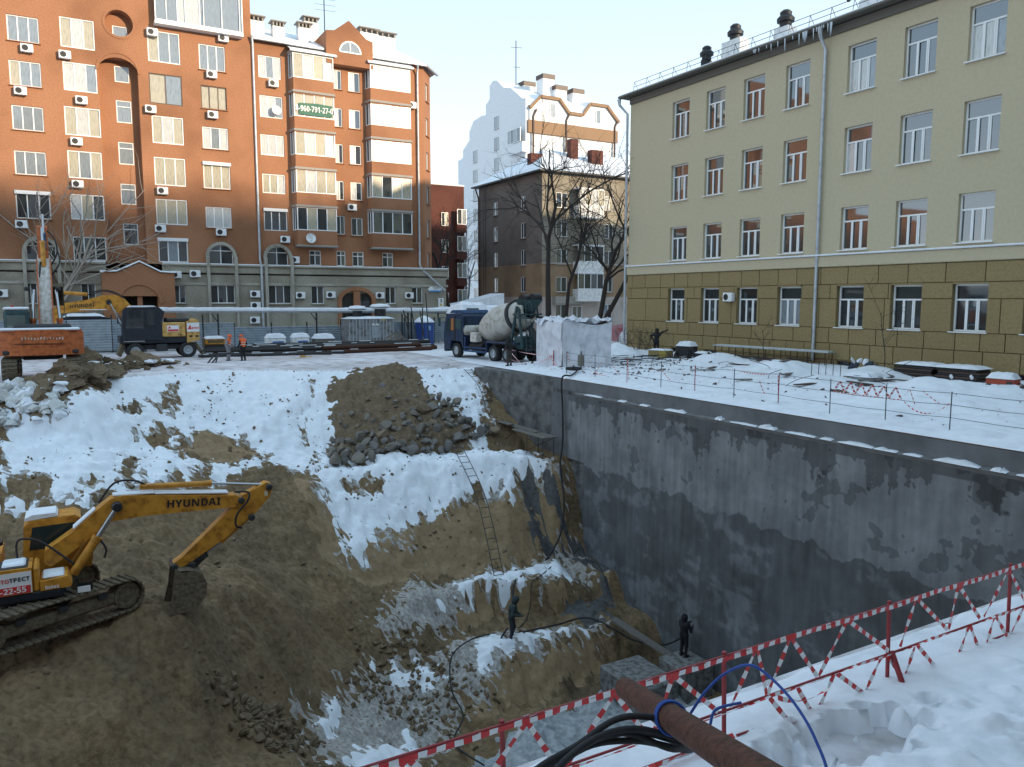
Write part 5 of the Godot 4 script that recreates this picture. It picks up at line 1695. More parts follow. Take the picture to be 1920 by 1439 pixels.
func build_pit_digger() -> void:
	var t := thing("crawler_excavator", "yellow crawler excavator with dark lettering on its boom down in the pit", "excavator", Vector3(-1.1, -4.62, -24.1))
	crawler(t, 1.2, 1.72, 0.44, 0.6, M.mud, deg_to_rad(26))
	crawler(t, -1.2, 1.72, 0.44, 0.6, M.mud, deg_to_rad(26))
	part(t, "turntable", box_at(Vector3(0, 0.75, 0), Vector3(1.6, 0.45, 1.6), 0.1), M.dark_steel)
	# house, right side towards the camera
	var sk := mb()
	sk.box(Vector3(-1.2, 1.08, 0), Vector3(3.7, 0.26, 2.5), Basis(), 0.05)
	part(t, "skirt", sk, M.navy)
	var en := mb()
	en.prism(poly([[-3.1, 1.2], [-0.02, 1.2], [-0.02, 1.86], [-3.1, 1.9]]), 0.35, 1.26)
	en.prism(poly([[-3.1, 1.2], [-0.75, 1.2], [-0.75, 1.95], [-3.1, 1.95]]), -1.25, 0.345)
	en.box(Vector3(0.06, 1.52, 0.8), Vector3(0.14, 0.66, 0.92), Basis(), 0.05)
	var cover := part(t, "engine_cover", en, M.yellow)
	part(cover, "cover_snow", box_at(Vector3(-0.42, 1.9, 0.78), Vector3(0.52, 0.09, 0.6), 0.04), M.snow)
	part(cover, "grille", box_at(Vector3(-0.45, 1.872, 0.8), Vector3(0.68, 0.03, 0.78), 0.01), M.dark_steel)
	var ex := mb()
	ex.tube([Vector3(-0.85, 1.9, 0.0), Vector3(-0.85, 2.25, 0.0)], 0.09, 10)
	ex.lathe([Vector2(0.02, 0.12), Vector2(0.17, 0.1), Vector2(0.17, 0.0), Vector2(0.0, 0.0)], 12, Transform3D(Basis(), Vector3(-0.85, 2.22, 0.0)))
	part(cover, "exhaust", ex, M.black)
	var cw := mb()
	cw.lathe([Vector2(0, 1.0), Vector2(1.3, 1.0), Vector2(1.4, 1.2), Vector2(1.4, 1.9), Vector2(1.25, 2.0), Vector2(0, 2.0)], 24, Transform3D(Basis.from_scale(Vector3(0.5, 1, 0.9)), Vector3(-3.1, 0, 0)))
	part(t, "counterweight", cw, M.yellow)
	var bx := mb()
	bx.prism(poly([[0.14, 1.2], [0.82, 1.2], [0.86, 1.28], [0.76, 1.5], [0.14, 1.44]]), 0.4, 1.26)
	var tb := part(t, "tool_box", bx, M.yellow)
	part(tb, "box_snow", box_at(Vector3(0.44, 1.5, 0.82), Vector3(0.5, 0.07, 0.66), 0.03), M.snow)
	lettering(tb, "Robex", 0.09, M.plastic, Transform3D(Basis(), Vector3(0.4, 1.27, 1.265)), 0.9, 1)
	# sign board on the side
	var sg := part(t, "side_sign", box_at(Vector3(-0.72, 1.5, 1.27), Vector3(1.36, 0.56, 0.02)), M.plastic)
	part(sg, "red_band", box_at(Vector3(-0.72, 1.325, 1.284), Vector3(1.3, 0.2, 0.012)), M.red)
	lettering(sg, "4-22-55", 0.15, M.plastic, Transform3D(Basis(), Vector3(-0.5, 1.325, 1.292)), 1.0, 1)
	lettering(sg, "ТРЕСТ", 0.11, M.black, Transform3D(Basis(), Vector3(-0.3, 1.6, 1.284)), 1.05, 1)
	lettering(sg, "ВТО", 0.11, M.red, Transform3D(Basis(), Vector3(-0.66, 1.59, 1.284)), 1.0, 1)
	part(sg, "red_wedge", slab_of([[-1.1, 1.48], [-0.82, 1.48], [-0.95, 1.76]], 1.281, 1.286), M.red)
	# cab on the far side
	var cb := mb()
	cb.prism(poly([[-0.32, 1.2], [1.35, 1.2], [1.42, 1.7], [1.15, 2.62], [1.0, 2.72], [-0.05, 2.68], [-0.22, 2.55]]), -1.25, -0.3)
	var cab := part(t, "cab", cb, M.yellow)
	part(cab, "side_window", slab_of([[-0.12, 1.88], [1.22, 1.88], [0.98, 2.52], [-0.02, 2.5]], -0.3, -0.285), M.cab_glass)
	part(cab, "front_window", slab_of([[1.44, 1.7], [1.16, 2.6], [1.14, 2.6], [1.4, 1.7]], -1.15, -0.4), M.cab_glass)
	part(cab, "cab_snow", slab_of([[-0.2, 2.68], [0.6, 2.73], [0.55, 2.83], [0.0, 2.83], [-0.18, 2.76]], -1.2, -0.36), M.snow)
	# boom: two tapered plates with a web between
	var boom_line := [[0.22, 1.69], [0.38, 1.54], [0.94, 1.91], [1.43, 2.27], [1.88, 2.58], [2.68, 2.62], [5.08, 2.55], [5.34, 2.52], [5.52, 2.73], [5.19, 2.9], [2.25, 3.27], [1.91, 3.22], [1.53, 2.94], [0.89, 2.4], [0.26, 1.99]]
	var bm := part(t, "boom", slab_of(boom_line, -0.05, 0.42), M.yellow)
	lettering(bm, "HYUNDAI", 0.225, M.black, Transform3D(Basis(Vector3.BACK, -0.07), Vector3(4.02, 2.83, 0.428)), 1.08, 1)
	var bs := mb()
	for q in [[0.95, 2.47, 1.5, 2.94], [1.95, 3.27, 3.0, 3.22], [3.0, 3.2, 5.0, 2.97]]:
		bs.bar(Vector3(q[0], q[1] + 0.02, 0.2), Vector3(q[2], q[3] + 0.02, 0.2), 0.34, 0.06, 0.02)
	part(bm, "boom_snow", bs, M.snow)
	var pin := mb()
	pin.lathe([Vector2(0, 0.62), Vector2(0.11, 0.62), Vector2(0.14, 0.56), Vector2(0.14, -0.2), Vector2(0, -0.2)], 14, Transform3D(Basis(Vector3.RIGHT, PI / 2), Vector3(2.03, 3.0, 0)))
	part(bm, "pin", pin, M.black)
	ram(t, Vector3(0.89, 1.32, 0.58), Vector3(1.52, 2.24, 0.56), Vector3(2.03, 3.0, 0.54), 0.12, M.yellow)
	ram(t, Vector3(0.89, 1.32, -0.2), Vector3(1.52, 2.24, -0.2), Vector3(2.03, 3.0, -0.2), 0.12, M.yellow)
	ram(t, Vector3(2.64, 3.42, 0.18), Vector3(4.54, 3.29, 0.18), Vector3(6.17, 3.05, 0.18), 0.085, M.yellow)
	var st := part(t, "arm", slab_of([[6.28, 2.98], [6.24, 3.12], [6.1, 3.17], [5.81, 3.03], [5.41, 2.86], [4.96, 2.41], [3.65, 1.25], [3.33, 1.05], [3.4, 0.92], [3.57, 0.92], [3.85, 1.04], [4.89, 1.65], [5.78, 2.3], [6.19, 2.72]], 0.02, 0.36), M.yellow)
	for q in [[5.34, 2.72], [6.17, 3.03], [5.62, 2.16], [3.42, 1.0], [3.9, 0.98]]:
		var p2 := mb()
		p2.lathe([Vector2(0, 0.48), Vector2(0.07, 0.48), Vector2(0.1, 0.44), Vector2(0.1, -0.1), Vector2(0, -0.1)], 12, Transform3D(Basis(Vector3.RIGHT, PI / 2), Vector3(q[0], q[1], 0)))
		part(st, "pin", p2, M.dark_steel)
	part(st, "warning_plate", box_at(Vector3(6.08, 2.84, 0.365), Vector3(0.1, 0.16, 0.012)), mat(lin(0.65, 0.6, 0.4), 0.6))
	ram(t, Vector3(5.62, 2.16, 0.19), Vector3(4.75, 1.5, 0.19), Vector3(4.3, 1.18, 0.19), 0.08, M.yellow)
	var lk := mb()
	lk.bar(Vector3(3.6, 1.02, 0.3), Vector3(4.35, 1.2, 0.3), 0.06, 0.14)
	lk.bar(Vector3(3.6, 1.02, 0.06), Vector3(4.35, 1.2, 0.06), 0.06, 0.14)
	lk.bar(Vector3(4.35, 1.2, 0.19), Vector3(3.92, 0.82, 0.19), 0.2, 0.1)
	part(t, "bucket_link", lk, M.dark_steel)
	# bucket: curved shell with side plates and teeth
	var bk := mb()
	var shell := [Vector2(3.5, 0.98), Vector2(3.9, 0.92), Vector2(4.12, 0.78), Vector2(4.24, 0.5), Vector2(4.2, 0.1), Vector2(3.95, -0.18), Vector2(3.6, -0.27), Vector2(3.14, -0.3)]
	for i in shell.size() - 1:
		var a: Vector2 = shell[i]
		var b: Vector2 = shell[i + 1]
		bk.quad(Vector3(a.x, a.y, -0.38), Vector3(b.x, b.y, -0.38), Vector3(b.x, b.y, 0.78), Vector3(a.x, a.y, 0.78), Vector3(1, 0, 0))
		bk.quad(Vector3(a.x - 0.03, a.y - 0.01, -0.38), Vector3(b.x - 0.03, b.y + 0.02, -0.38), Vector3(b.x - 0.03, b.y + 0.02, 0.78), Vector3(a.x - 0.03, a.y - 0.01, 0.78), Vector3(-1, 0, 0))
	for z: float in [-0.38, 0.74]:
		bk.prism(poly([[3.4, 1.05], [3.6, 0.9], [3.9, 0.92], [4.12, 0.78], [4.24, 0.5], [4.2, 0.1], [3.95, -0.18], [3.6, -0.27], [3.14, -0.3], [3.3, 0.3], [3.36, 0.8]]), z, z + 0.04)
	var bo := part(t, "bucket", bk, M.mud)
	for k in 5:
		var th_ := mb()
		th_.prism(poly([[3.2, -0.27], [3.2, -0.34], [2.98, -0.36]]), -0.34 + k * 0.25, -0.24 + k * 0.25)
		part(bo, "tooth", th_, M.steel)
	# hoses
	for q in [[Vector3(1.6, 3.1, 0.2), Vector3(2.0, 3.6, 0.2), Vector3(2.5, 3.62, 0.2), Vector3(2.85, 3.42, 0.2)], [Vector3(5.2, 2.95, 0.2), Vector3(5.55, 2.95, 0.44), Vector3(5.5, 2.7, 0.5), Vector3(5.2, 2.35, 0.5), Vector3(5.15, 2.0, 0.46), Vector3(5.35, 1.86, 0.35)], [Vector3(1.55, 2.2, 0.62), Vector3(1.7, 1.9, 0.65), Vector3(1.65, 1.65, 0.62)]]:
		var h := mb()
		h.tube(smooth_path(q, 5), 0.03, 6)
		part(t, "hose", h, M.rubber)
	var hr := mb()
	hr.tube(smooth_path([Vector3(-0.35, 1.75, 0.5), Vector3(-0.35, 2.35, 0.5), Vector3(-0.1, 2.42, 0.5), Vector3(0.3, 2.2, 0.5), Vector3(1.0, 1.5, 0.6)], 5), 0.03, 6)
	part(t, "handrail", hr, M.black)
	var fs := mb()
	fs.box(Vector3(0.98, 1.1, 1.05), Vector3(0.06, 0.5, 0.06))
	fs.box(Vector3(1.15, 1.05, 0.95), Vector3(0.36, 0.22, 0.03))
	part(t, "step", fs, M.black)
	part(t, "step_plate", box_at(Vector3(1.12, 1.02, 1.1), Vector3(0.3, 0.16, 0.02)), M.plastic)

func smooth_path(p: Array, n: int) -> Array:
	var o := []
	for i in p.size() - 1:
		var a: Vector3 = p[maxi(i - 1, 0)]
		var b: Vector3 = p[i]
		var c: Vector3 = p[i + 1]
		var d: Vector3 = p[mini(i + 2, p.size() - 1)]
		for k in n:
			o.append(b.cubic_interpolate(c, a, d, float(k) / n))
	o.append(p[p.size() - 1])
	return o

func build_orange_digger() -> void:
	var t := thing("raised_excavator", "orange and white crawler excavator with its boom raised, seen from behind", "excavator", Vector3(-1.15, 0.15, -46.3), PI / 2)
	crawler(t, 1.35, 1.9, 0.5, 0.65, M.mud)
	crawler(t, -1.35, 1.9, 0.5, 0.65, M.mud)
	part(t, "turntable", box_at(Vector3(0, 1.1, 0), Vector3(1.8, 0.4, 1.8), 0.1), M.dark_steel)
	part(t, "deck", box_at(Vector3(-0.2, 1.35, 0), Vector3(3.8, 0.2, 3.2), 0.04), M.dark_steel)
	# counterweight: rounded back, wide
	var cw := mb()
	var pr := PackedVector2Array()
	for i in 13:
		var a := lerpf(-1.0, 1.0, i / 12.0)
		pr.append(Vector2(-2.3 + 0.55 * pow(absf(a), 3.0), a * 1.85))
	pr.append(Vector2(-1.2, 1.85))
	pr.append(Vector2(-1.2, -1.85))
	cw.prism(pr, 1.2, 2.3, Transform3D(Basis(Vector3.RIGHT, Vector3.BACK, Vector3.UP), Vector3.ZERO))
	var lo := PackedVector2Array()
	for p in pr:
		lo.append(Vector2(p.x + (0.12 if p.x < -1.3 else 0.0), p.y * 0.97))
	cw.prism(lo, 2.3, 2.42, Transform3D(Basis(Vector3.RIGHT, Vector3.BACK, Vector3.UP), Vector3.ZERO))
	var c := part(t, "counterweight", cw, M.orange)
	part(c, "counterweight_snow", box_at(Vector3(-1.6, 2.46, 0), Vector3(1.0, 0.12, 3.4), 0.05), M.snow)
	var gr := mb()
	gr.bar(Vector3(-2.31, 1.78, -1.1), Vector3(-2.31, 1.74, 1.0), 0.03, 0.04)
	part(c, "crease", gr, M.rust)
	rng.seed = 5
	for i in 14:
		part(c, "worn_letter", box_at(Vector3(-2.305, 2.02 + rng.randf_range(-0.03, 0.03), -0.75 + i * 0.13), Vector3(0.012, rng.randf_range(0.05, 0.13), rng.randf_range(0.03, 0.07))), M.worn_white)
	part(t, "engine_hood", box_at(Vector3(-0.9, 2.5, 0.1), Vector3(1.3, 0.36, 2.5), 0.1), M.black)
	part(t, "side_box", box_at(Vector3(0.4, 1.85, 1.15), Vector3(1.6, 0.8, 0.9), 0.06), M.orange)
	# cab on its left
	var cab := part(t, "cab", box_at(Vector3(0.9, 2.45, -1.05), Vector3(1.6, 1.9, 1.1), 0.12), M.teal)
	part(cab, "rear_window", box_at(Vector3(0.085, 2.75, -1.05), Vector3(0.02, 0.7, 0.8), 0.005), mat(lin(0.2, 0.24, 0.22), 0.08, 0.5))
	part(cab, "cab_snow", box_at(Vector3(0.9, 3.45, -1.05), Vector3(1.6, 0.14, 1.1), 0.06), M.snow)
	var bea := mb()
	bea.lathe([Vector2(0.06, 0), Vector2(0.06, 0.1), Vector2(0, 0.14)], 10, Transform3D(Basis(), Vector3(0.5, 3.5, -1.2)))
	part(cab, "beacon", bea, M.lamp_red)
	# boom goes up steeply and forward, arm folded up beyond
	var bm := mb()
	bm.prism(poly([[0.6, 1.7], [1.2, 1.6], [1.9, 3.2], [3.6, 6.1], [3.3, 6.3], [2.7, 5.9], [1.1, 3.4]]), -0.3, 0.3)
	var boom := part(t, "boom", bm, M.worn_white, Transform3D(Basis(), Vector3(0, 0, 0.25)))
	for z: float in [-0.31, 0.31]:
		var s := mb()
		s.bar(Vector3(0.7, 1.95, z), Vector3(1.45, 3.95, z), 0.06, 0.5)
		s.bar(Vector3(1.45, 3.95, z), Vector3(2.9, 5.95, z), 0.06, 0.35)
		part(boom, "orange_side", s, M.orange)
	ram(t, Vector3(0.9, 1.5, 0.85), Vector3(1.0, 2.9, 0.85), Vector3(1.6, 4.4, 0.75), 0.13, M.orange)
	ram(t, Vector3(0.9, 1.5, -0.35), Vector3(1.0, 2.9, -0.35), Vector3(1.6, 4.4, -0.25), 0.13, M.orange)
	var arm := mb()
	arm.prism(poly([[3.1, 5.6], [3.7, 5.9], [3.9, 7.6], [3.75, 7.9], [3.45, 7.8], [3.0, 6.2]]), 0.0, 0.5)
	part(t, "arm", arm, M.orange)
	ram(t, Vector3(2.6, 5.6, 0.25), Vector3(2.95, 7.0, 0.25), Vector3(3.4, 7.75, 0.25), 0.12, M.yellow)
	ram(t, Vector3(3.0, 6.6, 0.32), Vector3(3.3, 7.4, 0.32), Vector3(3.55, 8.5, 0.32), 0.1, M.blue_b)
	var bk := mb()
	for i in 7:
		var a0 := -0.4 + i * 0.38
		var a1 := a0 + 0.38
		bk.quad(Vector3(3.6 + 0.8 * cos(a0), 3.9 + 0.9 * sin(a0), 0.5), Vector3(3.6 + 0.8 * cos(a1), 3.9 + 0.9 * sin(a1), 0.5), Vector3(3.6 + 0.8 * cos(a1), 3.9 + 0.9 * sin(a1), 1.1), Vector3(3.6 + 0.8 * cos(a0), 3.9 + 0.9 * sin(a0), 1.1), Vector3(cos(a0), sin(a0), 0))
	bk.prism(poly([[4.3, 3.6], [4.35, 4.3], [3.9, 4.75], [3.2, 4.7], [2.9, 4.2], [3.0, 3.2]]), 0.5, 0.54)
	bk.prism(poly([[4.3, 3.6], [4.35, 4.3], [3.9, 4.75], [3.2, 4.7], [2.9, 4.2], [3.0, 3.2]]), 1.06, 1.1)
	bk.bar(Vector3(3.5, 4.6, 0.8), Vector3(3.6, 6.0, 0.4), 0.2, 0.25)
	part(t, "bucket", bk, M.mud)
	for q in [[Vector3(1.0, 2.2, 0.0), Vector3(1.9, 4.4, 0.0), Vector3(2.6, 5.9, 0.1)], [Vector3(2.9, 5.6, 0.5), Vector3(2.6, 6.4, 0.9), Vector3(3.0, 7.2, 0.8), Vector3(3.4, 7.6, 0.5)], [Vector3(2.6, 5.2, 0.6), Vector3(2.5, 5.9, 1.0), Vector3(3.0, 6.6, 0.9)]]:
		var h := mb()
		h.tube(smooth_path(q, 5), 0.04, 6)
		part(t, "hose", h, M.rubber)
	for z: float in [-0.55, 0.85]:
		part(t, "work_lamp", box_at(Vector3(1.5, 4.45, z), Vector3(0.2, 0.22, 0.26), 0.05), M.black)

func build_wheeled_digger() -> void:
	var t := thing("wheeled_excavator", "wheeled excavator with black cab and pale yellow engine housing behind the dirt heaps", "excavator", Vector3(0, 0, -59.3))
	for x: float in [3.95, 7.25]:
		wheel_on(t, Vector3(x, 0.55, 1.0), 0.55, 0.5, M.zinc)
		wheel_on(t, Vector3(x, 0.55, -1.0), 0.55, 0.5, M.zinc, -1.0)
	var ch := mb()
	ch.box(Vector3(5.6, 0.8, 0), Vector3(4.6, 0.36, 1.4), Basis(), 0.05)
	ch.box(Vector3(3.9, 1.15, 0.8), Vector3(1.5, 0.08, 0.8), Basis(), 0.02)
	ch.box(Vector3(5.6, 0.75, 1.0), Vector3(0.7, 0.5, 0.4), Basis(), 0.04)
	var cha := part(t, "chassis", ch, M.dark_steel)
	part(cha, "fender_snow", box_at(Vector3(3.9, 1.22, 0.85), Vector3(1.3, 0.07, 0.6), 0.03), M.snow)
	var og := mb()
	og.bar(Vector3(7.7, 1.0, 0.9), Vector3(8.35, 0.1, 1.25), 0.2, 0.25, 0.03)
	og.bar(Vector3(3.2, 1.0, 0.9), Vector3(2.9, 0.3, 1.2), 0.2, 0.4, 0.03)
	part(t, "outrigger", og, M.mud)
	var cabp := [[3.15, 1.3], [5.65, 1.3], [5.65, 2.5], [5.85, 3.2], [5.5, 3.52], [3.5, 3.5], [3.3, 3.3]]
	var cab := part(t, "cab", slab_of(cabp, 0.0, 1.25), M.navy)
	part(cab, "side_window", slab_of([[3.4, 2.1], [4.5, 2.1], [4.55, 3.35], [3.55, 3.3]], 1.25, 1.262), M.glass_dark)
	part(cab, "door_window", slab_of([[4.75, 2.3], [5.15, 2.3], [5.15, 3.3], [4.72, 3.3]], 1.25, 1.264), M.glass_dark)
	part(cab, "cab_snow", slab_of([[3.6, 3.52], [5.35, 3.54], [5.2, 3.62], [3.75, 3.62]], 0.1, 1.2), M.snow)
	var rest := mb()
	rest.box(Vector3(5.2, 1.3, -0.1), Vector3(4.4, 0.5, 2.4), Basis(), 0.05)
	part(t, "deck", rest, M.navy)
	var h := mb()
	h.box(Vector3(6.4, 1.98, 0.05), Vector3(1.5, 0.98, 2.45), Basis(), 0.06)
	var eng := part(t, "engine_housing", h, M.pale_yellow)
	var cwt := mb()
	cwt.prism(poly([[7.2, 1.05], [8.0, 1.2], [8.05, 2.3], [7.9, 2.68], [7.2, 2.52]]), -1.2, 1.3)
	var cw := part(t, "counterweight", cwt, M.pale_yellow)
	part(eng, "hood_top", box_at(Vector3(6.7, 2.6, 0.1), Vector3(1.5, 0.26, 1.6), 0.06), M.dark_steel)
	part(eng, "air_filter", box_at(Vector3(5.95, 2.62, 0.6), Vector3(0.24, 0.34, 0.24), 0.05), M.black)
	part(eng, "small_sign", box_at(Vector3(6.33, 2.05, 1.28), Vector3(0.75, 0.42, 0.02)), M.plastic)
	part(eng, "sign_wedge", slab_of([[6.0, 2.06], [6.2, 2.06], [6.12, 2.24]], 1.29, 1.297), M.red)
	part(eng, "sign_band", box_at(Vector3(6.33, 1.93, 1.293), Vector3(0.68, 0.13, 0.008)), M.red)
	lettering(eng, "130", 0.1, M.black, Transform3D(Basis(), Vector3(6.75, 1.63, 1.285)), 1.2, 1)
	part(cw, "large_sign", box_at(Vector3(7.62, 2.12, 1.31), Vector3(0.8, 0.62, 0.02)), M.plastic)
	part(cw, "sign_wedge", slab_of([[7.26, 1.98], [7.52, 1.98], [7.43, 2.32]], 1.322, 1.33), M.red)
	lettering(cw, "втот", 0.2, M.red, Transform3D(Basis(), Vector3(7.76, 2.08, 1.325)), 0.8, 1)
	for x: float in [7.45, 7.85]:
		part(cw, "slot", box_at(Vector3(x, 1.5, 1.3), Vector3(0.2, 0.12, 0.02)), M.rust)
	# boom reaching over to the fence
	var bm := part(t, "boom", slab_of([[3.6, 3.0], [3.95, 3.55], [3.55, 4.05], [3.0, 4.35], [2.2, 4.32], [1.2, 4.0], [-0.6, 3.72], [-0.6, 3.1], [1.2, 3.25], [2.6, 3.4], [3.2, 3.1]], -0.5, -0.1), M.yellow)
	lettering(bm, "HYUNDAI", 0.24, M.black, Transform3D(Basis(Vector3.BACK, 0.09), Vector3(0.95, 3.62, -0.09)), 1.0, 1)
	part(bm, "boom_snow", box_at(Vector3(1.6, 3.36, -0.05), Vector3(1.6, 0.05, 0.1)), M.snow)
	var pin := mb()
	pin.lathe([Vector2(0, 0.1), Vector2(0.17, 0.1), Vector2(0.17, -0.4), Vector2(0, -0.4)], 14, Transform3D(Basis(Vector3.RIGHT, PI / 2), Vector3(2.55, 3.85, -0.1)))
	part(bm, "pin", pin, M.black)
	ram(t, Vector3(-0.9, 4.55, -0.3), Vector3(-0.5, 4.5, -0.3), Vector3(-0.2, 4.5, -0.3), 0.06, M.steel)
	ram(t, Vector3(1.3, 4.38, -0.3), Vector3(-0.2, 4.5, -0.3), Vector3(-0.9, 4.5, -0.3), 0.12, M.yellow)
	ram(t, Vector3(3.25, 2.5, 0.0), Vector3(3.05, 2.9, 0.0), Vector3(2.6, 3.8, -0.05), 0.1, M.steel)
	for q in [[Vector3(1.4, 4.2, -0.2), Vector3(2.0, 4.55, -0.2), Vector3(2.8, 4.5, -0.2), Vector3(3.6, 4.0, -0.2)], [Vector3(1.3, 4.35, -0.3), Vector3(2.2, 4.68, -0.3), Vector3(3.2, 4.4, -0.3), Vector3(3.8, 3.7, -0.2)]]:
		var ho := mb()
		ho.tube(smooth_path(q, 5), 0.04, 6)
		part(t, "hose", ho, M.rubber)
	var mr := mb()
	mr.tube([Vector3(3.2, 2.2, 1.2), Vector3(2.95, 2.6, 1.35), Vector3(2.95, 2.9, 1.35)], 0.03, 5)
	mr.box(Vector3(2.95, 2.6, 1.35), Vector3(0.08, 0.3, 0.16))
	part(t, "mirror", mr, M.black)
	var arm := mb()
	arm.bar(Vector3(-0.5, 3.4, -0.3), Vector3(-1.6, 0.9, -0.3), 0.35, 0.5)
	part(t, "arm", arm, M.yellow)

func build_mixer() -> void:
	var dir := Vector3(23.45, 0, -48.81) - Vector3(24.37, 0, -43.1)
	var turn := atan2(-dir.z, dir.x)
	var right := Vector3(-dir.z, 0, dir.x).normalized()
	var t := thing("mixer_truck", "blue concrete mixer truck with a dirty cream drum", "truck", Vector3(24.37, 0, -43.1) + right * 1.15, turn)
	# local: x forward, rear axle at 0, left side is -z
	for x: float in [0.0, 1.45, 5.75]:
		wheel_on(t, Vector3(x, 0.52, -1.0), 0.52, 0.34 if x > 3 else 0.5, M.zinc, -1.0)
		wheel_on(t, Vector3(x, 0.52, 1.0), 0.52, 0.34 if x > 3 else 0.5, M.zinc)
	var ch := mb()
	ch.box(Vector3(2.6, 0.95, 0), Vector3(7.4, 0.3, 1.0), Basis(), 0.03)
	part(t, "chassis", ch, M.dark_steel)
	var fd := mb()
	fd.box(Vector3(0.75, 1.25, -0.95), Vector3(3.0, 0.12, 0.65), Basis(), 0.03)
	fd.box(Vector3(0.75, 1.25, 0.95), Vector3(3.0, 0.12, 0.65), Basis(), 0.03)
	fd.box(Vector3(2.2, 0.9, -0.98), Vector3(0.1, 0.7, 0.5))
	part(t, "fender", fd, M.blue)
	var sd := mb()
	sd.bar(Vector3(2.3, 0.55, -1.15), Vector3(4.9, 0.55, -1.15), 0.08, 0.12)
	sd.bar(Vector3(2.3, 0.8, -1.15), Vector3(4.9, 0.8, -1.15), 0.06, 0.08)
	sd.bar(Vector3(4.7, 0.5, -1.13), Vector3(4.7, 1.5, -1.13), 0.1, 0.1)
	part(t, "side_guard", sd, M.blue_b)
	var tk := mb()
	tk.tube([Vector3(3.0, 0.85, -0.75), Vector3(4.4, 0.85, -0.75)], 0.28, 12)
	part(t, "fuel_tank", tk, M.black)
	# cab
	var cp := [[4.9, 0.75], [5.1, 1.15], [6.3, 1.2], [6.45, 0.6], [7.15, 0.5], [7.2, 1.7], [6.95, 2.75], [6.7, 3.05], [5.0, 3.1], [4.85, 2.9], [4.85, 0.9]]
	var cb := part(t, "cab", slab_of(cp, -1.2, 1.2), M.blue)
	part(cb, "door_window", slab_of([[5.95, 1.85], [6.85, 1.8], [6.72, 2.7], [5.95, 2.75]], -1.214, -1.2), M.cab_glass)
	part(cb, "rear_side_window", slab_of([[5.05, 2.0], [5.75, 2.0], [5.75, 2.7], [5.05, 2.7]], -1.214, -1.2), M.teal)
	part(cb, "painted_glint", slab_of([[5.95, 1.9], [6.28, 1.9], [6.26, 2.72], [5.95, 2.74]], -1.222, -1.215), M.glint_orange)  # reflection painted as an orange sheet over the door window
	part(cb, "windscreen", slab_of([[7.22, 1.75], [6.99, 2.7], [6.97, 2.7], [7.19, 1.75]], -1.05, 1.05), M.cab_glass)
	part(cb, "roof_fairing", slab_of([[4.95, 3.1], [6.6, 3.08], [6.3, 3.3], [5.1, 3.32]], -1.1, 1.1), M.blue_b)
	part(cb, "side_pillar", box_at(Vector3(5.82, 2.05, -1.21), Vector3(0.16, 1.75, 0.03)), M.black)
	part(cb, "bumper", box_at(Vector3(7.1, 0.62, 0), Vector3(0.24, 0.45, 2.4), 0.05), M.teal)
	var st := mb()
	st.box(Vector3(5.0, 2.3, -1.0), Vector3(0.3, 1.3, 0.4), Basis(), 0.08)
	part(t, "air_stack", st, M.black)
	var mi := mb()
	mi.tube([Vector3(7.0, 2.8, -1.2), Vector3(7.3, 2.75, -1.5)], 0.03, 5)
	mi.box(Vector3(7.3, 2.45, -1.5), Vector3(0.12, 0.6, 0.2), Basis(), 0.04)
	part(t, "mirror", mi, M.teal)
	# water tank between cab and drum
	var wt := mb()
	wt.tube([Vector3(4.55, 1.95, -1.25), Vector3(4.5, 1.95, -1.2), Vector3(4.5, 1.95, 1.2)], [0.2, 0.34, 0.34], 14)
	part(t, "water_tank", wt, M.drum)
	var bx := mb()
	bx.box(Vector3(3.7, 1.5, -0.95), Vector3(0.7, 0.65, 0.5), Basis(), 0.04)
	part(t, "pump_box", bx, M.worn_white)
	# drum, tilted up to the rear
	var ax := Vector3(-4.6, 1.35, 0).normalized()
	var o := Vector3(3.75, 1.95, 0)
	var x := ax.cross(Vector3.BACK).normalized()
	var bs := Basis(x, ax, x.cross(ax))
	var dr := mb()
	dr.lathe([Vector2(0, 0), Vector2(0.5, 0.0), Vector2(0.78, 0.18), Vector2(1.0, 0.75), Vector2(1.17, 1.6), Vector2(1.17, 2.5), Vector2(1.0, 3.4), Vector2(0.82, 4.1), Vector2(0.62, 4.7), Vector2(0.5, 4.72), Vector2(0.45, 4.4)], 30, Transform3D(bs, o))
	var d := part(t, "drum", dr, M.drum)
	var ring := mb()
	ring.lathe([Vector2(0.98, 3.45), Vector2(1.07, 3.45), Vector2(1.07, 3.7), Vector2(0.95, 3.7)], 30, Transform3D(bs, o))
	part(d, "roller_ring", ring, M.dark_steel)
	# rear frame, hopper and chute
	var rf := mb()
	for z: float in [-0.75, 0.75]:
		rf.bar(Vector3(0.2, 1.1, z), Vector3(-0.45, 3.6, z), 0.14, 0.16)
		rf.bar(Vector3(-1.0, 1.0, z), Vector3(-0.6, 3.5, z), 0.12, 0.14)
		rf.bar(Vector3(0.4, 2.9, z), Vector3(-1.6, 2.9, z), 0.1, 0.12)
	rf.box(Vector3(-0.6, 3.1, 0), Vector3(0.9, 0.1, 1.7))
	rf.box(Vector3(-0.5, 1.3, 0), Vector3(0.7, 0.8, 1.5))
	part(t, "rear_frame", rf, M.teal)
	var hp := mb()
	hp.lathe([Vector2(0.35, 0), Vector2(0.85, 0.75), Vector2(0.9, 0.85), Vector2(0.8, 0.78), Vector2(0.3, 0.05)], 4, Transform3D(Basis(Vector3.UP, PI / 4), Vector3(-0.7, 3.2, 0)), false)
	part(t, "hopper", hp, M.teal)
	var hb := mb()
	hb.tube([Vector3(-0.35, 4.0, -0.3), Vector3(-0.35, 4.0, 0.5)], 0.36, 14)
	hb.tube([Vector3(-0.9, 4.1, 0.1), Vector3(-0.9, 4.1, 0.7)], 0.32, 14)
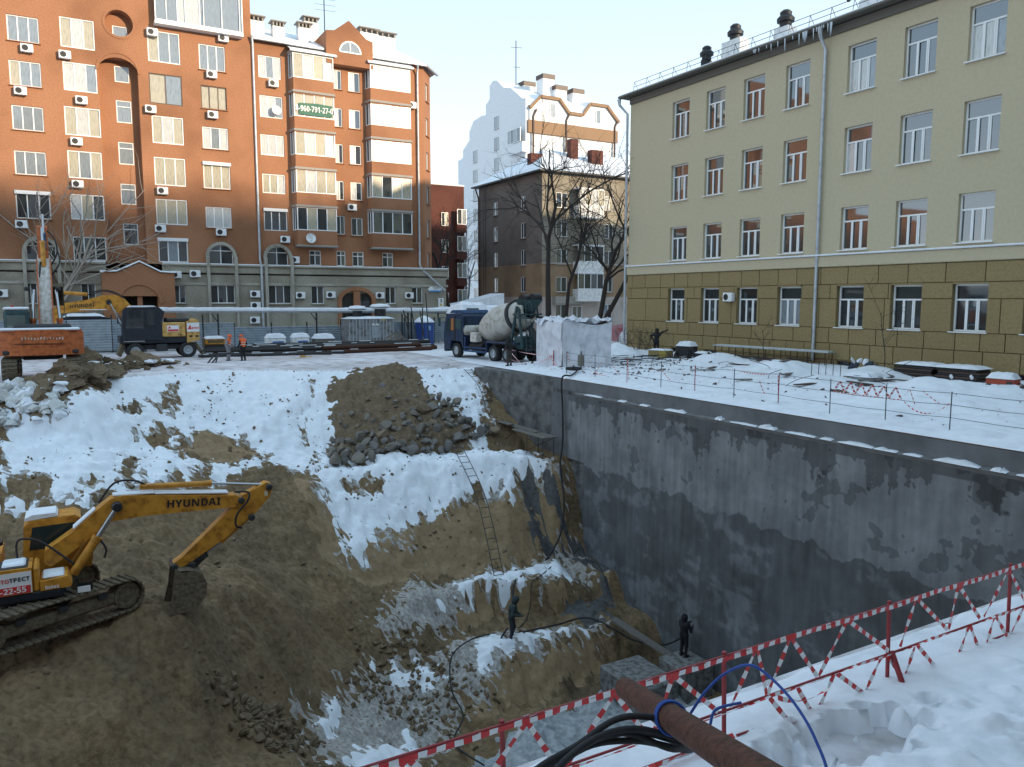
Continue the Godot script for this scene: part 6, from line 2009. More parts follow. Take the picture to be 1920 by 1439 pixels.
	part(t, "hopper_cover", hb, M.black)
	var cu := mb()
	cu.bar(Vector3(-0.9, 2.2, 0), Vector3(-1.9, 1.0, 0.1), 0.5, 0.12)
	cu.bar(Vector3(-1.0, 1.9, -0.4), Vector3(-1.2, 0.7, -0.4), 0.08, 0.08)
	part(t, "chute", cu, M.navy)
	var la := mb()
	for z: float in [-0.9, -0.5]:
		la.tube([Vector3(-1.55, 0.7, z), Vector3(-1.5, 3.1, z)], 0.025, 5)
	for i in 8:
		la.tube([Vector3(-1.55, 0.9 + i * 0.28, -0.9), Vector3(-1.55, 0.9 + i * 0.28, -0.5)], 0.02, 5)
	la.tube(smooth_path([Vector3(-1.5, 3.1, -0.9), Vector3(-1.5, 3.7, -0.9), Vector3(-1.7, 3.85, -0.7), Vector3(-1.8, 3.1, -0.6)], 4), 0.03, 5)
	part(t, "ladder", la, M.teal)

# ------------------------------------------------------------------ site things
var stones := []

func stone_mesh(sd: int, seg := 10, rings := 7, planes := 16, rough := 0.03) -> ArrayMesh:
	var r := RandomNumberGenerator.new()
	r.seed = sd
	var cut := []
	for i in planes:
		cut.append([Vector3(r.randfn(), r.randfn(), r.randfn()).normalized(), r.randf_range(0.42, 0.85)])
	var p := []
	for i in rings + 1:
		var row := []
		for k in seg:
			var th_ := PI * i / rings
			var ph := TAU * (k + 0.5 * (i % 2)) / seg
			var q := Vector3(sin(th_) * cos(ph), cos(th_), sin(th_) * sin(ph))
			for c in cut:
				var e: float = q.dot(c[0]) - c[1]
				if e > 0.0:
					q -= c[0] * e
			row.append(q * (1.0 + r.randf_range(-rough, rough) + (noise.get_noise_3d(q.x * 9.0 + sd, q.y * 9.0, q.z * 9.0) * 0.3 if rough > 0.05 else 0.0)))
		p.append(row)
	for k in seg:
		p[0][k] = p[0][0]
		p[rings][k] = p[rings][0]
	var b := mb()
	for i in rings:
		for k in seg:
			var l := (k + 1) % seg
			b.quad(p[i][k], p[i][l], p[i + 1][l], p[i + 1][k], p[i][k] + p[i + 1][l])
	return b.mesh()

func rand_basis(s: Vector3) -> Basis:
	return Basis(Vector3(rng.randfn(), rng.randfn(), rng.randfn()).normalized(), rng.randf() * TAU) * Basis.from_scale(s)

func build_rocks() -> void:
	for i in 8:
		stones.append(stone_mesh(100 + i))
	rng.seed = 17
	# rubble pile on the bench: big stones below, soil above
	var t := thing("rubble_pile", "heap of grey broken stones and brown soil on the pit bench", "rubble", on_ground(14.8, -38.2))
	var o := t.position
	var mound := mb()
	var nx := 70
	var nz := 60
	var hh := []
	for j in nz + 1:
		var row := []
		for i in nx + 1:
			var x := lerpf(10.6, 19.6, float(i) / nx)
			var z := lerpf(-44.0, -36.6, float(j) / nz)
			# outline: wide at the foot, narrow at the top
			var f := clampf((z + 44.0) / 7.4, 0.0, 1.0)
			var l := lerpf(13.2, 10.9, pow(f, 0.7))
			var r := lerpf(17.2, 19.4, pow(f, 1.3))
			var e := minf(minf(x - l, r - x), minf((z + 43.6) * 1.0, (-36.9 - z) * 0.9))
			e += noise.get_noise_2d(x * 3.0, z * 3.0) * 0.7
			row.append(Vector3(x, ground_at(x, z) + clampf(e * 0.3, -0.25, 0.24) + noise2.get_noise_2d(x * 1.5, z * 1.5) * 0.13 + noise2.get_noise_2d(x * 4.0, z * 4.0) * 0.16 + rng.randf() * 0.05, z) - o)
		hh.append(row)
	for j in nz:
		for i in nx:
			mound.quad(hh[j][i], hh[j][i + 1], hh[j + 1][i + 1], hh[j + 1][i], Vector3.UP)
	part(t, "soil_mound", mound, M.clod)
	var mats := [M.rock, M.rock, M.rock_b, M.rock_b, M.rock_c]
	var tries := 0
	var made := []
	while made.size() < 150 and tries < 6000:
		tries += 1
		var f := rng.randf() ** 0.55
		var z := lerpf(-42.5, -36.7, f)
		var x := lerpf(lerpf(13.2, 10.8, f ** 0.7), lerpf(16.6, 20.2, f), rng.randf())
		if rng.randf() > (1.0 if z > -39.4 else 0.16):
			continue
		if x > 18.9 and z < -37.6:
			continue
		var s := rng.randf_range(0.18, 0.5) * (1.0 if z > -39.6 else 0.6)
		var ok := true
		for m in made:
			if Vector2(m[0] - x, m[1] - z).length() < (m[2] + s) * 0.55:
				ok = false
				break
		if not ok:
			continue
		made.append([x, z, s])
		part(t, "stone", pick(stones), pick(mats), Transform3D(rand_basis(Vector3(s * rng.randf_range(0.9, 1.3), s * rng.randf_range(0.6, 0.9), s)), on_ground(x, z, 0.34 * s + (0.22 if z > -40.5 else 0.1)) - o))
	# boulders of frozen soil on the edge of the pit
	var heap := thing("frozen_soil_heap", "brown boulders of frozen soil with snow at the edge of the pit", "soil heap", on_ground(1.2, -45.6))
	for q in [[0.75, -47.4, 1.15, 0.85, 0.9, 0.6], [4.0, -52.0, 1.5, 0.6, 0.9, 0.45], [2.4, -49.6, 1.6, 0.55, 1.2, 0.2], [0.6, -45.0, 1.7, 0.95, 1.3, 0.2], [-0.6, -42.9, 1.5, 0.8, 1.2, 0.1], [-1.2, -41.6, 0.8, 0.75, 0.8, 0.15], [1.6, -46.4, 1.3, 0.7, 1.1, 0.2], [3.0, -50.6, 1.1, 0.5, 1.0, 0.25], [5.3, -52.2, 0.9, 0.3, 0.6, 0.15], [0.1, -44.0, 1.3, 0.9, 1.1, 0.4], [2.0, -48.4, 0.9, 0.6, 0.8, 0.4]]:
		var sm := stone_mesh(int(q[0] * 31 + 500), 34, 22, 12, 0.06)
		part(heap, "boulder", sm, M.clod, Transform3D(Basis(Vector3.UP, rng.randf() * TAU) * Basis.from_scale(Vector3(q[2], q[3], q[4])), on_ground(q[0], q[1], q[5]) - heap.position))
	for i in 40:
		var a := rng.randf()
		var x := lerpf(-1.6, 5.6, a) + rng.randfn() * 0.6
		var z := lerpf(-41.2, -52.6, a) + rng.randfn() * 0.7
		var s := rng.randf_range(0.08, 0.35)
		part(heap, "boulder", pick(stones), M.clod, Transform3D(rand_basis(Vector3(s, s * 0.7, s)), on_ground(x, z, s * 0.3) - heap.position))
	var ice := thing("ice_heap", "heap of dirty white ice and snow lumps behind the orange excavator", "ice heap", on_ground(-1.6, -43.4))
	for i in 230:
		var a := rng.randf()
		var x := rng.randf_range(-4.4, -0.3) - a * 0.6 + a * a * 0.8
		var z := lerpf(-40.6, -44.0, a)
		var s := 0.1 + 0.4 * rng.randf() ** 2.0
		part(ice, "lump", pick(stones), M.ice_lump if rng.randf() < 0.6 else M.snow, Transform3D(rand_basis(Vector3(s * 1.2, s * 0.8, s)), on_ground(x, z, s * 0.3 + 0.12) - ice.position))
	for i in 26:
		var a := rng.randf()
		var s := rng.randf_range(0.2, 0.5)
		part(heap, "snow_patch", pick(stones), M.snow, Transform3D(Basis(Vector3.UP, rng.randf() * TAU) * Basis.from_scale(Vector3(s, s * 0.35, s * 0.8)), on_ground(lerpf(-1.4, 5.4, a) + rng.randfn() * 0.5, lerpf(-41.6, -52.4, a) + rng.randfn() * 0.5, 0.75 * (1.0 - absf(a - 0.35))) - heap.position))
	# loose clods: the larger ones on the snow as single things of one scatter, small ones as stuff
	var sc := thing("soil_clods", "scattered dark clods of soil lying on the snowy slope", "soil clods", on_ground(7.0, -42.0))
	sc.set_meta("kind", "stuff")
	var mm := MultiMesh.new()
	mm.transform_format = MultiMesh.TRANSFORM_3D
	mm.mesh = stone_mesh(7, 7, 5, 10)
	var xs := []
	var cl := [[8.9, -46.3], [11.0, -44.4], [7.7, -42.0], [3.0, -43.5], [1.5, -38.0], [6.0, -44.0]]
	for i in 900:
		var x := rng.randf_range(-2.8, 12.5)
		var z := rng.randf_range(-49.0, -34.5)
		if i % 3 == 0:
			var c: Array = pick(cl)
			x = c[0] + rng.randfn() * 0.9
			z = c[1] + rng.randfn() * 1.2
		if noise.get_noise_2d(x * 1.7 + 50.0, z * 1.7) < 0.06:
			continue
		var h := ground_at(x, z)
		if h > -0.15:
			continue
		var s := 0.025 + 0.09 * rng.randf() ** 3.0
		xs.append(Transform3D(rand_basis(Vector3(s * 1.3, s, s)), Vector3(x, h + 0.07, z) - sc.position))
	for i in 700:
		var x := rng.randf_range(10.0, 21.0)
		var z := rng.randf_range(-43.0, -32.0)
		if noise.get_noise_2d(x * 1.3 + 10.0, z * 1.3) < 0.0 and x < 17.5:
			continue
		var s := 0.02 + 0.07 * rng.randf() ** 3.0
		xs.append(Transform3D(rand_basis(Vector3(s * 1.3, s, s)), on_ground(x, z, 0.06) - sc.position))
	mm.instance_count = xs.size()
	for i in xs.size():
		mm.set_instance_transform(i, xs[i])
	var mi := MultiMeshInstance3D.new()
	mi.name = "clod"
	mi.multimesh = mm
	mi.material_override = M.clod
	sc.add_child(mi, true)
	# crumbled soil over the bare slopes
	var cr := MultiMeshInstance3D.new()
	cr.name = numbered("soil_crumbs")
	meta(cr, "crumbled brown soil strewn over the bare pit slopes", "", "", "stuff")
	var m2 := MultiMesh.new()
	m2.transform_format = MultiMesh.TRANSFORM_3D
	m2.mesh = stone_mesh(9, 7, 5, 10)
	var ts := []
	for i in 3600:
		var x := rng.randf_range(-2.6, 21.5)
		var z := rng.randf_range(-35.0, -17.5)
		var d := noise.get_noise_2d(x * 0.9 + 30.0, z * 0.9 - 70.0)
		if d < rng.randf_range(0.05, 0.4):
			continue
		var h := ground_at(x, z)
		if h < -11.2 or h > -3.5:
			continue
		var s := 0.02 + 0.1 * rng.randf() ** 4.0
		ts.append(Transform3D(rand_basis(Vector3(s * 1.3, s * 0.8, s)), Vector3(x, h + s * 0.2, z)))
	for i in 260:
		var x := 4.6 + rng.randfn() * 0.75
		var z := -22.6 + rng.randfn() * 0.55
		var s := 0.06 + 0.14 * rng.randf() ** 2.0
		ts.append(Transform3D(rand_basis(Vector3(s * 1.2, s * 0.7, s)), on_ground(x, z, s * 0.3)))
	for i in 500:
		var x := 10.5 + rng.randfn() * 1.3
		var z := -26.0 + rng.randfn() * 1.2
		var s := 0.03 + 0.12 * rng.randf() ** 2.0
		ts.append(Transform3D(rand_basis(Vector3(s * 1.2, s * 0.7, s)), on_ground(x, z, s * 0.3)))
	m2.instance_count = ts.size()
	for i in ts.size():
		m2.set_instance_transform(i, ts[i])
	cr.multimesh = m2
	cr.material_override = M.clod
	add_child(cr)

func build_site_fence() -> void:
	var t := thing("site_fence", "blue grey corrugated sheet metal fence along the site road", "fence", Vector3(0, 0, -67))
	var sheet := mat(lin(0.30, 0.36, 0.41), 0.45, 0.25, M.blot, 0.3)
	var sheet_b := mat(lin(0.36, 0.41, 0.45), 0.45, 0.25, M.blot, 0.3)
	var x := -9.0
	var k := 0
	while x < 32.5:
		var w := 2.95
		var h := 2.5 if x < 8.5 else 2.15 if x < 11.5 else 1.75 if x < 20.0 else 2.0
		var b := mb()
		var n := int(h / 0.2)
		for i in n:
			var y := 0.1 + i * (h - 0.1) / n
			var d: float = (h - 0.1) / n
			var q := [Vector2(y, 0.0), Vector2(y + d * 0.35, 0.0), Vector2(y + d * 0.5, 0.04), Vector2(y + d * 0.85, 0.04), Vector2(y + d, 0.0)]
			for e in 4:
				b.quad(Vector3(x, q[e].x, q[e].y), Vector3(x + w, q[e].x, q[e].y), Vector3(x + w, q[e + 1].x, q[e + 1].y), Vector3(x, q[e + 1].x, q[e + 1].y), Vector3.BACK)
		part(t, "panel", b, sheet if k % 3 else sheet_b)
		part(t, "post", box_at(Vector3(x - 0.02, (h + 0.35) * 0.5, -0.05), Vector3(0.1, h + 0.35, 0.1)), M.dark_steel)
		x += 3.0
		k += 1
	for q in [[1.0, 0.0], [27.5, 3.0], [28.6, 3.1], [26.6, 2.7], [31.7, 2.6], [9.5, 2.8]]:
		if q[1] > 0.0:
			part(t, "post", box_at(Vector3(q[0], q[1] * 0.5, 0.35), Vector3(0.1, q[1], 0.1)), M.black)
	var hm := thing("heating_main", "snow topped overhead heating pipe on dark supports above the fence", "pipe", Vector3(0, 0, -66.2))
	var p := mb()
	p.tube([Vector3(4.6, 3.18, 0), Vector3(12, 3.14, 0), Vector3(24, 2.98, 0), Vector3(34.0, 2.95, 0)], 0.17, 12)
	part(hm, "pipe_run", p, M.zinc)
	var sn := mb()
	for i in 60:
		var x0 := 4.6 + i * 0.49
		var y0 := 3.3 - (x0 - 4.6) * 0.0085
		var y1 := y0 - 0.0042
		var a0 := 0.15 + noise2.get_noise_1d(x0 * 2.0) * 0.05
		var a1 := 0.15 + noise2.get_noise_1d((x0 + 0.49) * 2.0) * 0.05
		for s: float in [-1.0, 1.0]:
			sn.quad(Vector3(x0, y0 + a0, 0), Vector3(x0 + 0.49, y1 + a1, 0), Vector3(x0 + 0.49, y1 + a1 * 0.5, 0.17 * s), Vector3(x0, y0 + a0 * 0.5, 0.17 * s), Vector3(0, 1, s))
			sn.quad(Vector3(x0, y0 + a0 * 0.5, 0.17 * s), Vector3(x0 + 0.49, y1 + a1 * 0.5, 0.17 * s), Vector3(x0 + 0.49, y1 - 0.12, 0.19 * s), Vector3(x0, y0 - 0.12, 0.19 * s), Vector3(0, 0, s))
	part(hm, "pipe_snow", sn, M.snow)
	for x2: float in [5.2, 10.6, 18.6, 27.0, 33.0]:
		var s := mb()
		s.box(Vector3(x2, 1.45, 0), Vector3(0.12, 2.9, 0.12))
		s.bar(Vector3(x2, 2.2, 0), Vector3(x2 - 0.5, 2.9, 0), 0.07, 0.07)
		part(hm, "support", s, M.black)

func snow_cap(parent: Node, o: Vector3, s: Vector3, called := "snow_cap") -> void:
	# lumpy pillow of snow with its base at o
	var b := mb()
	var n := 8
	var g := func(i: int, j: int) -> Vector3:
		var u := float(i) / n * 2.0 - 1.0
		var v := float(j) / n * 2.0 - 1.0
		var e := (1.0 - pow(absf(u), 4.0)) * (1.0 - pow(absf(v), 4.0))
		return o + Vector3(u * s.x * 0.5, s.y * pow(maxf(e, 0.0), 0.35) * (0.85 + 0.3 * noise2.get_noise_2d(o.x + u * 3.0, o.z + v * 3.0)), v * s.z * 0.5)
	for i in n:
		for j in n:
			b.quad(g.call(i, j), g.call(i + 1, j), g.call(i + 1, j + 1), g.call(i, j + 1), Vector3.UP)
	part(parent, called, b, M.snow)

func build_roadside() -> void:
	# steel cabin with two black flues
	var c := thing("boiler_cabin", "grey steel boiler cabin with two black flues and snowy caps", "cabin", Vector3(22.6, 0, -64.6))
	part(c, "cabin_body", box_at(Vector3(0, 1.2, 0), Vector3(4.1, 2.4, 2.0), 0.02), mat(lin(0.3, 0.32, 0.34), 0.55, 0.2, ntex(70, 0.01, 4, [Color(0.6, 0.52, 0.46), Color(0.9, 0.89, 0.88), Color.WHITE]), 0.3))
	for i in 14:
		part(c, "rib", box_at(Vector3(-1.95 + i * 0.3, 1.2, 1.015), Vector3(0.05, 2.3, 0.03)), M.zinc)
	part(c, "hatch", box_at(Vector3(0.35, 1.35, 1.03), Vector3(0.7, 1.2, 0.03), 0.005), mat(lin(0.36, 0.39, 0.41), 0.5, 0.2, M.blot, 0.5))
	for q in [[0.15, 1.9], [0.5, 1.9]]:
		part(c, "notice", box_at(Vector3(q[0], q[1], 1.05), Vector3(0.24, 0.12, 0.01)), M.plastic)
	part(c, "yellow_plate", box_at(Vector3(1.05, 2.28, 1.03), Vector3(0.4, 0.09, 0.02)), mat(lin(0.6, 0.45, 0.05), 0.6))
	snow_cap(c, Vector3(0, 2.38, 0), Vector3(4.2, 0.22, 2.1))
	for q in [[-0.9, 0.42, 0.75, 3.05], [1.15, 0.5, 0.85, 3.2]]:
		var f := mb()
		f.tube([Vector3(q[0], 2.4, 0), Vector3(q[0], q[3], 0)], q[1], 12)
		f.lathe([Vector2(q[1], 0), Vector2(q[2], 0.06), Vector2(q[2], 0.12), Vector2(0, 0.16)], 16, Transform3D(Basis(), Vector3(q[0], q[3] + 0.05, 0)))
		var o := part(c, "flue", f, M.black)
		var s := mb()
		s.lathe([Vector2(q[2], 0.1), Vector2(q[2] * 1.03, 0.22), Vector2(q[2] * 0.8, 0.36), Vector2(0, 0.42)], 16, Transform3D(Basis(), Vector3(q[0], q[3] + 0.05, 0)))
		part(o, "flue_snow", s, M.snow)
	# blue toilet cabin
	var t := thing("portable_toilet", "dark blue portable toilet with a snowy pointed roof", "toilet cabin", Vector3(28.2, 0, -65.3), 0.25)
	part(t, "cabin_body", box_at(Vector3(0, 0.98, 0), Vector3(1.2, 1.96, 1.2), 0.04), mat(lin(0.02, 0.06, 0.24), 0.5))
	part(t, "door", box_at(Vector3(0.05, 0.95, 0.61), Vector3(0.9, 1.8, 0.03), 0.01), mat(lin(0.025, 0.075, 0.28), 0.5))
	part(t, "door_notice", box_at(Vector3(0.12, 1.45, 0.63), Vector3(0.26, 0.4, 0.012)), mat(lin(0.2, 0.45, 0.65), 0.5))
	for x: float in [-0.6, 0.6]:
		part(t, "corner_post", box_at(Vector3(x, 0.98, 0.6), Vector3(0.06, 1.94, 0.06), 0.02), mat(lin(0.1, 0.2, 0.42), 0.5))
	var r := mb()
	r.lathe([Vector2(0.92, 1.93), Vector2(0.95, 2.02), Vector2(0.5, 2.4), Vector2(0.08, 2.56), Vector2(0, 2.56)], 4, Transform3D(Basis(Vector3.UP, PI / 4), Vector3.ZERO), false)
	part(t, "roof_snow", r, M.snow)
	# generators
	var gb := mat(lin(0.04, 0.12, 0.3), 0.5)
	for q in [[14.6, "longer white and blue generator box under thick snow", 1.5], [16.6, "shorter white and blue generator box under thick snow", 1.35]]:
		var g := thing("generator", q[1], "generator", Vector3(q[0], 0, -64.2), 0.0, "generators by the fence")
		part(g, "housing", box_at(Vector3(0, 0.5, 0), Vector3(q[2], 0.9, 0.9), 0.05), M.white)
		part(g, "blue_panel", box_at(Vector3(0.15, 0.42, 0.455), Vector3(q[2] * 0.6, 0.5, 0.03), 0.01), gb)
		snow_cap(g, Vector3(0, 0.93, 0), Vector3(q[2] + 0.1, 0.4, 1.0))
		part(g, "skid", box_at(Vector3(0, 0.04, 0), Vector3(q[2], 0.08, 0.7)), M.dark_steel)
	var tb := thing("water_tub", "low wooden slatted tub heaped with snow beside the generators", "tub", Vector3(18.6, 0, -64.4))
	for i in 9:
		part(tb, "slat", box_at(Vector3(-0.72 + i * 0.18, 0.42, 0.5), Vector3(0.165, 0.8, 0.04)), M.old_wood)
	part(tb, "tub_body", box_at(Vector3(0, 0.4, 0), Vector3(1.6, 0.78, 0.95)), M.old_wood)
	snow_cap(tb, Vector3(0, 0.78, 0), Vector3(1.75, 0.45, 1.15))
	# yellow compressor
	var cp := thing("compressor", "black and yellow compressor with snow on top beside two workers", "compressor", Vector3(9.5, 0, -61.5))
	part(cp, "lower_case", box_at(Vector3(0, 0.38, 0), Vector3(1.4, 0.6, 0.9), 0.04), M.black)
	part(cp, "upper_case", box_at(Vector3(0, 0.92, 0), Vector3(1.42, 0.44, 0.92), 0.05), M.yellow)
	part(cp, "air_grille", box_at(Vector3(0.05, 0.92, 0.465), Vector3(1.1, 0.18, 0.02)), M.mud)
	part(cp, "side_panel", box_at(Vector3(-0.75, 0.85, 0), Vector3(0.1, 0.7, 0.9), 0.02), M.mud)
	snow_cap(cp, Vector3(0, 1.12, 0), Vector3(1.5, 0.22, 1.0))
	# heap of long pipes, each one a thing
	rng.seed = 71
	var pd := mat(lin(0.04, 0.037, 0.036), 0.75, 0.2, ntex(72, 0.02, 5, [Color(0.6, 0.55, 0.5), grey(0.9), Color.WHITE]), 0.5)
	var rows := [[7.8, -57.4, 16.6, -55.4, 0.12, 0.12, 0], [7.9, -57.0, 17.8, -56.0, 0.13, 0.13, 0], [8.2, -57.9, 19.5, -56.6, 0.14, 0.14, 0], [8.0, -58.2, 18.6, -57.0, 0.4, 0.14, 0], [9.0, -58.6, 20.5, -57.3, 0.16, 0.16, 0], [8.6, -58.9, 21.8, -57.6, 0.47, 0.15, 0], [9.4, -59.4, 23.0, -58.0, 0.16, 0.16, 0], [10.8, -59.5, 24.6, -58.2, 0.5, 0.17, 0], [16.4, -56.2, 25.0, -56.6, 0.17, 0.17, 1], [16.6, -56.5, 25.3, -57.1, 0.17, 0.17, 1], [16.2, -56.4, 24.2, -56.9, 0.48, 0.16, 1], [16.8, -56.9, 25.9, -57.6, 0.18, 0.18, 1], [13.0, -60.1, 26.2, -58.7, 0.2, 0.2, 0], [12.0, -60.2, 26.0, -59.2, 0.55, 0.2, 0], [14.5, -60.7, 25.6, -59.7, 0.2, 0.2, 0]]
	for q in rows:
		var s := mb()
		var a := Vector3(q[0], q[4], q[1])
		var b := Vector3(q[2], q[4], q[3])
		var m: Vector3 = (a + b) * 0.5
		s.tube([a - m, b - m], q[5], 12, false)
		s.tube([b - m, a - m], q[5] * 0.86, 12, false)
		var bar := thing("steel_pipe", "rust brown thick pipe in the nearer stack behind the road" if q[6] else "long black steel pipe in the heap beside the site road", "pipe", m, 0.0, "rust brown pipes" if q[6] else "black pipes beside the road")
		part(bar, "tube", s, M.rust if q[6] else pd)
		var sn := mb()
		var d := (b - a).normalized()
		var u := 0.15
		while u < (b - a).length() - 0.4:
			var l := rng.randf_range(0.3, 1.6)
			if rng.randf() < 0.5:
				sn.bar(a - m + d * u + Vector3(0, q[5] * 0.97, 0), a - m + d * minf(u + l, (b - a).length() - 0.1) + Vector3(0, q[5] * 0.97, 0), q[5] * 0.7, 0.04, 0.015)
			u += l + rng.randf_range(0.2, 1.6)
		if sn.v.size():
			part(bar, "pipe_snow", sn, M.snow)
	var pl := thing("wooden_pallet", "weathered wooden pallet leaning on the pipe heap", "pallet", Vector3(25.2, 0.55, -61.6))
	for i in 5:
		var s := mb()
		s.box(Vector3(-0.8 + i * 0.0, 0.1 + i * 0.22, 0.0 - i * 0.1), Vector3(1.0, 0.14, 0.04))
		part(pl, "plank", s, M.wood, Transform3D(Basis(Vector3.BACK, 0.5), Vector3(0.2 - i * 0.12, 0, 0)))
	for i in 3:
		part(pl, "runner", box_at(Vector3(-1.2 + i * 0.45, 0.5, -0.3), Vector3(0.09, 1.3, 0.09)), M.wood, Transform3D(Basis(Vector3.BACK, 0.5), Vector3.ZERO))
	var lp := [[26.5, 0.4, 3.4], [26.9, -0.3, 3.3], [27.2, 0.25, 3.0], [27.6, 0.1, 4.6], [29.7, 0.05, 2.5], [25.9, 0.5, 3.1]]
	for q in lp:
		var s := mb()
		s.tube([Vector3.ZERO, Vector3(-q[1], q[2], -0.5)], 0.05, 6)
		single("leaning_pole", s, M.dark_steel, "dark metal pole leaning near the boiler cabin", "pole", Vector3(q[0], 0, -62.8), 0.0, "poles leaning by the boiler cabin")
	# trestle of rods in front of the workers
	var tr := thing("trestle", "low black trestle of steel rods near the two workers", "trestle", Vector3(7.9, 0, -52.2))
	for q in [[-0.35, 0.0, 0.3, 0.62], [0.15, 0.0, 0.45, 0.6], [-0.1, 0.0, 0.5, 0.55]]:
		var s := mb()
		s.bar(Vector3(q[0], 0.0, 0.3), Vector3(q[2], q[3], -0.3), 0.07, 0.07)
		part(tr, "leg", s, M.dark_steel)
	part(tr, "beam", box_at(Vector3(0.75, 0.58, -0.3), Vector3(1.3, 0.1, 0.12)), M.dark_steel)
	var ye := mb()
	ye.box(Vector3(0, 0.05, 0), Vector3(0.9, 0.09, 0.3), Basis(Vector3.UP, 0.2), 0.02)
	ye.box(Vector3(-0.2, 0.13, 0.05), Vector3(0.4, 0.1, 0.2), Basis(Vector3.UP, 0.5), 0.02)
	single("yellow_scrap", ye, M.pale_yellow, "small flat yellow scrap lying on the road before the pipes", "scrap", Vector3(14.3, 0, -53.9))
	# snowed-in kiosk behind the mixer
	var k := thing("kiosk", "green kiosk buried under a thick rounded load of snow behind the mixer", "kiosk", Vector3(30.4, 0, -58.5))
	part(k, "kiosk_walls", box_at(Vector3(0, 1.45, 0), Vector3(4.6, 2.9, 2.4), 0.03), mat(lin(0.04, 0.07, 0.06), 0.7, 0.0, M.blot, 0.5))
	part(k, "gate_leaf", box_at(Vector3(-2.5, 1.5, 0.9), Vector3(0.5, 3.0, 0.12), 0.02), M.teal)
	snow_cap(k, Vector3(-1.1, 2.85, 0), Vector3(2.9, 1.05, 2.7))
	snow_cap(k, Vector3(1.3, 2.85, 0), Vector3(2.6, 0.75, 2.7))
	part(k, "roof_board", box_at(Vector3(-1.4, 3.25, 1.35), Vector3(1.1, 0.12, 0.06)), M.black)
	var sh := thing("lean_to", "small lean-to roof heaped with snow by the house corner", "shed", Vector3(32.0, 0, -68.6))
	part(sh, "roof_sheet", box_at(Vector3(0, 2.75, 0.4), Vector3(3.4, 0.1, 2.4)), M.dark_steel)
	for x: float in [-1.5, 1.5]:
		part(sh, "post", box_at(Vector3(x, 1.35, 1.3), Vector3(0.1, 2.7, 0.1)), M.black)
	snow_cap(sh, Vector3(0, 2.8, 0.4), Vector3(3.5, 0.55, 2.5))
	var po := single("poster", box_at(Vector3(0, 0.75, 0), Vector3(0.9, 0.85, 0.03)), mat(lin(0.62, 0.6, 0.15), 0.7, 0.0, ntex(75, 0.02, 3, [Color(0.9, 0.6, 0.4), Color(1, 1, 0.8), Color(0.9, 1, 0.7)]), 1.2), "faded yellow poster on a post of the lean-to", "poster", Vector3(31.9, 1.35, -66.75))
	po.set_meta("group", "")

func tarp_face(b: MB, o: Vector3, ax: Vector3, out: Vector3, w: float, h: float, sd: float) -> void:
	var n := 26
	var m := 20
	var g := func(i: int, j: int) -> Vector3:
		var u := float(i) / n
		var v := float(j) / m
		var fold := 0.14 * sin(u * 15.0 + sd + 2.0 * sin(v * 3.0)) * (1.0 - v) * (0.4 + 0.6 * sin(PI * u))
		fold += noise.get_noise_3d(u * 9.0 + sd, v * 6.0, sd) * 0.34 * sin(PI * u)
		fold += -0.12 * sin(PI * u) * sin(PI * v)
		return o + ax * (u * w) + Vector3.UP * (v * h * (1.0 - 0.05 * sin(PI * u) * v + 0.05 * sin(u * 5.0 + sd)) + 0.06 * sin(u * 9.0 + sd) * (1.0 - v)) + out * fold
	for i in n:
		for j in m:
			b.quad(g.call(i, j), g.call(i + 1, j), g.call(i + 1, j + 1), g.call(i, j + 1), out)

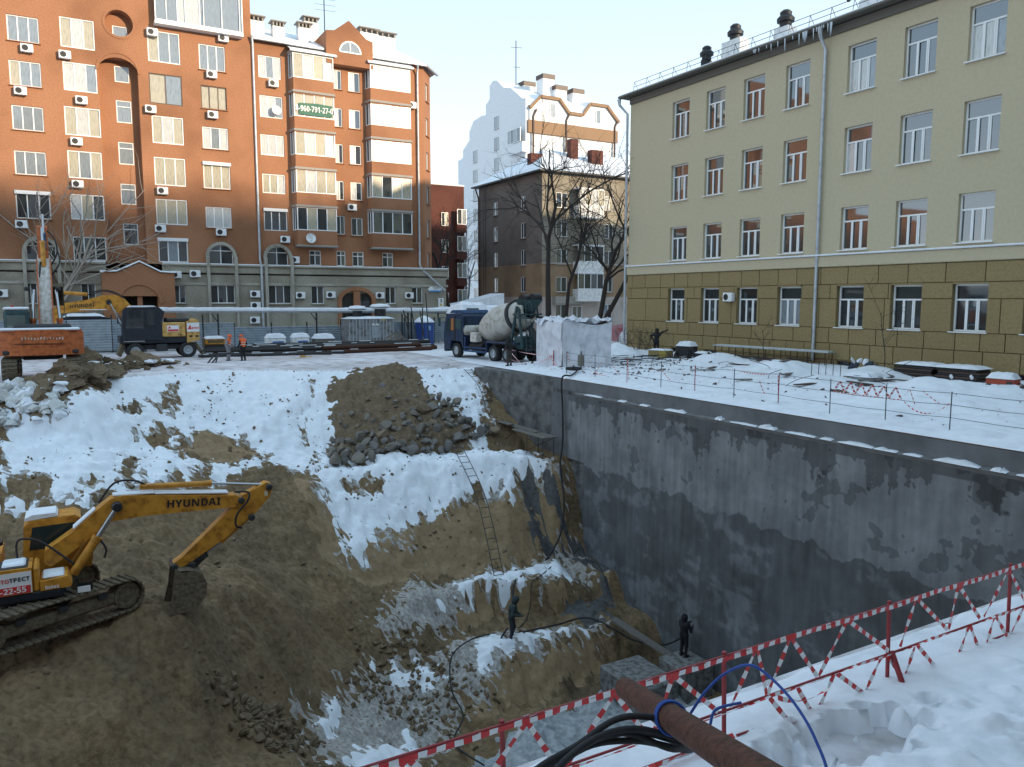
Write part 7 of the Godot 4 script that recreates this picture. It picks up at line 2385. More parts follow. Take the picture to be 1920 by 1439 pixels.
func build_tent() -> void:
	var t := thing("tarp_tent", "boxy work tent covered with wrinkled white tarpaulin beside the pit wall", "tent", Vector3(24.5, 0.05, -37.0))
	var cloth := mat(lin(0.74, 0.74, 0.78), 0.55, 0.0, M.blot, 0.3, nnorm(80, 0.015, 4, 5.0), 0.5)
	cloth.backlight_enabled = true
	cloth.backlight = Color(0.25, 0.25, 0.27)
	var b := mb()
	tarp_face(b, Vector3(0, 0, 0), Vector3.RIGHT, Vector3.BACK, 3.5, 2.75, 1.0)
	part(t, "front_cover", b, cloth)
	var s := mb()
	tarp_face(s, Vector3(0, 0, -2.8), Vector3.BACK, Vector3.LEFT, 2.8, 2.75, 5.0)
	part(t, "side_cover", s, cloth)
	var r := mb()
	tarp_face(r, Vector3(3.5, 0, 0), Vector3.FORWARD, Vector3.RIGHT, 2.8, 2.75, 9.0)
	tarp_face(r, Vector3(3.5, 0, -2.8), Vector3.LEFT, Vector3.FORWARD, 3.5, 2.75, 3.0)
	part(t, "back_cover", r, cloth)
	var top := mb()
	var n := 18
	var g := func(i: int, j: int) -> Vector3:
		var u := float(i) / n
		var v := float(j) / n
		return Vector3(u * 3.7 - 0.1, 2.66 + 0.5 * noise.get_noise_2d(u * 14.0, v * 14.0 + 30.0) + 0.12 * sin(u * 7.0) * sin(PI * v) + 0.1, -v * 3.0 + 0.1)
	for i in n:
		for j in n:
			top.quad(g.call(i, j), g.call(i + 1, j), g.call(i + 1, j + 1), g.call(i, j + 1), Vector3.UP)
	# overhanging flap at the corner
	for i in 8:
		var z0 := -i * 0.2 + 0.1
		top.quad(Vector3(-0.1, 2.7, z0), Vector3(-0.1, 2.7, z0 - 0.2), Vector3(-0.22 - 0.05 * sin(i * 1.3), 1.7 + i * 0.1, z0 - 0.2), Vector3(-0.22 - 0.05 * sin(i * 1.3 - 1.3), 1.6 + i * 0.1, z0), Vector3.LEFT)
	part(t, "roof_cover", top, cloth)
	for q in [[0.1, -0.1], [3.4, -0.1], [0.1, -2.7], [3.4, -2.7]]:
		part(t, "pole", box_at(Vector3(q[0], 1.32, q[1]), Vector3(0.06, 2.64, 0.06)), M.wood)
	# yard sign with red letters behind the tent
	var sg := thing("pink_sign", "pink sign board with red letters behind the white tent", "sign", Vector3(44.4, 0, -57.8), 0.35)
	var p := mb()
	p.prism(poly([[-2.6, 0.5], [-0.2, 0.1], [1.35, 1.75], [-2.6, 1.5]]), 0, 0.04)
	part(sg, "board", p, mat(lin(0.62, 0.28, 0.34), 0.6))
	lettering(sg, "ГОД", 0.34, mat(lin(0.45, 0.02, 0.05), 0.6), Transform3D(Basis(Vector3.BACK, 0.06), Vector3(0.42, 1.22, 0.045)), 1.0, 1)
	for x: float in [-2.3, 0.2]:
		part(sg, "stake", box_at(Vector3(x, 0.6, -0.04), Vector3(0.07, 1.3, 0.07)), M.dark_steel)
	var ca := thing("parked_car", "dark parked car with snow on its roof behind the pink sign", "car", Vector3(45.5, 0, -62.5), 0.2)
	var body := mb()
	body.prism(poly([[-2.1, 0.35], [2.1, 0.35], [2.15, 0.8], [1.2, 0.95], [0.7, 1.45], [-0.9, 1.5], [-1.6, 1.0], [-2.15, 0.9]]), -0.85, 0.85)
	part(ca, "car_body", body, M.navy)
	part(ca, "side_glass", slab_of([[-1.4, 1.0], [1.0, 1.0], [0.6, 1.38], [-0.85, 1.42]], 0.85, 0.86), M.glass)
	for x: float in [-1.35, 1.35]:
		wheel_on(ca, Vector3(x, 0.32, 0.75), 0.32, 0.2, M.zinc)
		wheel_on(ca, Vector3(x, 0.32, -0.75), 0.32, 0.2, M.zinc, -1.0)
	snow_cap(ca, Vector3(-0.1, 1.46, 0), Vector3(1.9, 0.2, 1.6))
	# dark van beyond the fence
	var v := thing("parked_van", "dark van with a rounded snowy roof beyond the corrugated fence", "van", Vector3(1.7, 0, -69.0))
	part(v, "van_body", slab_of([[-2.3, 0.4], [2.3, 0.4], [2.35, 1.2], [1.9, 1.5], [1.3, 2.55], [0.6, 2.75], [-1.6, 2.75], [-2.25, 2.4]], -0.9, 0.9), M.navy)
	part(v, "side_glass", slab_of([[-1.9, 1.6], [1.6, 1.6], [1.1, 2.4], [-1.8, 2.45]], 0.9, 0.912), M.glass_dark)
	for x: float in [-1.5, 1.5]:
		wheel_on(v, Vector3(x, 0.36, 0.8), 0.36, 0.22, M.zinc)
		wheel_on(v, Vector3(x, 0.36, -0.8), 0.36, 0.22, M.zinc, -1.0)
	snow_cap(v, Vector3(-0.5, 2.7, 0), Vector3(2.9, 0.3, 1.8))

func tape(parent: Node, a: Vector3, b: Vector3, w: float, twist := 0.0, sag := 0.0, tone := 1.0) -> void:
	var s := mb()
	var l := a.distance_to(b)
	var n := maxi(4, int(l / 0.068))
	var d := (b - a) / l
	var side := d.cross(Vector3.BACK).normalized()
	if side.length() < 0.1: side = Vector3.UP
	var nrm := d.cross(side).normalized()
	var prev_l := Vector3.ZERO
	var prev_r := Vector3.ZERO
	for i in n + 1:
		var u := float(i) / n
		var an := twist * u * l + 0.25 * sin(u * 9.0 + a.x * 3.0)
		var e := (side * cos(an) + nrm * sin(an)) * w * 0.5
		var p := a.lerp(b, u) + Vector3(0, -sag * 4.0 * u * (1.0 - u), 0)
		if i > 0:
			s.col = Color(0.62, 0.03, 0.03) * tone if i % 2 else Color(0.8, 0.8, 0.8)
			# slanted stripes
			s.quad(prev_l, p + e + d * 0.0, p - e, prev_r)
		prev_l = p + e
		prev_r = p - e
	part(parent, "tape", s, M.tape)

func build_fences() -> void:
	M.tape = mat(Color.WHITE, 0.45)
	M.tape.vertex_color_use_as_albedo = true
	M.tape.backlight_enabled = true
	M.tape.backlight = Color(0.2, 0.2, 0.2)
	# near fence on the pit edge: red rods and red-white tape
	var t := thing("pit_edge_fence", "red rod fence wound with red and white warning tape at the snowy pit edge", "fence", Vector3(0, 0, -4.8))
	for x: float in [0.35, 2.68, 4.95, 7.3, 9.6, 12.0]:
		var s := mb()
		s.tube([Vector3(x + 0.02, -0.1, 0), Vector3(x - 0.02, 0.97, 0)], 0.021, 7)
		if x > 7.2 and x < 7.4:
			s.tube([Vector3(x + 0.05, -0.2, 0.3), Vector3(x + 0.03, 0.42, 0.02)], 0.03, 7)
		part(t, "post", s, M.red_paint)
	for q in [[0.2, 0.945, 12.2, 0.925, 0.014], [0.2, 0.46, 7.3, 0.40, 0.012], [7.2, 0.40, 12.2, 0.38, 0.012], [5.1, 0.14, 7.2, 0.06, 0.012], [7.2, 0.1, 12.0, 0.12, 0.012], [0.2, 0.2, 4.6, 0.16, 0.012]]:
		var s := mb()
		s.tube([Vector3(q[0], q[1], 0.02), Vector3(q[2], q[3], 0.02)], q[4], 6)
		part(t, "rail", s, M.red_paint)
	var top := [0.3, 1.1, 1.9, 2.68, 3.5, 4.3, 4.95, 5.76, 6.6, 7.3, 8.0, 8.5, 9.05, 9.6, 10.4, 11.2, 12.0]
	for i in top.size() - 1:
		tape(t, Vector3(top[i], 0.925 + 0.01 * sin(i * 2.0), 0.035), Vector3(top[i + 1], 0.925 + 0.01 * sin(i * 2.0 + 2.0), 0.035), 0.05, 0.0)
	for i in 9:
		tape(t, Vector3(0.5 + i * 1.25, 0.44 - i * 0.005, 0.035), Vector3(1.75 + i * 1.25, 0.435 - i * 0.005, 0.035), 0.036, 1.4, 0.02)
	var zig := [[0.9, 1.35], [1.9, 1.3], [1.9, 2.3], [2.87, 2.4], [2.87, 3.15], [3.7, 3.22], [3.7, 4.05], [4.32, 4.1], [4.32, 4.85], [5.31, 5.0], [5.33, 5.46], [5.76, 5.47], [5.78, 6.16], [6.58, 6.18], [6.6, 7.27], [7.71, 7.46], [7.73, 8.31], [8.48, 8.33], [8.5, 8.94], [9.5, 9.02], [9.52, 9.9], [10.3, 9.95], [10.35, 11.0], [11.3, 11.05]]
	for q in zig:
		tape(t, Vector3(q[0], 0.91, 0.02), Vector3(q[1], 0.44, 0.03), 0.046, 0.0)
	var low := [[5.88, 6.07], [6.41, 6.15], [6.45, 6.84], [7.15, 6.86], [7.24, 7.5], [7.73, 7.52], [7.75, 8.05], [8.73, 8.5], [8.75, 8.9], [9.25, 9.05], [9.27, 9.5], [9.9, 9.55], [5.5, 5.75], [10.4, 10.0]]
	for q in low:
		tape(t, Vector3(q[0], 0.4, 0.03), Vector3(q[1], 0.1, 0.06), 0.05, 0.0)
	tape(t, Vector3(5.3, 0.13, 0.12), Vector3(5.95, 0.12, 0.1), 0.05, 2.0, 0.0)
	tape(t, Vector3(5.6, 0.38, 0.04), Vector3(6.3, 0.3, 0.06), 0.05, 2.0, 0.08)
	for i in 3:
		tape(t, Vector3(2.3 + i * 0.9, 0.2, 0.08), Vector3(3.2 + i * 0.9, 0.2, 0.08), 0.05, 2.2)
	# far fence on top of the retaining wall
	var f := thing("wall_top_fence", "thin rebar and wire fence with torn warning tape along the retaining wall", "fence", Vector3(23.2, 0.12, 0))
	var posts := [-10.6, -13.65, -15.8, -17.95, -20.25, -22.5, -24.75, -26.95, -29.4, -32.0, -34.6]
	for k in posts.size():
		var s := mb()
		s.tube([Vector3(0, -0.1, posts[k]), Vector3(0.02 * sin(k * 2.0), 1.17, posts[k])], 0.017, 5)
		part(f, "post", s, M.red_paint if k in [4, 6, 8] else M.dark_steel)
	for y: float in [0.35, 0.75, 1.12]:
		for k in posts.size() - 1:
			var s := mb()
			var a := Vector3(0, y + 0.03 * sin(k * 1.7 + y), posts[k])
			var b := Vector3(0, y + 0.03 * sin(k * 1.7 + 1.7 + y), posts[k + 1])
			s.tube([a, (a + b) * 0.5 - Vector3(0, 0.03, 0), b], 0.008, 4)
			part(f, "wire", s, M.dark_steel)
	var zz := -17.8
	for i in 6:
		tape(f, Vector3(0, 0.75, zz), Vector3(0, 1.12, zz + 0.2), 0.11)
		tape(f, Vector3(0, 1.12, zz + 0.22), Vector3(0, 0.75, zz + 0.42), 0.1, 0.0, 0.0, 0.9)
		tape(f, Vector3(0, 0.74, zz), Vector3(0, 0.73, zz + 0.42), 0.035, 3.0)
		zz += 0.42
	tape(f, Vector3(0, 0.75, zz), Vector3(0, 1.1, zz + 0.28), 0.04, 2.0)
	tape(f, Vector3(0, 1.1, zz + 0.28), Vector3(0, 0.6, zz + 0.5), 0.03, 2.0)
	tape(f, Vector3(0, 0.7, zz + 0.1), Vector3(0, 0.8, -13.7), 0.04, 3.0, 0.35)
	tape(f, Vector3(0, 1.1, zz + 0.7), Vector3(0, 0.75, -14.0), 0.03, 3.0, 0.0)
	for q in [[-20.3, 1.1, -20.25, 0.1], [-21.2, 0.8, -20.9, 0.3], [-23.5, 0.4, -23.2, 0.85], [-24.75, 1.1, -24.8, 0.3], [-25.8, 0.3, -25.4, 0.9], [-27.0, 0.85, -26.3, 0.35], [-28.0, 0.3, -27.6, 0.85], [-29.4, 1.1, -29.3, 0.2], [-30.6, 0.75, -30.0, 0.3], [-31.5, 0.8, -32.0, 0.25], [-33.0, 0.3, -32.4, 0.9], [-34.6, 1.1, -34.2, 0.4], [-22.3, 1.1, -20.4, 1.12], [-32.5, 0.3, -31.0, 0.15]]:
		tape(f, Vector3(0.02, q[1], q[0]), Vector3(0.02, q[3], q[2]), 0.04, 1.5, 0.05)
	# tape round the rear of the mixer
	var m := thing("mixer_tape", "tangle of red and white tape strung behind the mixer truck", "tape", Vector3(23.6, 0, -40.5))
	for q in [[Vector3(-0.2, 1.05, -1.0), Vector3(0.9, 0.8, 2.6)], [Vector3(-0.2, 0.5, -1.0), Vector3(0.4, 0.2, 0.8)], [Vector3(0.9, 0.8, 2.6), Vector3(0.3, 0.15, 0.6)], [Vector3(-0.1, 1.0, -0.9), Vector3(0.2, 0.1, 0.4)], [Vector3(0.8, 0.75, 2.4), Vector3(0.8, 0.1, 3.4)]]:
		tape(m, q[0], q[1], 0.05, 1.5, 0.1)
	for z: float in [-1.0, 2.6]:
		part(m, "stake", box_at(Vector3(-0.2 if z < 0 else 0.9, 0.55, z), Vector3(0.04, 1.15, 0.04)), M.red_paint)

# ------------------------------------------------------------------ yard, pit fittings, near things, trees
func on_yard(x: float, z: float, up := 0.0) -> Vector3:
	return Vector3(x, yard_at(x, z) + up, z)

func build_yard_things() -> void:
	rng.seed = 91
	var c := thing("tool_crate", "yellowish wooden tool crate with snowy lid beside the man in black", "crate", on_yard(35.4, -41.2, -0.1), 0.3)
	part(c, "crate_body", box_at(Vector3(0, 0.3, 0), Vector3(0.8, 0.6, 1.5), 0.02), mat(lin(0.3, 0.22, 0.08), 0.8, 0.0, M.fine, 0.8))
	part(c, "crate_end", box_at(Vector3(-0.42, 0.3, 0.4), Vector3(0.04, 0.5, 0.5)), mat(lin(0.42, 0.3, 0.06), 0.8, 0.0, M.fine, 0.8))
	snow_cap(c, Vector3(0, 0.58, 0), Vector3(0.85, 0.12, 1.55))
	var g := thing("welding_machine", "black wheeled welding machine capped with snow near the school wall", "machine", on_yard(36.3, -39.6, -0.1), 0.2)
	part(g, "machine_case", box_at(Vector3(0, 0.55, 0), Vector3(0.8, 0.7, 1.3), 0.08), M.black)
	for z: float in [-0.5, 0.5]:
		wheel_on(g, Vector3(-0.42, 0.22, z), 0.24, 0.12, M.dark_steel, -1.0)
	snow_cap(g, Vector3(0, 0.88, 0.0), Vector3(0.9, 0.35, 1.2))
	var hs := mb()
	hs.tube(smooth_path([Vector3(-0.4, 0.8, 0.6), Vector3(-0.5, 0.5, 0.95), Vector3(-0.45, 0.3, 0.7), Vector3(-0.45, 0.6, 0.4)], 6), 0.05, 6)
	part(g, "cable_loop", hs, M.rubber)
	var bx := thing("black_box", "plain black equipment box half sunk in snow", "box", on_yard(36.2, -37.9, -0.15), 0.1)
	part(bx, "box_body", box_at(Vector3(0, 0.3, 0), Vector3(0.7, 0.6, 0.9), 0.03), M.black)
	snow_cap(bx, Vector3(0, 0.58, 0), Vector3(0.75, 0.14, 0.95))
	var t := thing("steel_bench", "long low steel bench with thin legs along the school wall", "bench", Vector3(38.7, 0.1, -34.6), 0.07)
	part(t, "bench_top", box_at(Vector3(0, 0.85, 0), Vector3(0.8, 0.07, 8.8), 0.015), M.zinc)
	part(t, "top_frost", box_at(Vector3(0.05, 0.9, 0), Vector3(0.6, 0.03, 8.5), 0.012), M.ice_lump)
	for i in 8:
		for x: float in [-0.34, 0.34]:
			part(t, "leg", box_at(Vector3(x, 0.4, -4.2 + i * 1.2), Vector3(0.035, 0.82, 0.035)), M.rust)
	part(t, "stretcher", box_at(Vector3(-0.34, 0.4, 0), Vector3(0.03, 0.03, 8.4)), M.rust)
	for i in 9:
		var s := mb()
		var z := rng.randf_range(-38.0, -30.5)
		s.bar(Vector3(0, 0, -rng.randf_range(0.5, 1.4)), Vector3(rng.randf_range(-0.2, 0.2), 0.03, rng.randf_range(0.5, 1.4)), 0.1, 0.07, 0.01)
		single("scrap_beam", s, M.black, "dark snowy scrap beam under the steel bench", "beam", Vector3(rng.randf_range(37.2, 38.4), 0.25 + rng.randf() * 0.2, z), 0.0, "scrap beams under the steel bench")
	# stack of dark shuttering boards
	var st := thing("board_stack", "dark stacks of shuttering boards under slabs of snow by the school", "stack", on_yard(37.3, -22.6, 0.0))
	for k in 2:
		for i in 5:
			part(st, "board", box_at(Vector3(0.1 * k + rng.randf_range(-0.05, 0.05), 0.08 + i * 0.11, -1.0 + k * 2.1 + rng.randf_range(-0.1, 0.1)), Vector3(1.2, 0.09, 2.0)), M.frame_brown if i % 2 else M.black)
		snow_cap(st, Vector3(0.05, 0.62, -1.0 + k * 2.1), Vector3(1.35, 0.16, 2.15))
	for q in [Vector3(-0.62, 0.2, 0.95), Vector3(-0.6, 0.25, 1.9)]:
		part(st, "snow_lump", stones[1], M.snow, Transform3D(Basis.from_scale(Vector3(0.12, 0.16, 0.14)), q))
	var rb := thing("red_heater", "orange red metal heater box with snow on top", "heater", on_yard(35.6, -18.7, -0.25), 0.1)
	part(rb, "heater_body", box_at(Vector3(0, 0.42, 0), Vector3(0.7, 0.72, 1.15), 0.05), mat(lin(0.42, 0.06, 0.025), 0.55, 0.0, M.fine, 0.8))
	part(rb, "end_panel", box_at(Vector3(-0.36, 0.42, 0.4), Vector3(0.03, 0.5, 0.22)), M.dark_steel)
	snow_cap(rb, Vector3(0, 0.76, 0), Vector3(0.75, 0.3, 1.15))
	var hh := mb()
	hh.tube(smooth_path([Vector3(0.1, 0.6, 0.58), Vector3(0.1, 0.5, 0.75), Vector3(0, 0.2, 0.72), Vector3(0, 0.1, 0.55)], 5), 0.02, 6)
	part(rb, "cable", hh, M.rubber)
	var rg := thing("concrete_ring", "grey concrete well ring filled with snow", "concrete ring", on_yard(33.5, -23.9, -0.35))
	var r := mb()
	r.lathe([Vector2(0.72, 0), Vector2(0.72, 0.62), Vector2(0.62, 0.62), Vector2(0.62, 0)], 26)
	part(rg, "ring_wall", r, mat(lin(0.3, 0.31, 0.31), 0.85, 0.0, M.blot, 0.6))
	snow_cap(rg, Vector3(0, 0.55, 0), Vector3(1.5, 0.25, 1.5))
	var hp := thing("tarp_heap", "heap of dark blue tarpaulin and scrap dusted with snow", "heap", on_yard(38.0, -27.2))
	var navy := mat(lin(0.03, 0.04, 0.07), 0.7, 0.0, M.fine, 0.8)
	for i in 9:
		part(hp, "fold", pick(stones), navy, Transform3D(rand_basis(Vector3(0.42, 0.18, 0.3)), Vector3(rng.randfn() * 0.3, 0.15 + rng.randf() * 0.3, rng.randfn() * 0.55)))
	for i in 5:
		part(hp, "snow_patch", pick(stones), M.snow, Transform3D(rand_basis(Vector3(0.3, 0.1, 0.2)), Vector3(rng.randfn() * 0.25, 0.4 + rng.randf() * 0.15, rng.randfn() * 0.5)))
	# loose rebar lying about
	for i in 34:
		var s := mb()
		var a := rng.randf_range(-0.5, 0.5) + (PI / 2 if rng.randf() < 0.75 else 0.0)
		var l := rng.randf_range(1.2, 4.0)
		var d := Vector3(sin(a), rng.randf_range(-0.02, 0.06), cos(a)) * l * 0.5
		s.tube([-d, Vector3(0, 0.06, 0), d], rng.randf_range(0.012, 0.02), 4)
		var x := rng.randf_range(28.6, 35.0)
		var z := -38.5 + rng.randfn() * 1.6
		single("rebar", s, M.dark_steel, "thin dark steel bar lying on the snow beyond the tent", "steel bar", on_yard(x, z, 0.12), 0.0, "loose bars beyond the tent")
	for i in 22:
		var s := mb()
		s.box(Vector3.ZERO, Vector3(rng.randf_range(0.15, 0.3), 0.05, rng.randf_range(0.7, 1.6)), Basis(Vector3.UP, rng.randf() * TAU), 0.005)
		single("loose_plank", s, M.old_wood if i % 2 else M.frame_brown, "weathered loose plank lying on the yard snow", "plank", on_yard(rng.randf_range(28.0, 36.5), rng.randf_range(-37.0, -20.0), 0.06), 0.0, "planks on the yard snow")
	for i in 16:
		var s := mb()
		var a := rng.randf() * TAU
		var l := rng.randf_range(0.8, 2.2)
		s.tube(smooth_path([Vector3.ZERO, Vector3(cos(a), 0.25, sin(a)) * l * 0.5, Vector3(cos(a + 0.3) * l, rng.randf_range(0.0, 0.8), sin(a + 0.3) * l)], 4), 0.014, 4)
		single("dry_branch", s, M.bark, "thin bare branch sticking out of the yard snow", "branch", on_yard(rng.randf_range(27.0, 37.0), rng.randf_range(-40.0, -20.0)), 0.0, "branches in the yard snow")
	for i in 5:
		var s := mb()
		s.tube([Vector3.ZERO, Vector3(0.02, 0.75, 0)], 0.018, 5)
		single("steel_stake", s, M.dark_steel, "short upright steel stake beside the concrete ring", "stake", on_yard(31.6 + i * 0.12, -25.6 + i * 0.32), 0.0, "stakes beside the concrete ring")
	var db := MultiMeshInstance3D.new()
	db.name = numbered("yard_debris")
	meta(db, "small dark chips and rubbish trodden into the yard snow", "", "", "stuff")
	var dm := MultiMesh.new()
	dm.transform_format = MultiMesh.TRANSFORM_3D
	dm.mesh = stones[3]
	dm.instance_count = 520
	for i in 520:
		var x := rng.randf_range(23.4, 37.5)
		var z := -37.0 + rng.randfn() * 3.2
		if i % 4 == 0:
			x = rng.randf_range(23.0, 36.0)
			z = rng.randf_range(-34.0, -11.0)
		var q := 0.02 + 0.11 * rng.randf() ** 3.0
		dm.set_instance_transform(i, Transform3D(rand_basis(Vector3(q * 2.0, q * 0.5, q)), on_yard(x, z, 0.02)))
	db.multimesh = dm
	db.material_override = M.frame_brown
	add_child(db)
	var wb := thing("wooden_reel_post", "short weathered wooden post with cable before the white tent", "post", Vector3(24.9, 0.1, -35.7))
	part(wb, "post_block", box_at(Vector3(0, 0.55, 0), Vector3(0.3, 0.62, 0.3), 0.04), M.old_wood)
	part(wb, "post_stake", box_at(Vector3(0, 0.5, 0.02), Vector3(0.07, 1.15, 0.07)), M.old_wood)
	var co := mb()
	for k in 3:
		var ring := []
		for i in 25:
			ring.append(Vector3(-0.9 + 0.42 * cos(TAU * i / 24.0), 0.14 + k * 0.04, 0.6 + 0.42 * sin(TAU * i / 24.0)))
		co.tube(ring, 0.03, 6)
	part(wb, "cable_coil", co, M.rubber)

func build_pit_fittings() -> void:
	# ladders
	for q in [[Vector3(16.9, -3.35, -35.1), Vector3(16.35, -8.45, -29.7), 17, "thin steel rung ladder leaning on the soil face down to the bench"], [Vector3(20.75, -0.1, -41.6), Vector3(20.75, -3.2, -38.3), 10, "dark rung ladder on the snowy ramp beside the concrete wall"]]:
		var a: Vector3 = q[0]
		var b: Vector3 = q[1]
		var t := thing("ladder", q[3], "ladder", b)
		var n: int = q[2]
		var mid := (a - b) * 0.5 + Vector3(0, 0.55, 0.45)
		var line := smooth_path([Vector3.ZERO, mid, a - b], 8)
		for x: float in [-0.24, 0.24]:
			var s := mb()
			var p := []
			for e: Vector3 in line:
				p.append(e + Vector3(x, 0, 0))
			s.tube(p, 0.02, 5)
			part(t, "rail", s, M.dark_steel)
		for i in n:
			var f: float = (i + 0.5) / n * (line.size() - 1)
			var e: Vector3 = line[int(f)].lerp(line[mini(int(f) + 1, line.size() - 1)], f - int(f))
			var s := mb()
			s.tube([e + Vector3(-0.24, 0, 0), e + Vector3(0.24, 0, 0)], 0.017, 5)
			part(t, "rung", s, M.dark_steel)
	# plank staging by the wall
	var w := thing("plank_staging", "frosty plank staging on thin legs under the concrete wall", "staging", Vector3(20.9, -3.9, -35.6))
	for q in [[-0.1, 1.15, -2.6, 0.35, 3.6], [0.2, 1.05, -0.2, 0.4, 3.4], [-0.15, 0.98, 1.3, 0.4, 3.2], [0.28, 0.99, 1.5, 0.35, 3.0]]:
		part(w, "plank", box_at(Vector3(q[0], q[1], q[2]), Vector3(q[3], 0.07, q[4]), 0.01), M.old_wood)
	for q in [[-0.25, -1.6], [0.35, -1.6], [-0.3, 1.2], [0.4, 1.2], [-0.25, 2.7], [0.4, 2.7]]:
		var s := mb()
		s.tube([Vector3(q[0], -0.1, q[1]), Vector3(q[0], 1.0, q[1])], 0.02, 5)
		part(w, "leg", s, M.dark_steel)
	for q in [[-0.3, 1.2, 0.4, 2.7], [-0.25, -1.6, -0.3, 0.0]]:
		var s := mb()
		s.tube([Vector3(q[0], 0.1, q[1]), Vector3(q[2], 0.9, q[3])], 0.018, 5)
		part(w, "brace", s, M.rust)
	# concrete block, plank ramp
	M.dirty_block = mat(lin(0.27, 0.265, 0.255), 0.85, 0.0, ntex(97, 0.015, 5, [Color(0.5, 0.46, 0.42), grey(0.85), Color.WHITE]), 0.4, M.rough_n, 0.7)
	var cb := thing("concrete_block", "low grey concrete block on the icy pit floor", "concrete block", Vector3(18.9, -11.6, -22.9))
	var b := mb()
	b.box(Vector3(0, 0.5, 0), Vector3(2.0, 1.0, 2.5), Basis(), 0.05)
	part(cb, "block_body", b, M.dirty_block)
	part(cb, "plinth", box_at(Vector3(1.9, 0.45, 0.6), Vector3(1.5, 1.7, 1.6), 0.05), M.dirty_block)
	var pr := thing("plank_ramp", "long frosty plank sloping down along the concrete wall", "plank", Vector3(19.5, -9.45, -25.4))
	var pb := mb()
	pb.bar(Vector3.ZERO, Vector3(1.75, -1.45, 3.7), 0.42, 0.09, 0.01)
	part(pr, "plank_body", pb, M.old_wood)
	var pb2 := mb()
	pb2.bar(Vector3(0.25, -0.3, 0.8), Vector3(2.05, -1.5, 3.9), 0.3, 0.08, 0.01)
	part(pr, "second_plank", pb2, M.old_wood)
	# hoses
	var hoses := [
		["thick black hose running from the tent down the concrete wall", 0.045, [Vector3(25.2, 0.25, -36.9), Vector3(24.0, 0.2, -34.8), Vector3(22.4, 0.16, -33.0), Vector3(21.72, 0.06, -32.8), Vector3(21.7, -1.5, -32.7), Vector3(21.62, -3.2, -32.55), Vector3(21.25, -4.3, -32.2), Vector3(20.95, -5.9, -31.4), Vector3(20.5, -7.4, -31.0), Vector3(19.2, -8.4, -30.4), Vector3(17.3, -8.5, -29.5), Vector3(16.55, -8.5, -28.7), Vector3(16.1, -8.85, -28.0), Vector3(15.75, -8.9, -27.1)]],
		["black hose snaking along the lower bench to the plank ramp", 0.04, [Vector3(15.2, -9.5, -26.9), Vector3(14.9, -9.9, -26.9), Vector3(15.7, -9.93, -27.1), Vector3(17.6, -9.93, -27.0), Vector3(19.2, -9.9, -26.9), Vector3(19.8, -10.1, -25.7), Vector3(20.3, -10.4, -24.9), Vector3(21.0, -10.3, -23.8), Vector3(21.3, -9.6, -22.9)]],
		["thin black cable trailing down the soil to the pit floor", 0.03, [Vector3(15.0, -9.9, -27.5), Vector3(13.8, -9.85, -27.4), Vector3(12.5, -9.95, -26.6), Vector3(11.9, -10.6, -25.4), Vector3(11.9, -11.2, -24.4), Vector3(11.0, -11.4, -23.3), Vector3(11.3, -11.4, -21.6)]],
		["thin dark cable dropping from the bench to the worker's feet", 0.022, [Vector3(19.5, -8.45, -30.0), Vector3(18.1, -8.45, -29.0), Vector3(17.4, -8.5, -28.6), Vector3(17.1, -9.2, -28.2), Vector3(16.7, -9.8, -27.9), Vector3(15.9, -9.93, -27.4)]],
		["thin cable looping over the frosty corner of the bench", 0.022, [Vector3(21.0, -8.4, -30.6), Vector3(21.2, -8.0, -30.2), Vector3(21.1, -8.4, -29.6), Vector3(21.3, -8.5, -28.9), Vector3(21.2, -9.4, -27.9)]],
	]
	for h in hoses:
		var s := mb()
		s.tube(smooth_path(h[2], 7), h[1], 7)
		single("hose", s, M.rubber, h[0], "hose")

func soft_lump(sd: int) -> ArrayMesh:
	var b := mb()
	b.ball(Vector3.ZERO, Vector3.ONE, 16, 10)
	for i in b.v.size():
		var p := b.v[i]
		b.v[i] = p * (1.0 + noise.get_noise_3d(p.x * 7.0 + sd * 20.0, p.y * 7.0, p.z * 7.0) * 0.7)
	return b.mesh()

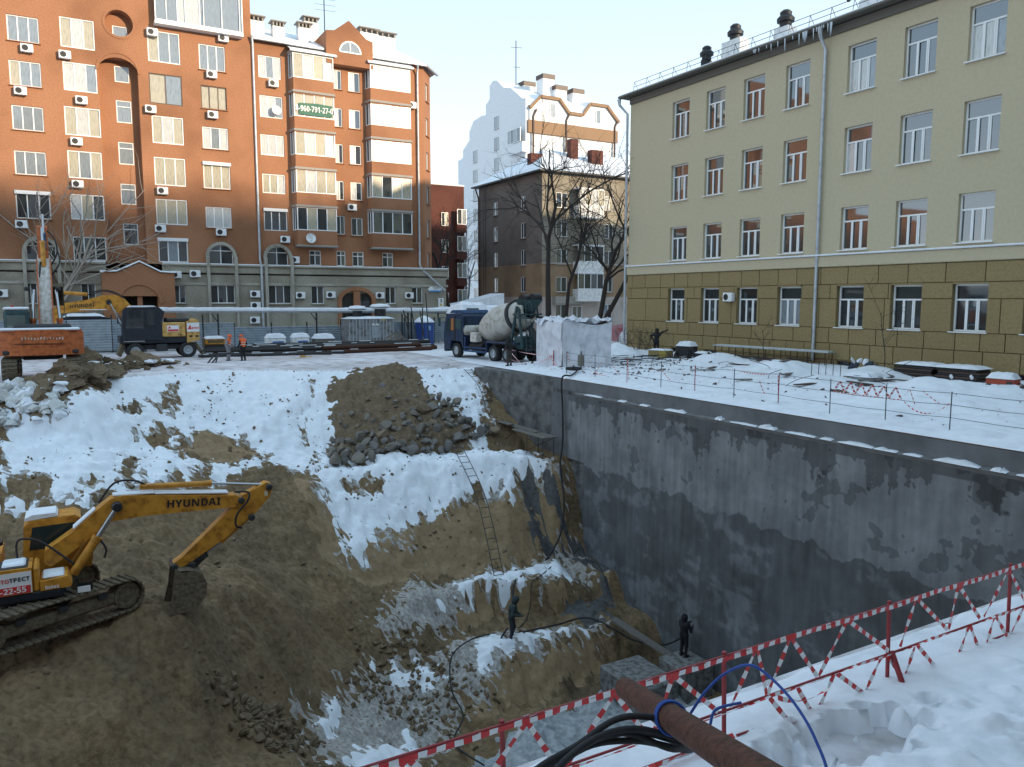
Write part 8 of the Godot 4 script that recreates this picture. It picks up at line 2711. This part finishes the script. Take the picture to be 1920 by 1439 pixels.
func build_near() -> void:
	# thick snow on the camera side of the pit
	var s := 0.06
	var nx := 310
	var nz := 112
	var h := PackedFloat32Array()
	h.resize(nx * nz)
	var f := FastNoiseLite.new()
	f.seed = 3
	f.frequency = 0.8
	f.fractal_octaves = 4
	for j in nz:
		for i in nx:
			var x := -2.6 + i * s
			var z := -5.62 + j * s
			var e := z + 5.5 + f.get_noise_1d(x * 1.5) * 0.06
			var y := -0.35 + 0.45 * smoothstep(-0.08, 0.12, e) + 0.06 * smoothstep(0.1, 1.2, e) + f.get_noise_2d(x, z) * 0.045
			# trampled and lumpy beyond the fence
			var lump := smoothstep(-4.6, -4.1, z) * smoothstep(5.0, 7.5, x + (z + 4.0) * 0.6)
			y += lump * (0.05 + maxf(0.0, f.get_noise_2d(x * 1.6 + 7.0, z * 1.6)) * 0.22 + f.get_noise_2d(x * 5.0, z * 5.0) * 0.04) + f.get_noise_2d(x * 9.0, z * 9.0) * 0.012
			# hole where the concrete shows
			var hx := (x - 6.05) / 1.0
			var hz := (z + 4.22 - (x - 6.05) * 0.06) / 0.34
			var hole := 1.0 - smoothstep(0.55, 1.1, sqrt(hx * hx + hz * hz) + f.get_noise_2d(x * 4.0, z * 4.0) * 0.8)
			y -= hole * 0.34
			h[j * nx + i] = y
	var o := part(self, "near_snow", grid_mesh(-2.6, -5.62, s, nx, nz, h, PackedByteArray(), 0), M.snow)
	o.name = numbered("snow_bank")
	meta(o, "thick white snow on the near edge of the pit", "", "", "structure")
	var k := thing("concrete_kerb", "grey concrete kerb showing through a ragged hole in the snow", "kerb", Vector3(6.1, -0.2, -4.2), -0.06)
	part(k, "kerb_body", box_at(Vector3(0, 0.0, 0), Vector3(2.3, 0.3, 0.9), 0.02), mat(lin(0.2, 0.195, 0.18), 0.9, 0.0, M.blot, 0.5, M.rough_n, 0.6))
	rng.seed = 8
	var lumps := thing("snow_lumps", "broken lumps of snow heaped behind the red fence", "snow", Vector3(9.0, 0.1, -3.6))
	lumps.set_meta("kind", "stuff")
	var soft := []
	for i in 4:
		soft.append(soft_lump(i))
	for i in 60:
		var x := rng.randf_range(-2.2, 4.5)
		var z := rng.randf_range(-0.75, 2.6)
		var q := 0.03 + 0.16 * rng.randf() ** 2.5
		part(lumps, "lump", soft[i % 4], M.snow, Transform3D(rand_basis(Vector3(q * 1.2, q * 0.8, q)), Vector3(x, 0.06 + q * 0.1, z)))
	# rusty outrigger pipe on a stand, cables and rope
	var p := thing("rusty_pipe", "rusty steel pipe pointing out over the snow", "pipe", Vector3(1.2, 0, -0.72))
	var a := Vector3(2.16, 2.3, -2.71) - p.position
	var d := (Vector3(1.53, 2.84, -1.4) - Vector3(2.16, 2.3, -2.71))
	var b := mb()
	b.tube([a, a + d * 0.5, a + d * 1.0, a + d * 2.1], 0.05, 22, false)
	b.tube([a, a + d * 0.3], 0.042, 22, false)
	var ring := mb()
	for i in 22:
		var an := TAU * i / 22.0
		var an2 := TAU * (i + 1) / 22.0
		var dn := d.normalized()
		var ux := dn.cross(Vector3.UP).normalized()
		var uy := dn.cross(ux)
		ring.quad(a + (ux * cos(an) + uy * sin(an)) * 0.05, a + (ux * cos(an2) + uy * sin(an2)) * 0.05, a + (ux * cos(an2) + uy * sin(an2)) * 0.042, a + (ux * cos(an) + uy * sin(an)) * 0.042, -dn)
	var rusty := mat(lin(0.115, 0.05, 0.032), 0.8, 0.25, ntex(95, 0.02, 6, [Color(0.35, 0.3, 0.3), Color(0.75, 0.68, 0.64), Color(1, 0.95, 0.9), Color(1.0, 0.85, 0.75)], 512), 2.2, nnorm(96, 0.05, 5, 6.0), 0.7)
	part(p, "pipe_body", b, rusty)
	part(p, "pipe_rim", ring, rusty)
	part(p, "stand", box_at(Vector3(0.05, 1.5, 0.02), Vector3(0.09, 3.1, 0.09)), M.dark_steel)
	var cab := thing("cable_bundle", "bundle of black rubber cables hanging from the rusty pipe", "cable", Vector3(1.93, 2.45, -2.05))
	rng.seed = 14
	for i in 5:
		var s2 := mb()
		var pts := []
		var off := Vector3(rng.randfn(), rng.randfn(), rng.randfn()) * 0.018
		for q: Vector3 in [Vector3(1.72, 2.66, -1.78), Vector3(1.9, 2.47, -2.0), Vector3(1.68, 2.545, -2.09), Vector3(1.42, 2.57, -2.04), Vector3(1.1, 2.52, -1.95), Vector3(0.7, 2.3, -1.7)]:
			pts.append(q - cab.position + off + Vector3(rng.randfn(), rng.randfn(), rng.randfn()) * 0.012)
		s2.tube(smooth_path(pts, 7), 0.012, 8)
		part(cab, "strand", s2, M.rubber)
	var blue := mat(lin(0.02, 0.07, 0.32), 0.6)
	var r := thing("blue_rope", "bright blue rope knotted round the rusty pipe", "rope", Vector3(1.97, 2.52, -2.09))
	var ropes := [[Vector3(1.97, 2.52, -2.09), Vector3(2.03, 2.61, -2.07), Vector3(2.1, 2.68, -2.04), Vector3(2.14, 2.74, -1.96), Vector3(2.17, 2.72, -1.89), Vector3(2.17, 2.67, -1.77), Vector3(2.14, 2.6, -1.65), Vector3(2.09, 2.5, -1.55), Vector3(2.0, 2.2, -1.45)], [Vector3(1.95, 2.53, -2.07), Vector3(1.94, 2.515, -2.0), Vector3(1.98, 2.53, -1.99), Vector3(2.03, 2.57, -2.01), Vector3(2.15, 2.57, -2.0)]]
	for q in ropes:
		var pts := []
		for e: Vector3 in q:
			pts.append(e - r.position)
		var s3 := mb()
		s3.tube(smooth_path(pts, 8), 0.0055, 7)
		part(r, "strand", s3, blue)
	var lp := mb()
	var c := Vector3(1.84, 2.575, -2.045) - r.position
	var dn := d.normalized()
	var ux := dn.cross(Vector3.UP).normalized()
	var uy := dn.cross(ux)
	for k2 in 2:
		var pts := []
		for i in 21:
			var an := TAU * i / 20.0
			pts.append(c + dn * (0.02 * k2 + 0.012 * sin(an)) + (ux * cos(an) + uy * sin(an)) * 0.057)
		lp.tube(pts, 0.0055, 7)
	part(r, "loop", lp, blue)

# ------------------------------------------------------------------ trees
func branch(limb: MB, twig: MB, o: Vector3, dir: Vector3, len_: float, r: float, level: int, most: int, droop: float) -> void:
	var pts := [o]
	var rad := [r]
	var d := dir
	var p := o
	var n := 4
	for i in n:
		d = (d + Vector3(rng.randfn(), rng.randfn() * 0.7 + droop, rng.randfn()) * 0.16).normalized()
		p += d * len_ / n
		pts.append(p)
		rad.append(r * lerpf(1.0, 0.45 if level < most else 0.2, (i + 1.0) / n))
	(limb if level < 2 else twig).tube(pts, rad, 8 if level == 0 else 5 if level < 3 else 4, false)
	if level >= most:
		return
	var kids: int = [6, 5, 5, 4, 3][level]
	for k in kids:
		var f := rng.randf_range(0.3 if level else 0.5, 1.0)
		var i := mini(int(f * n), n - 1)
		var at: Vector3 = pts[i].lerp(pts[i + 1], f * n - i)
		var dd: Vector3 = (pts[i + 1] - pts[i]).normalized()
		var side := dd.cross(Vector3(rng.randfn(), rng.randfn(), rng.randfn())).normalized()
		var nd := (dd * rng.randf_range(0.55, 1.0) + side * rng.randf_range(0.5, 0.95)).normalized()
		branch(limb, twig, at, nd, len_ * rng.randf_range(0.42, 0.68), maxf(r * 0.42, 0.008), level + 1, most, droop)

func tree(called: String, label: String, at: Vector3, height: float, r: float, sd: int, bark: Material, lean := Vector3.ZERO, stems := 1, most := 4) -> void:
	rng.seed = sd
	var t := thing(called, label, "tree", at)
	var a := mb()
	var b := mb()
	for i in stems:
		var dir := (Vector3.UP + lean + Vector3(rng.randfn(), 0, rng.randfn()) * (0.06 if stems == 1 else 0.22)).normalized()
		branch(a, b, Vector3(0.15 * i, -0.2, 0.1 * i), dir, height * 0.62, r, 0, most, 0.18)
	part(t, "trunk", a, bark)
	part(t, "crown", b, bark)

func build_trees() -> void:
	tree("bare_tree", "tall dark bare tree before the brown house end wall", Vector3(41.2, 0, -64.6), 22.0, 0.33, 5, M.bark, Vector3(-0.02, 0, 0.0), 1)
	tree("bare_tree", "slimmer bare tree standing close beside the tall bare tree", Vector3(42.6, 0, -64.0), 19.0, 0.22, 21, M.bark, Vector3(0.1, 0, 0.0), 1)
	tree("bare_tree", "dark bare tree with forked trunk near the school corner", Vector3(42.4, 0, -59.2), 19.5, 0.28, 9, M.bark, Vector3(0.06, 0, 0), 2)
	tree("bare_tree", "bushy dark bare tree in front of the dark red house", Vector3(37.4, 0, -78.3), 15.0, 0.3, 33, M.bark, Vector3(-0.06, 0, 0), 1)
	tree("frosted_tree", "pale frosted bare tree before the white tower house", Vector3(47.0, 0, -96.0), 17.0, 0.2, 15, M.pale_bark, Vector3(0, 0, 0), 2)
	tree("birch_tree", "thin pale birch with spreading stems before the brick house", Vector3(-2.6, 0, -69.6), 17.0, 0.14, 44, M.birch, Vector3(0.1, 0, 0), 5, 2)
	rng.seed = 3
	for q in [[36.4, -33.0, 2.0, "thin bare sapling beside the steel bench"], [37.0, -25.4, 3.0, "thin leaning sapling near the school's cellar windows"]]:
		var t := thing("sapling", q[3], "sapling", on_yard(q[0], q[1], -0.1))
		var a := mb()
		var b := mb()
		branch(a, b, Vector3.ZERO, Vector3(0.05, 1, 0.15).normalized(), q[2], 0.03, 1, 3, 0.2)
		part(t, "trunk", a, M.bark)
		part(t, "crown", b, M.bark)
	for i in 3:
		var t := thing("bare_bush", "tangle of bare brown stems at the corner of the school", "bush", on_yard(38.2, -48.6 + i * 1.4), 0.0, "bushes at the school corner")
		var a := mb()
		var b := mb()
		for k in 7:
			branch(a, b, Vector3(rng.randfn() * 0.2, 0, rng.randfn() * 0.2), Vector3(rng.randfn() * 0.4, 1, rng.randfn() * 0.5).normalized(), 1.7, 0.02, 2, 3, 0.0)
		part(t, "stems", b, M.bark)

# ------------------------------------------------------------------ people
# bones: [from, to, radius, radius, colour]; one smooth surface over all of them
func body_mesh(bones: Array, cell: float, k: float) -> ArrayMesh:
	var lo := Vector3.ONE * 1e9
	var hi := -lo
	for b in bones:
		for e in 2:
			var r := Vector3.ONE * (maxf(b[2], b[3]) + 0.06)
			lo = lo.min(b[e] - r)
			hi = hi.max(b[e] + r)
	var n := Vector3i(((hi - lo) / cell).ceil()) + Vector3i.ONE
	var f := PackedFloat32Array()
	var near := PackedFloat32Array()
	var cid := PackedInt32Array()
	f.resize(n.x * n.y * n.z)
	f.fill(1.0)
	near.resize(f.size())
	near.fill(1.0)
	cid.resize(f.size())
	for bi in bones.size():
		var b: Array = bones[bi]
		var a0: Vector3 = b[0]
		var a1: Vector3 = b[1]
		var ra: float = b[2]
		var rb: float = b[3]
		var m := Vector3.ONE * (maxf(ra, rb) + k + cell * 2.0)
		var l: Vector3 = ((a0.min(a1) - m - lo) / cell).floor()
		var u: Vector3 = ((a0.max(a1) + m - lo) / cell).ceil()
		var d := a1 - a0
		var dd := maxf(d.length_squared(), 1e-9)
		for z in range(maxi(0, int(l.z)), mini(n.z, int(u.z) + 1)):
			for y in range(maxi(0, int(l.y)), mini(n.y, int(u.y) + 1)):
				for x in range(maxi(0, int(l.x)), mini(n.x, int(u.x) + 1)):
					var p := lo + Vector3(x, y, z) * cell
					var t := clampf((p - a0).dot(d) / dd, 0.0, 1.0)
					var v := p.distance_to(a0 + d * t) - lerpf(ra, rb, t)
					var o := (z * n.y + y) * n.x + x
					if v < near[o]:
						near[o] = v
						cid[o] = bi
					var h := maxf(k - absf(f[o] - v), 0.0) / k
					f[o] = minf(f[o], v) - h * h * k * 0.25
	var vid := {}
	var vs := PackedVector3Array()
	var cs := PackedColorArray()
	var ns := PackedVector3Array()
	var id := PackedInt32Array()
	var sx := 1
	var sy := n.x
	var sz := n.x * n.y
	for z in n.z - 1:
		for y in n.y - 1:
			for x in n.x - 1:
				var o := (z * n.y + y) * n.x + x
				var c := 0
				for q: int in [0, sx, sy, sx + sy, sz, sx + sz, sy + sz, sx + sy + sz]:
					if f[o + q] < 0.0:
						c += 1
				if c == 0 or c == 8:
					continue
				var p := Vector3.ZERO
				var m := 0
				for ax in 3:
					var st: int = [sx, sy, sz][ax]
					var s1: int = [sy, sz, sx][ax]
					var s2: int = [sz, sx, sy][ax]
					for e in 4:
						var q := o + (s1 if e & 1 else 0) + (s2 if e & 2 else 0)
						var fa := f[q]
						var fb := f[q + st]
						if (fa < 0.0) != (fb < 0.0):
							var w := Vector3.ZERO
							w[ax] = fa / (fa - fb)
							w[(ax + 1) % 3] = 1.0 if e & 1 else 0.0
							w[(ax + 2) % 3] = 1.0 if e & 2 else 0.0
							p += w
							m += 1
				vid[o] = vs.size()
				vs.append(lo + (Vector3(x, y, z) + p / m) * cell)
				ns.append(Vector3(f[o + sx] - f[o], f[o + sy] - f[o], f[o + sz] - f[o]).normalized())
				cs.append(bones[cid[o]][4])
	for z in range(1, n.z - 1):
		for y in range(1, n.y - 1):
			for x in range(1, n.x - 1):
				var o := (z * n.y + y) * n.x + x
				for ax in 3:
					var st: int = [sx, sy, sz][ax]
					var s1: int = [sy, sz, sx][ax]
					var s2: int = [sz, sx, sy][ax]
					var ia := f[o] < 0.0
					if ia == (f[o + st] < 0.0):
						continue
					var q := [vid[o], vid[o - s1], vid[o - s1 - s2], vid[o - s2]]
					if ia:
						id.append_array(PackedInt32Array([q[0], q[2], q[1], q[0], q[3], q[2]]))
					else:
						id.append_array(PackedInt32Array([q[0], q[1], q[2], q[0], q[2], q[3]]))
	var arr := []
	arr.resize(Mesh.ARRAY_MAX)
	arr[Mesh.ARRAY_VERTEX] = vs
	arr[Mesh.ARRAY_NORMAL] = ns
	arr[Mesh.ARRAY_COLOR] = cs
	arr[Mesh.ARRAY_INDEX] = id
	var out := ArrayMesh.new()
	out.add_surface_from_arrays(Mesh.PRIMITIVE_TRIANGLES, arr)
	return out

# pose: dictionary of joint positions, x to the figure's left, y up, z the way it faces
func person(label: String, at: Vector3, turn: float, coat: Color, legs: Color, head: Color, pose: Dictionary, vest := Color.BLACK, hooded := true) -> Node3D:
	var skin := Color(0.42, 0.24, 0.17)
	var boot := Color(0.02, 0.02, 0.02)
	var glove := Color(0.06, 0.055, 0.05)
	var j := {"hip": Vector3(0, 0.93, 0), "chest": Vector3(0, 1.3, 0.0), "neck": Vector3(0, 1.47, 0.01), "head": Vector3(0, 1.61, 0.03), "look": Vector3(0, 0, 1),
		"le": Vector3(0.27, 1.14, -0.02), "lh": Vector3(0.28, 0.9, 0.08), "re": Vector3(-0.27, 1.14, -0.02), "rh": Vector3(-0.28, 0.9, 0.08),
		"lk": Vector3(0.11, 0.5, 0.03), "lf": Vector3(0.12, 0.09, -0.02), "rk": Vector3(-0.11, 0.5, 0.03), "rf": Vector3(-0.12, 0.09, -0.02)}
	j.merge(pose, true)
	var up: Vector3 = (j.neck - j.hip).normalized()
	var ls: Vector3 = j.neck + Vector3(0.18, -0.06, 0)
	var rs: Vector3 = j.neck + Vector3(-0.18, -0.06, 0)
	var body: Color = vest if vest != Color.BLACK else coat
	var look: Vector3 = j.look.normalized()
	var b := [
		[j.hip + Vector3(0.07, 0, 0), j.hip + Vector3(-0.07, 0, 0), 0.125, 0.125, legs],
		[j.hip + up * 0.1, j.chest, 0.15, 0.165, body], [j.chest + Vector3(0.09, 0.02, 0), j.chest + Vector3(-0.09, 0.02, 0), 0.14, 0.14, body],
		[ls, rs, 0.085, 0.085, body], [j.chest, j.neck, 0.13, 0.075, body], [j.neck, j.head, 0.06, 0.06, skin],
		[ls, j.le, 0.078, 0.06, coat], [j.le, j.lh, 0.06, 0.045, coat], [rs, j.re, 0.078, 0.06, coat], [j.re, j.rh, 0.06, 0.045, coat],
		[j.hip + Vector3(0.09, -0.04, 0), j.lk, 0.105, 0.075, legs], [j.lk, j.lf, 0.075, 0.058, legs], [j.hip + Vector3(-0.09, -0.04, 0), j.rk, 0.105, 0.075, legs], [j.rk, j.rf, 0.075, 0.058, legs],
		[j.lf + Vector3(0, -0.03, -0.03), j.lf + Vector3(0.02, -0.045, 0.15), 0.055, 0.045, boot], [j.rf + Vector3(0, -0.03, -0.03), j.rf + Vector3(-0.02, -0.045, 0.15), 0.055, 0.045, boot],
	]
	var t := thing("person", label, "person", at, turn)
	# head: skull, jaw, nose, ears, brow
	var hd: Vector3 = j.head
	var lf := look.cross(Vector3.UP).normalized()
	var hu := lf.cross(look) * -1.0
	if hu.y < 0: hu = -hu
	b += [[hd + hu * 0.05 - look * 0.01, hd + hu * 0.03 + look * 0.01, 0.098, 0.095, skin], [hd + hu * -0.03 + look * 0.03, hd + hu * -0.06 + look * 0.045, 0.07, 0.052, skin],
		[hd + hu * 0.0 + look * 0.105, hd + hu * -0.02 + look * 0.115, 0.014, 0.017, skin], [hd + lf * 0.1, hd + lf * 0.1 + hu * 0.03, 0.016, 0.02, skin], [hd - lf * 0.1, hd - lf * 0.1 + hu * 0.03, 0.016, 0.02, skin],
		[hd + hu * 0.022 + look * 0.1 + lf * 0.036, hd + hu * 0.022 + look * 0.1 + lf * 0.03, 0.011, 0.011, Color(0.03, 0.03, 0.03)], [hd + hu * 0.022 + look * 0.1 - lf * 0.036, hd + hu * 0.022 + look * 0.1 - lf * 0.03, 0.011, 0.011, Color(0.03, 0.03, 0.03)],
		[hd - hu * 0.05 + look * 0.092 - lf * 0.02, hd - hu * 0.05 + look * 0.092 + lf * 0.02, 0.009, 0.009, Color(0.25, 0.09, 0.08)]]
	# palms
	for s in ["l", "r"]:
		var h: Vector3 = j[s + "h"]
		var dr: Vector3 = (h - j[s + "e"]).normalized()
		b.append([h, h + dr * 0.08, 0.032, 0.034, glove])
		var sd := dr.cross(Vector3(0, 0, 1) if absf(dr.z) < 0.8 else Vector3.UP).normalized()
		var cu := sd.cross(dr).normalized()
		for i in 4:
			var base: Vector3 = h + dr * 0.095 + sd * (-0.027 + 0.018 * i)
			var ln: float = [0.062, 0.072, 0.067, 0.05][i]
			var mid := base + dr * ln * 0.55 + cu * 0.008
			b.append([base, mid, 0.0095, 0.009, glove])
			b.append([mid, mid + (dr * 0.6 + cu * 0.8).normalized() * ln * 0.6, 0.009, 0.008, glove])
		b.append([h + dr * 0.03 - sd * 0.03, h + dr * 0.075 - sd * 0.065 + cu * 0.015, 0.011, 0.0095, glove])
	var skinm := mat(Color.WHITE, 0.85, 0.0, null)
	skinm.vertex_color_use_as_albedo = true
	part(t, "body", body_mesh(b, 0.02, 0.035), skinm)
	# headgear
	var g := mb()
	g.col = head
	var up3 := Transform3D(Basis(lf, hu, lf.cross(hu)), hd)
	if hooded:
		g.lathe([Vector2(0.0, 0.17), Vector2(0.08, 0.155), Vector2(0.125, 0.09), Vector2(0.135, 0.0), Vector2(0.125, -0.08), Vector2(0.1, -0.13)], 14, Transform3D(up3.basis, up3.origin - look * 0.025))
		part(t, "hood", g, skinm)
	else:
		g.lathe([Vector2(0.0, 0.19), Vector2(0.07, 0.178), Vector2(0.115, 0.13), Vector2(0.128, 0.07), Vector2(0.155, 0.06), Vector2(0.15, 0.052), Vector2(0.12, 0.055)], 18, up3)
		g.box(up3.origin + hu * 0.057 + look * 0.14, Vector3(0.16, 0.012, 0.09), Basis.looking_at(-look, hu))
		part(t, "helmet", g, skinm)
	if vest != Color.BLACK:
		# pale reflective bands wrapped round the vest
		var r := mb()
		for y: float in [0.16, 0.3]:
			var c: Vector3 = j.hip.lerp(j.chest, y / 0.37) + up * 0.03
			r.lathe([Vector2(0.186, -0.02), Vector2(0.19, 0.0), Vector2(0.186, 0.02)], 16, Transform3D(Basis.from_scale(Vector3(1.12, 1, 0.92)), c))
		part(t, "reflective_bands", r, mat(lin(0.6, 0.62, 0.55), 0.4))
	return t

func build_people() -> void:
	var black := Color(0.012, 0.012, 0.015)
	var orange := Color(0.85, 0.14, 0.03)
	person("worker in orange vest and helmet over a grey patterned suit, looking down", Vector3(9.1, 0.0, -53.3), 1.1, Color(0.2, 0.2, 0.21), Color(0.23, 0.23, 0.24), orange, {"head": Vector3(0, 1.6, 0.08), "look": Vector3(0, -0.45, 1), "chest": Vector3(0, 1.3, 0.03), "neck": Vector3(0, 1.46, 0.05), "lh": Vector3(0.2, 0.98, 0.3), "rh": Vector3(-0.2, 0.96, 0.3), "lk": Vector3(0.12, 0.5, 0.06), "rf": Vector3(-0.14, 0.09, -0.06)}, orange, false)
	person("worker in orange vest and black clothes with his back to the pit", Vector3(9.95, 0.0, -52.9), PI + 0.45, black, black, orange, {"head": Vector3(0, 1.58, 0.1), "look": Vector3(0, -0.5, 1), "lh": Vector3(0.24, 0.95, 0.2), "rh": Vector3(-0.24, 0.95, 0.2)}, orange, false)
	person("man in long black coat standing at the wall edge by the mixer", Vector3(23.0, 0.05, -40.5), PI + 0.2, black, Color(0.05, 0.042, 0.035), black, {"hip": Vector3(0, 0.88, 0), "lh": Vector3(0.2, 1.0, 0.22), "rh": Vector3(-0.2, 1.0, 0.22)}, Color.BLACK, true)
	var m := person("man in black overalls throwing a cable with one arm stretched out", Vector3(36.0, 0.12, -42.4), PI - 0.9, black, black, Color(0.02, 0.016, 0.014), {"re": Vector3(-0.36, 1.5, 0.05), "rh": Vector3(-0.62, 1.62, 0.1), "le": Vector3(0.36, 1.26, -0.08), "lh": Vector3(0.22, 1.04, 0.02), "lk": Vector3(0.12, 0.5, 0.16), "chest": Vector3(-0.04, 1.3, 0.04), "neck": Vector3(-0.05, 1.46, 0.06), "head": Vector3(-0.03, 1.6, 0.08)}, Color.BLACK, true)
	m.scale = Vector3.ONE * 1.08
	var st := mb()
	st.tube(smooth_path([Vector3(-0.6, 1.62, 0.14), Vector3(-0.72, 1.64, 0.1), Vector3(-0.82, 1.5, 0.1), Vector3(-0.78, 1.36, 0.12)], 6), 0.012, 5)
	single("thrown_cable", st, M.rubber, "short loop of cable in the raised hand of the man in black", "cable", Vector3(36.0, 0.12, -42.4), PI - 0.9)
	var w := person("worker in dark green hooded jacket holding a hose on the pit bench", Vector3(15.3, -10.0, -26.75), 0.95, Color(0.035, 0.05, 0.05), Color(0.03, 0.035, 0.04), Color(0.03, 0.042, 0.045), {"head": Vector3(0, 1.58, 0.16), "neck": Vector3(0, 1.44, 0.1), "chest": Vector3(0, 1.28, 0.05), "look": Vector3(0, -0.6, 1), "le": Vector3(0.27, 1.1, 0.06), "lh": Vector3(0.14, 0.98, 0.3), "re": Vector3(-0.27, 1.1, 0.06), "rh": Vector3(-0.14, 1.04, 0.32), "lk": Vector3(0.11, 0.5, 0.08)}, Color.BLACK, true)
	w.scale = Vector3.ONE * 1.1
	person("worker in dark clothes at the foot of the concrete wall", Vector3(20.95, -10.3, -22.6), 1.7, Color(0.012, 0.013, 0.016), Color(0.012, 0.012, 0.014), Color(0.01, 0.01, 0.012), {"lh": Vector3(0.1, 1.3, 0.35), "le": Vector3(0.28, 1.2, 0.1), "rh": Vector3(-0.12, 1.15, 0.35), "re": Vector3(-0.28, 1.12, 0.08)}, Color.BLACK, true)


func _ready() -> void:
	sky_and_camera()
	make_materials()
	build_terrain()
	build_yard()
	build_pit_walls()
	building_materials()
	build_orange_house()
	build_school()
	build_far_houses()
	build_camera_side_house()
	build_coolers()
	build_signs()
	vehicle_materials()
	build_pit_digger()
	build_orange_digger()
	build_wheeled_digger()
	build_mixer()
	build_rocks()
	build_site_fence()
	build_roadside()
	build_tent()
	build_fences()
	build_yard_things()
	build_pit_fittings()
	build_near()
	build_trees()
	build_people()
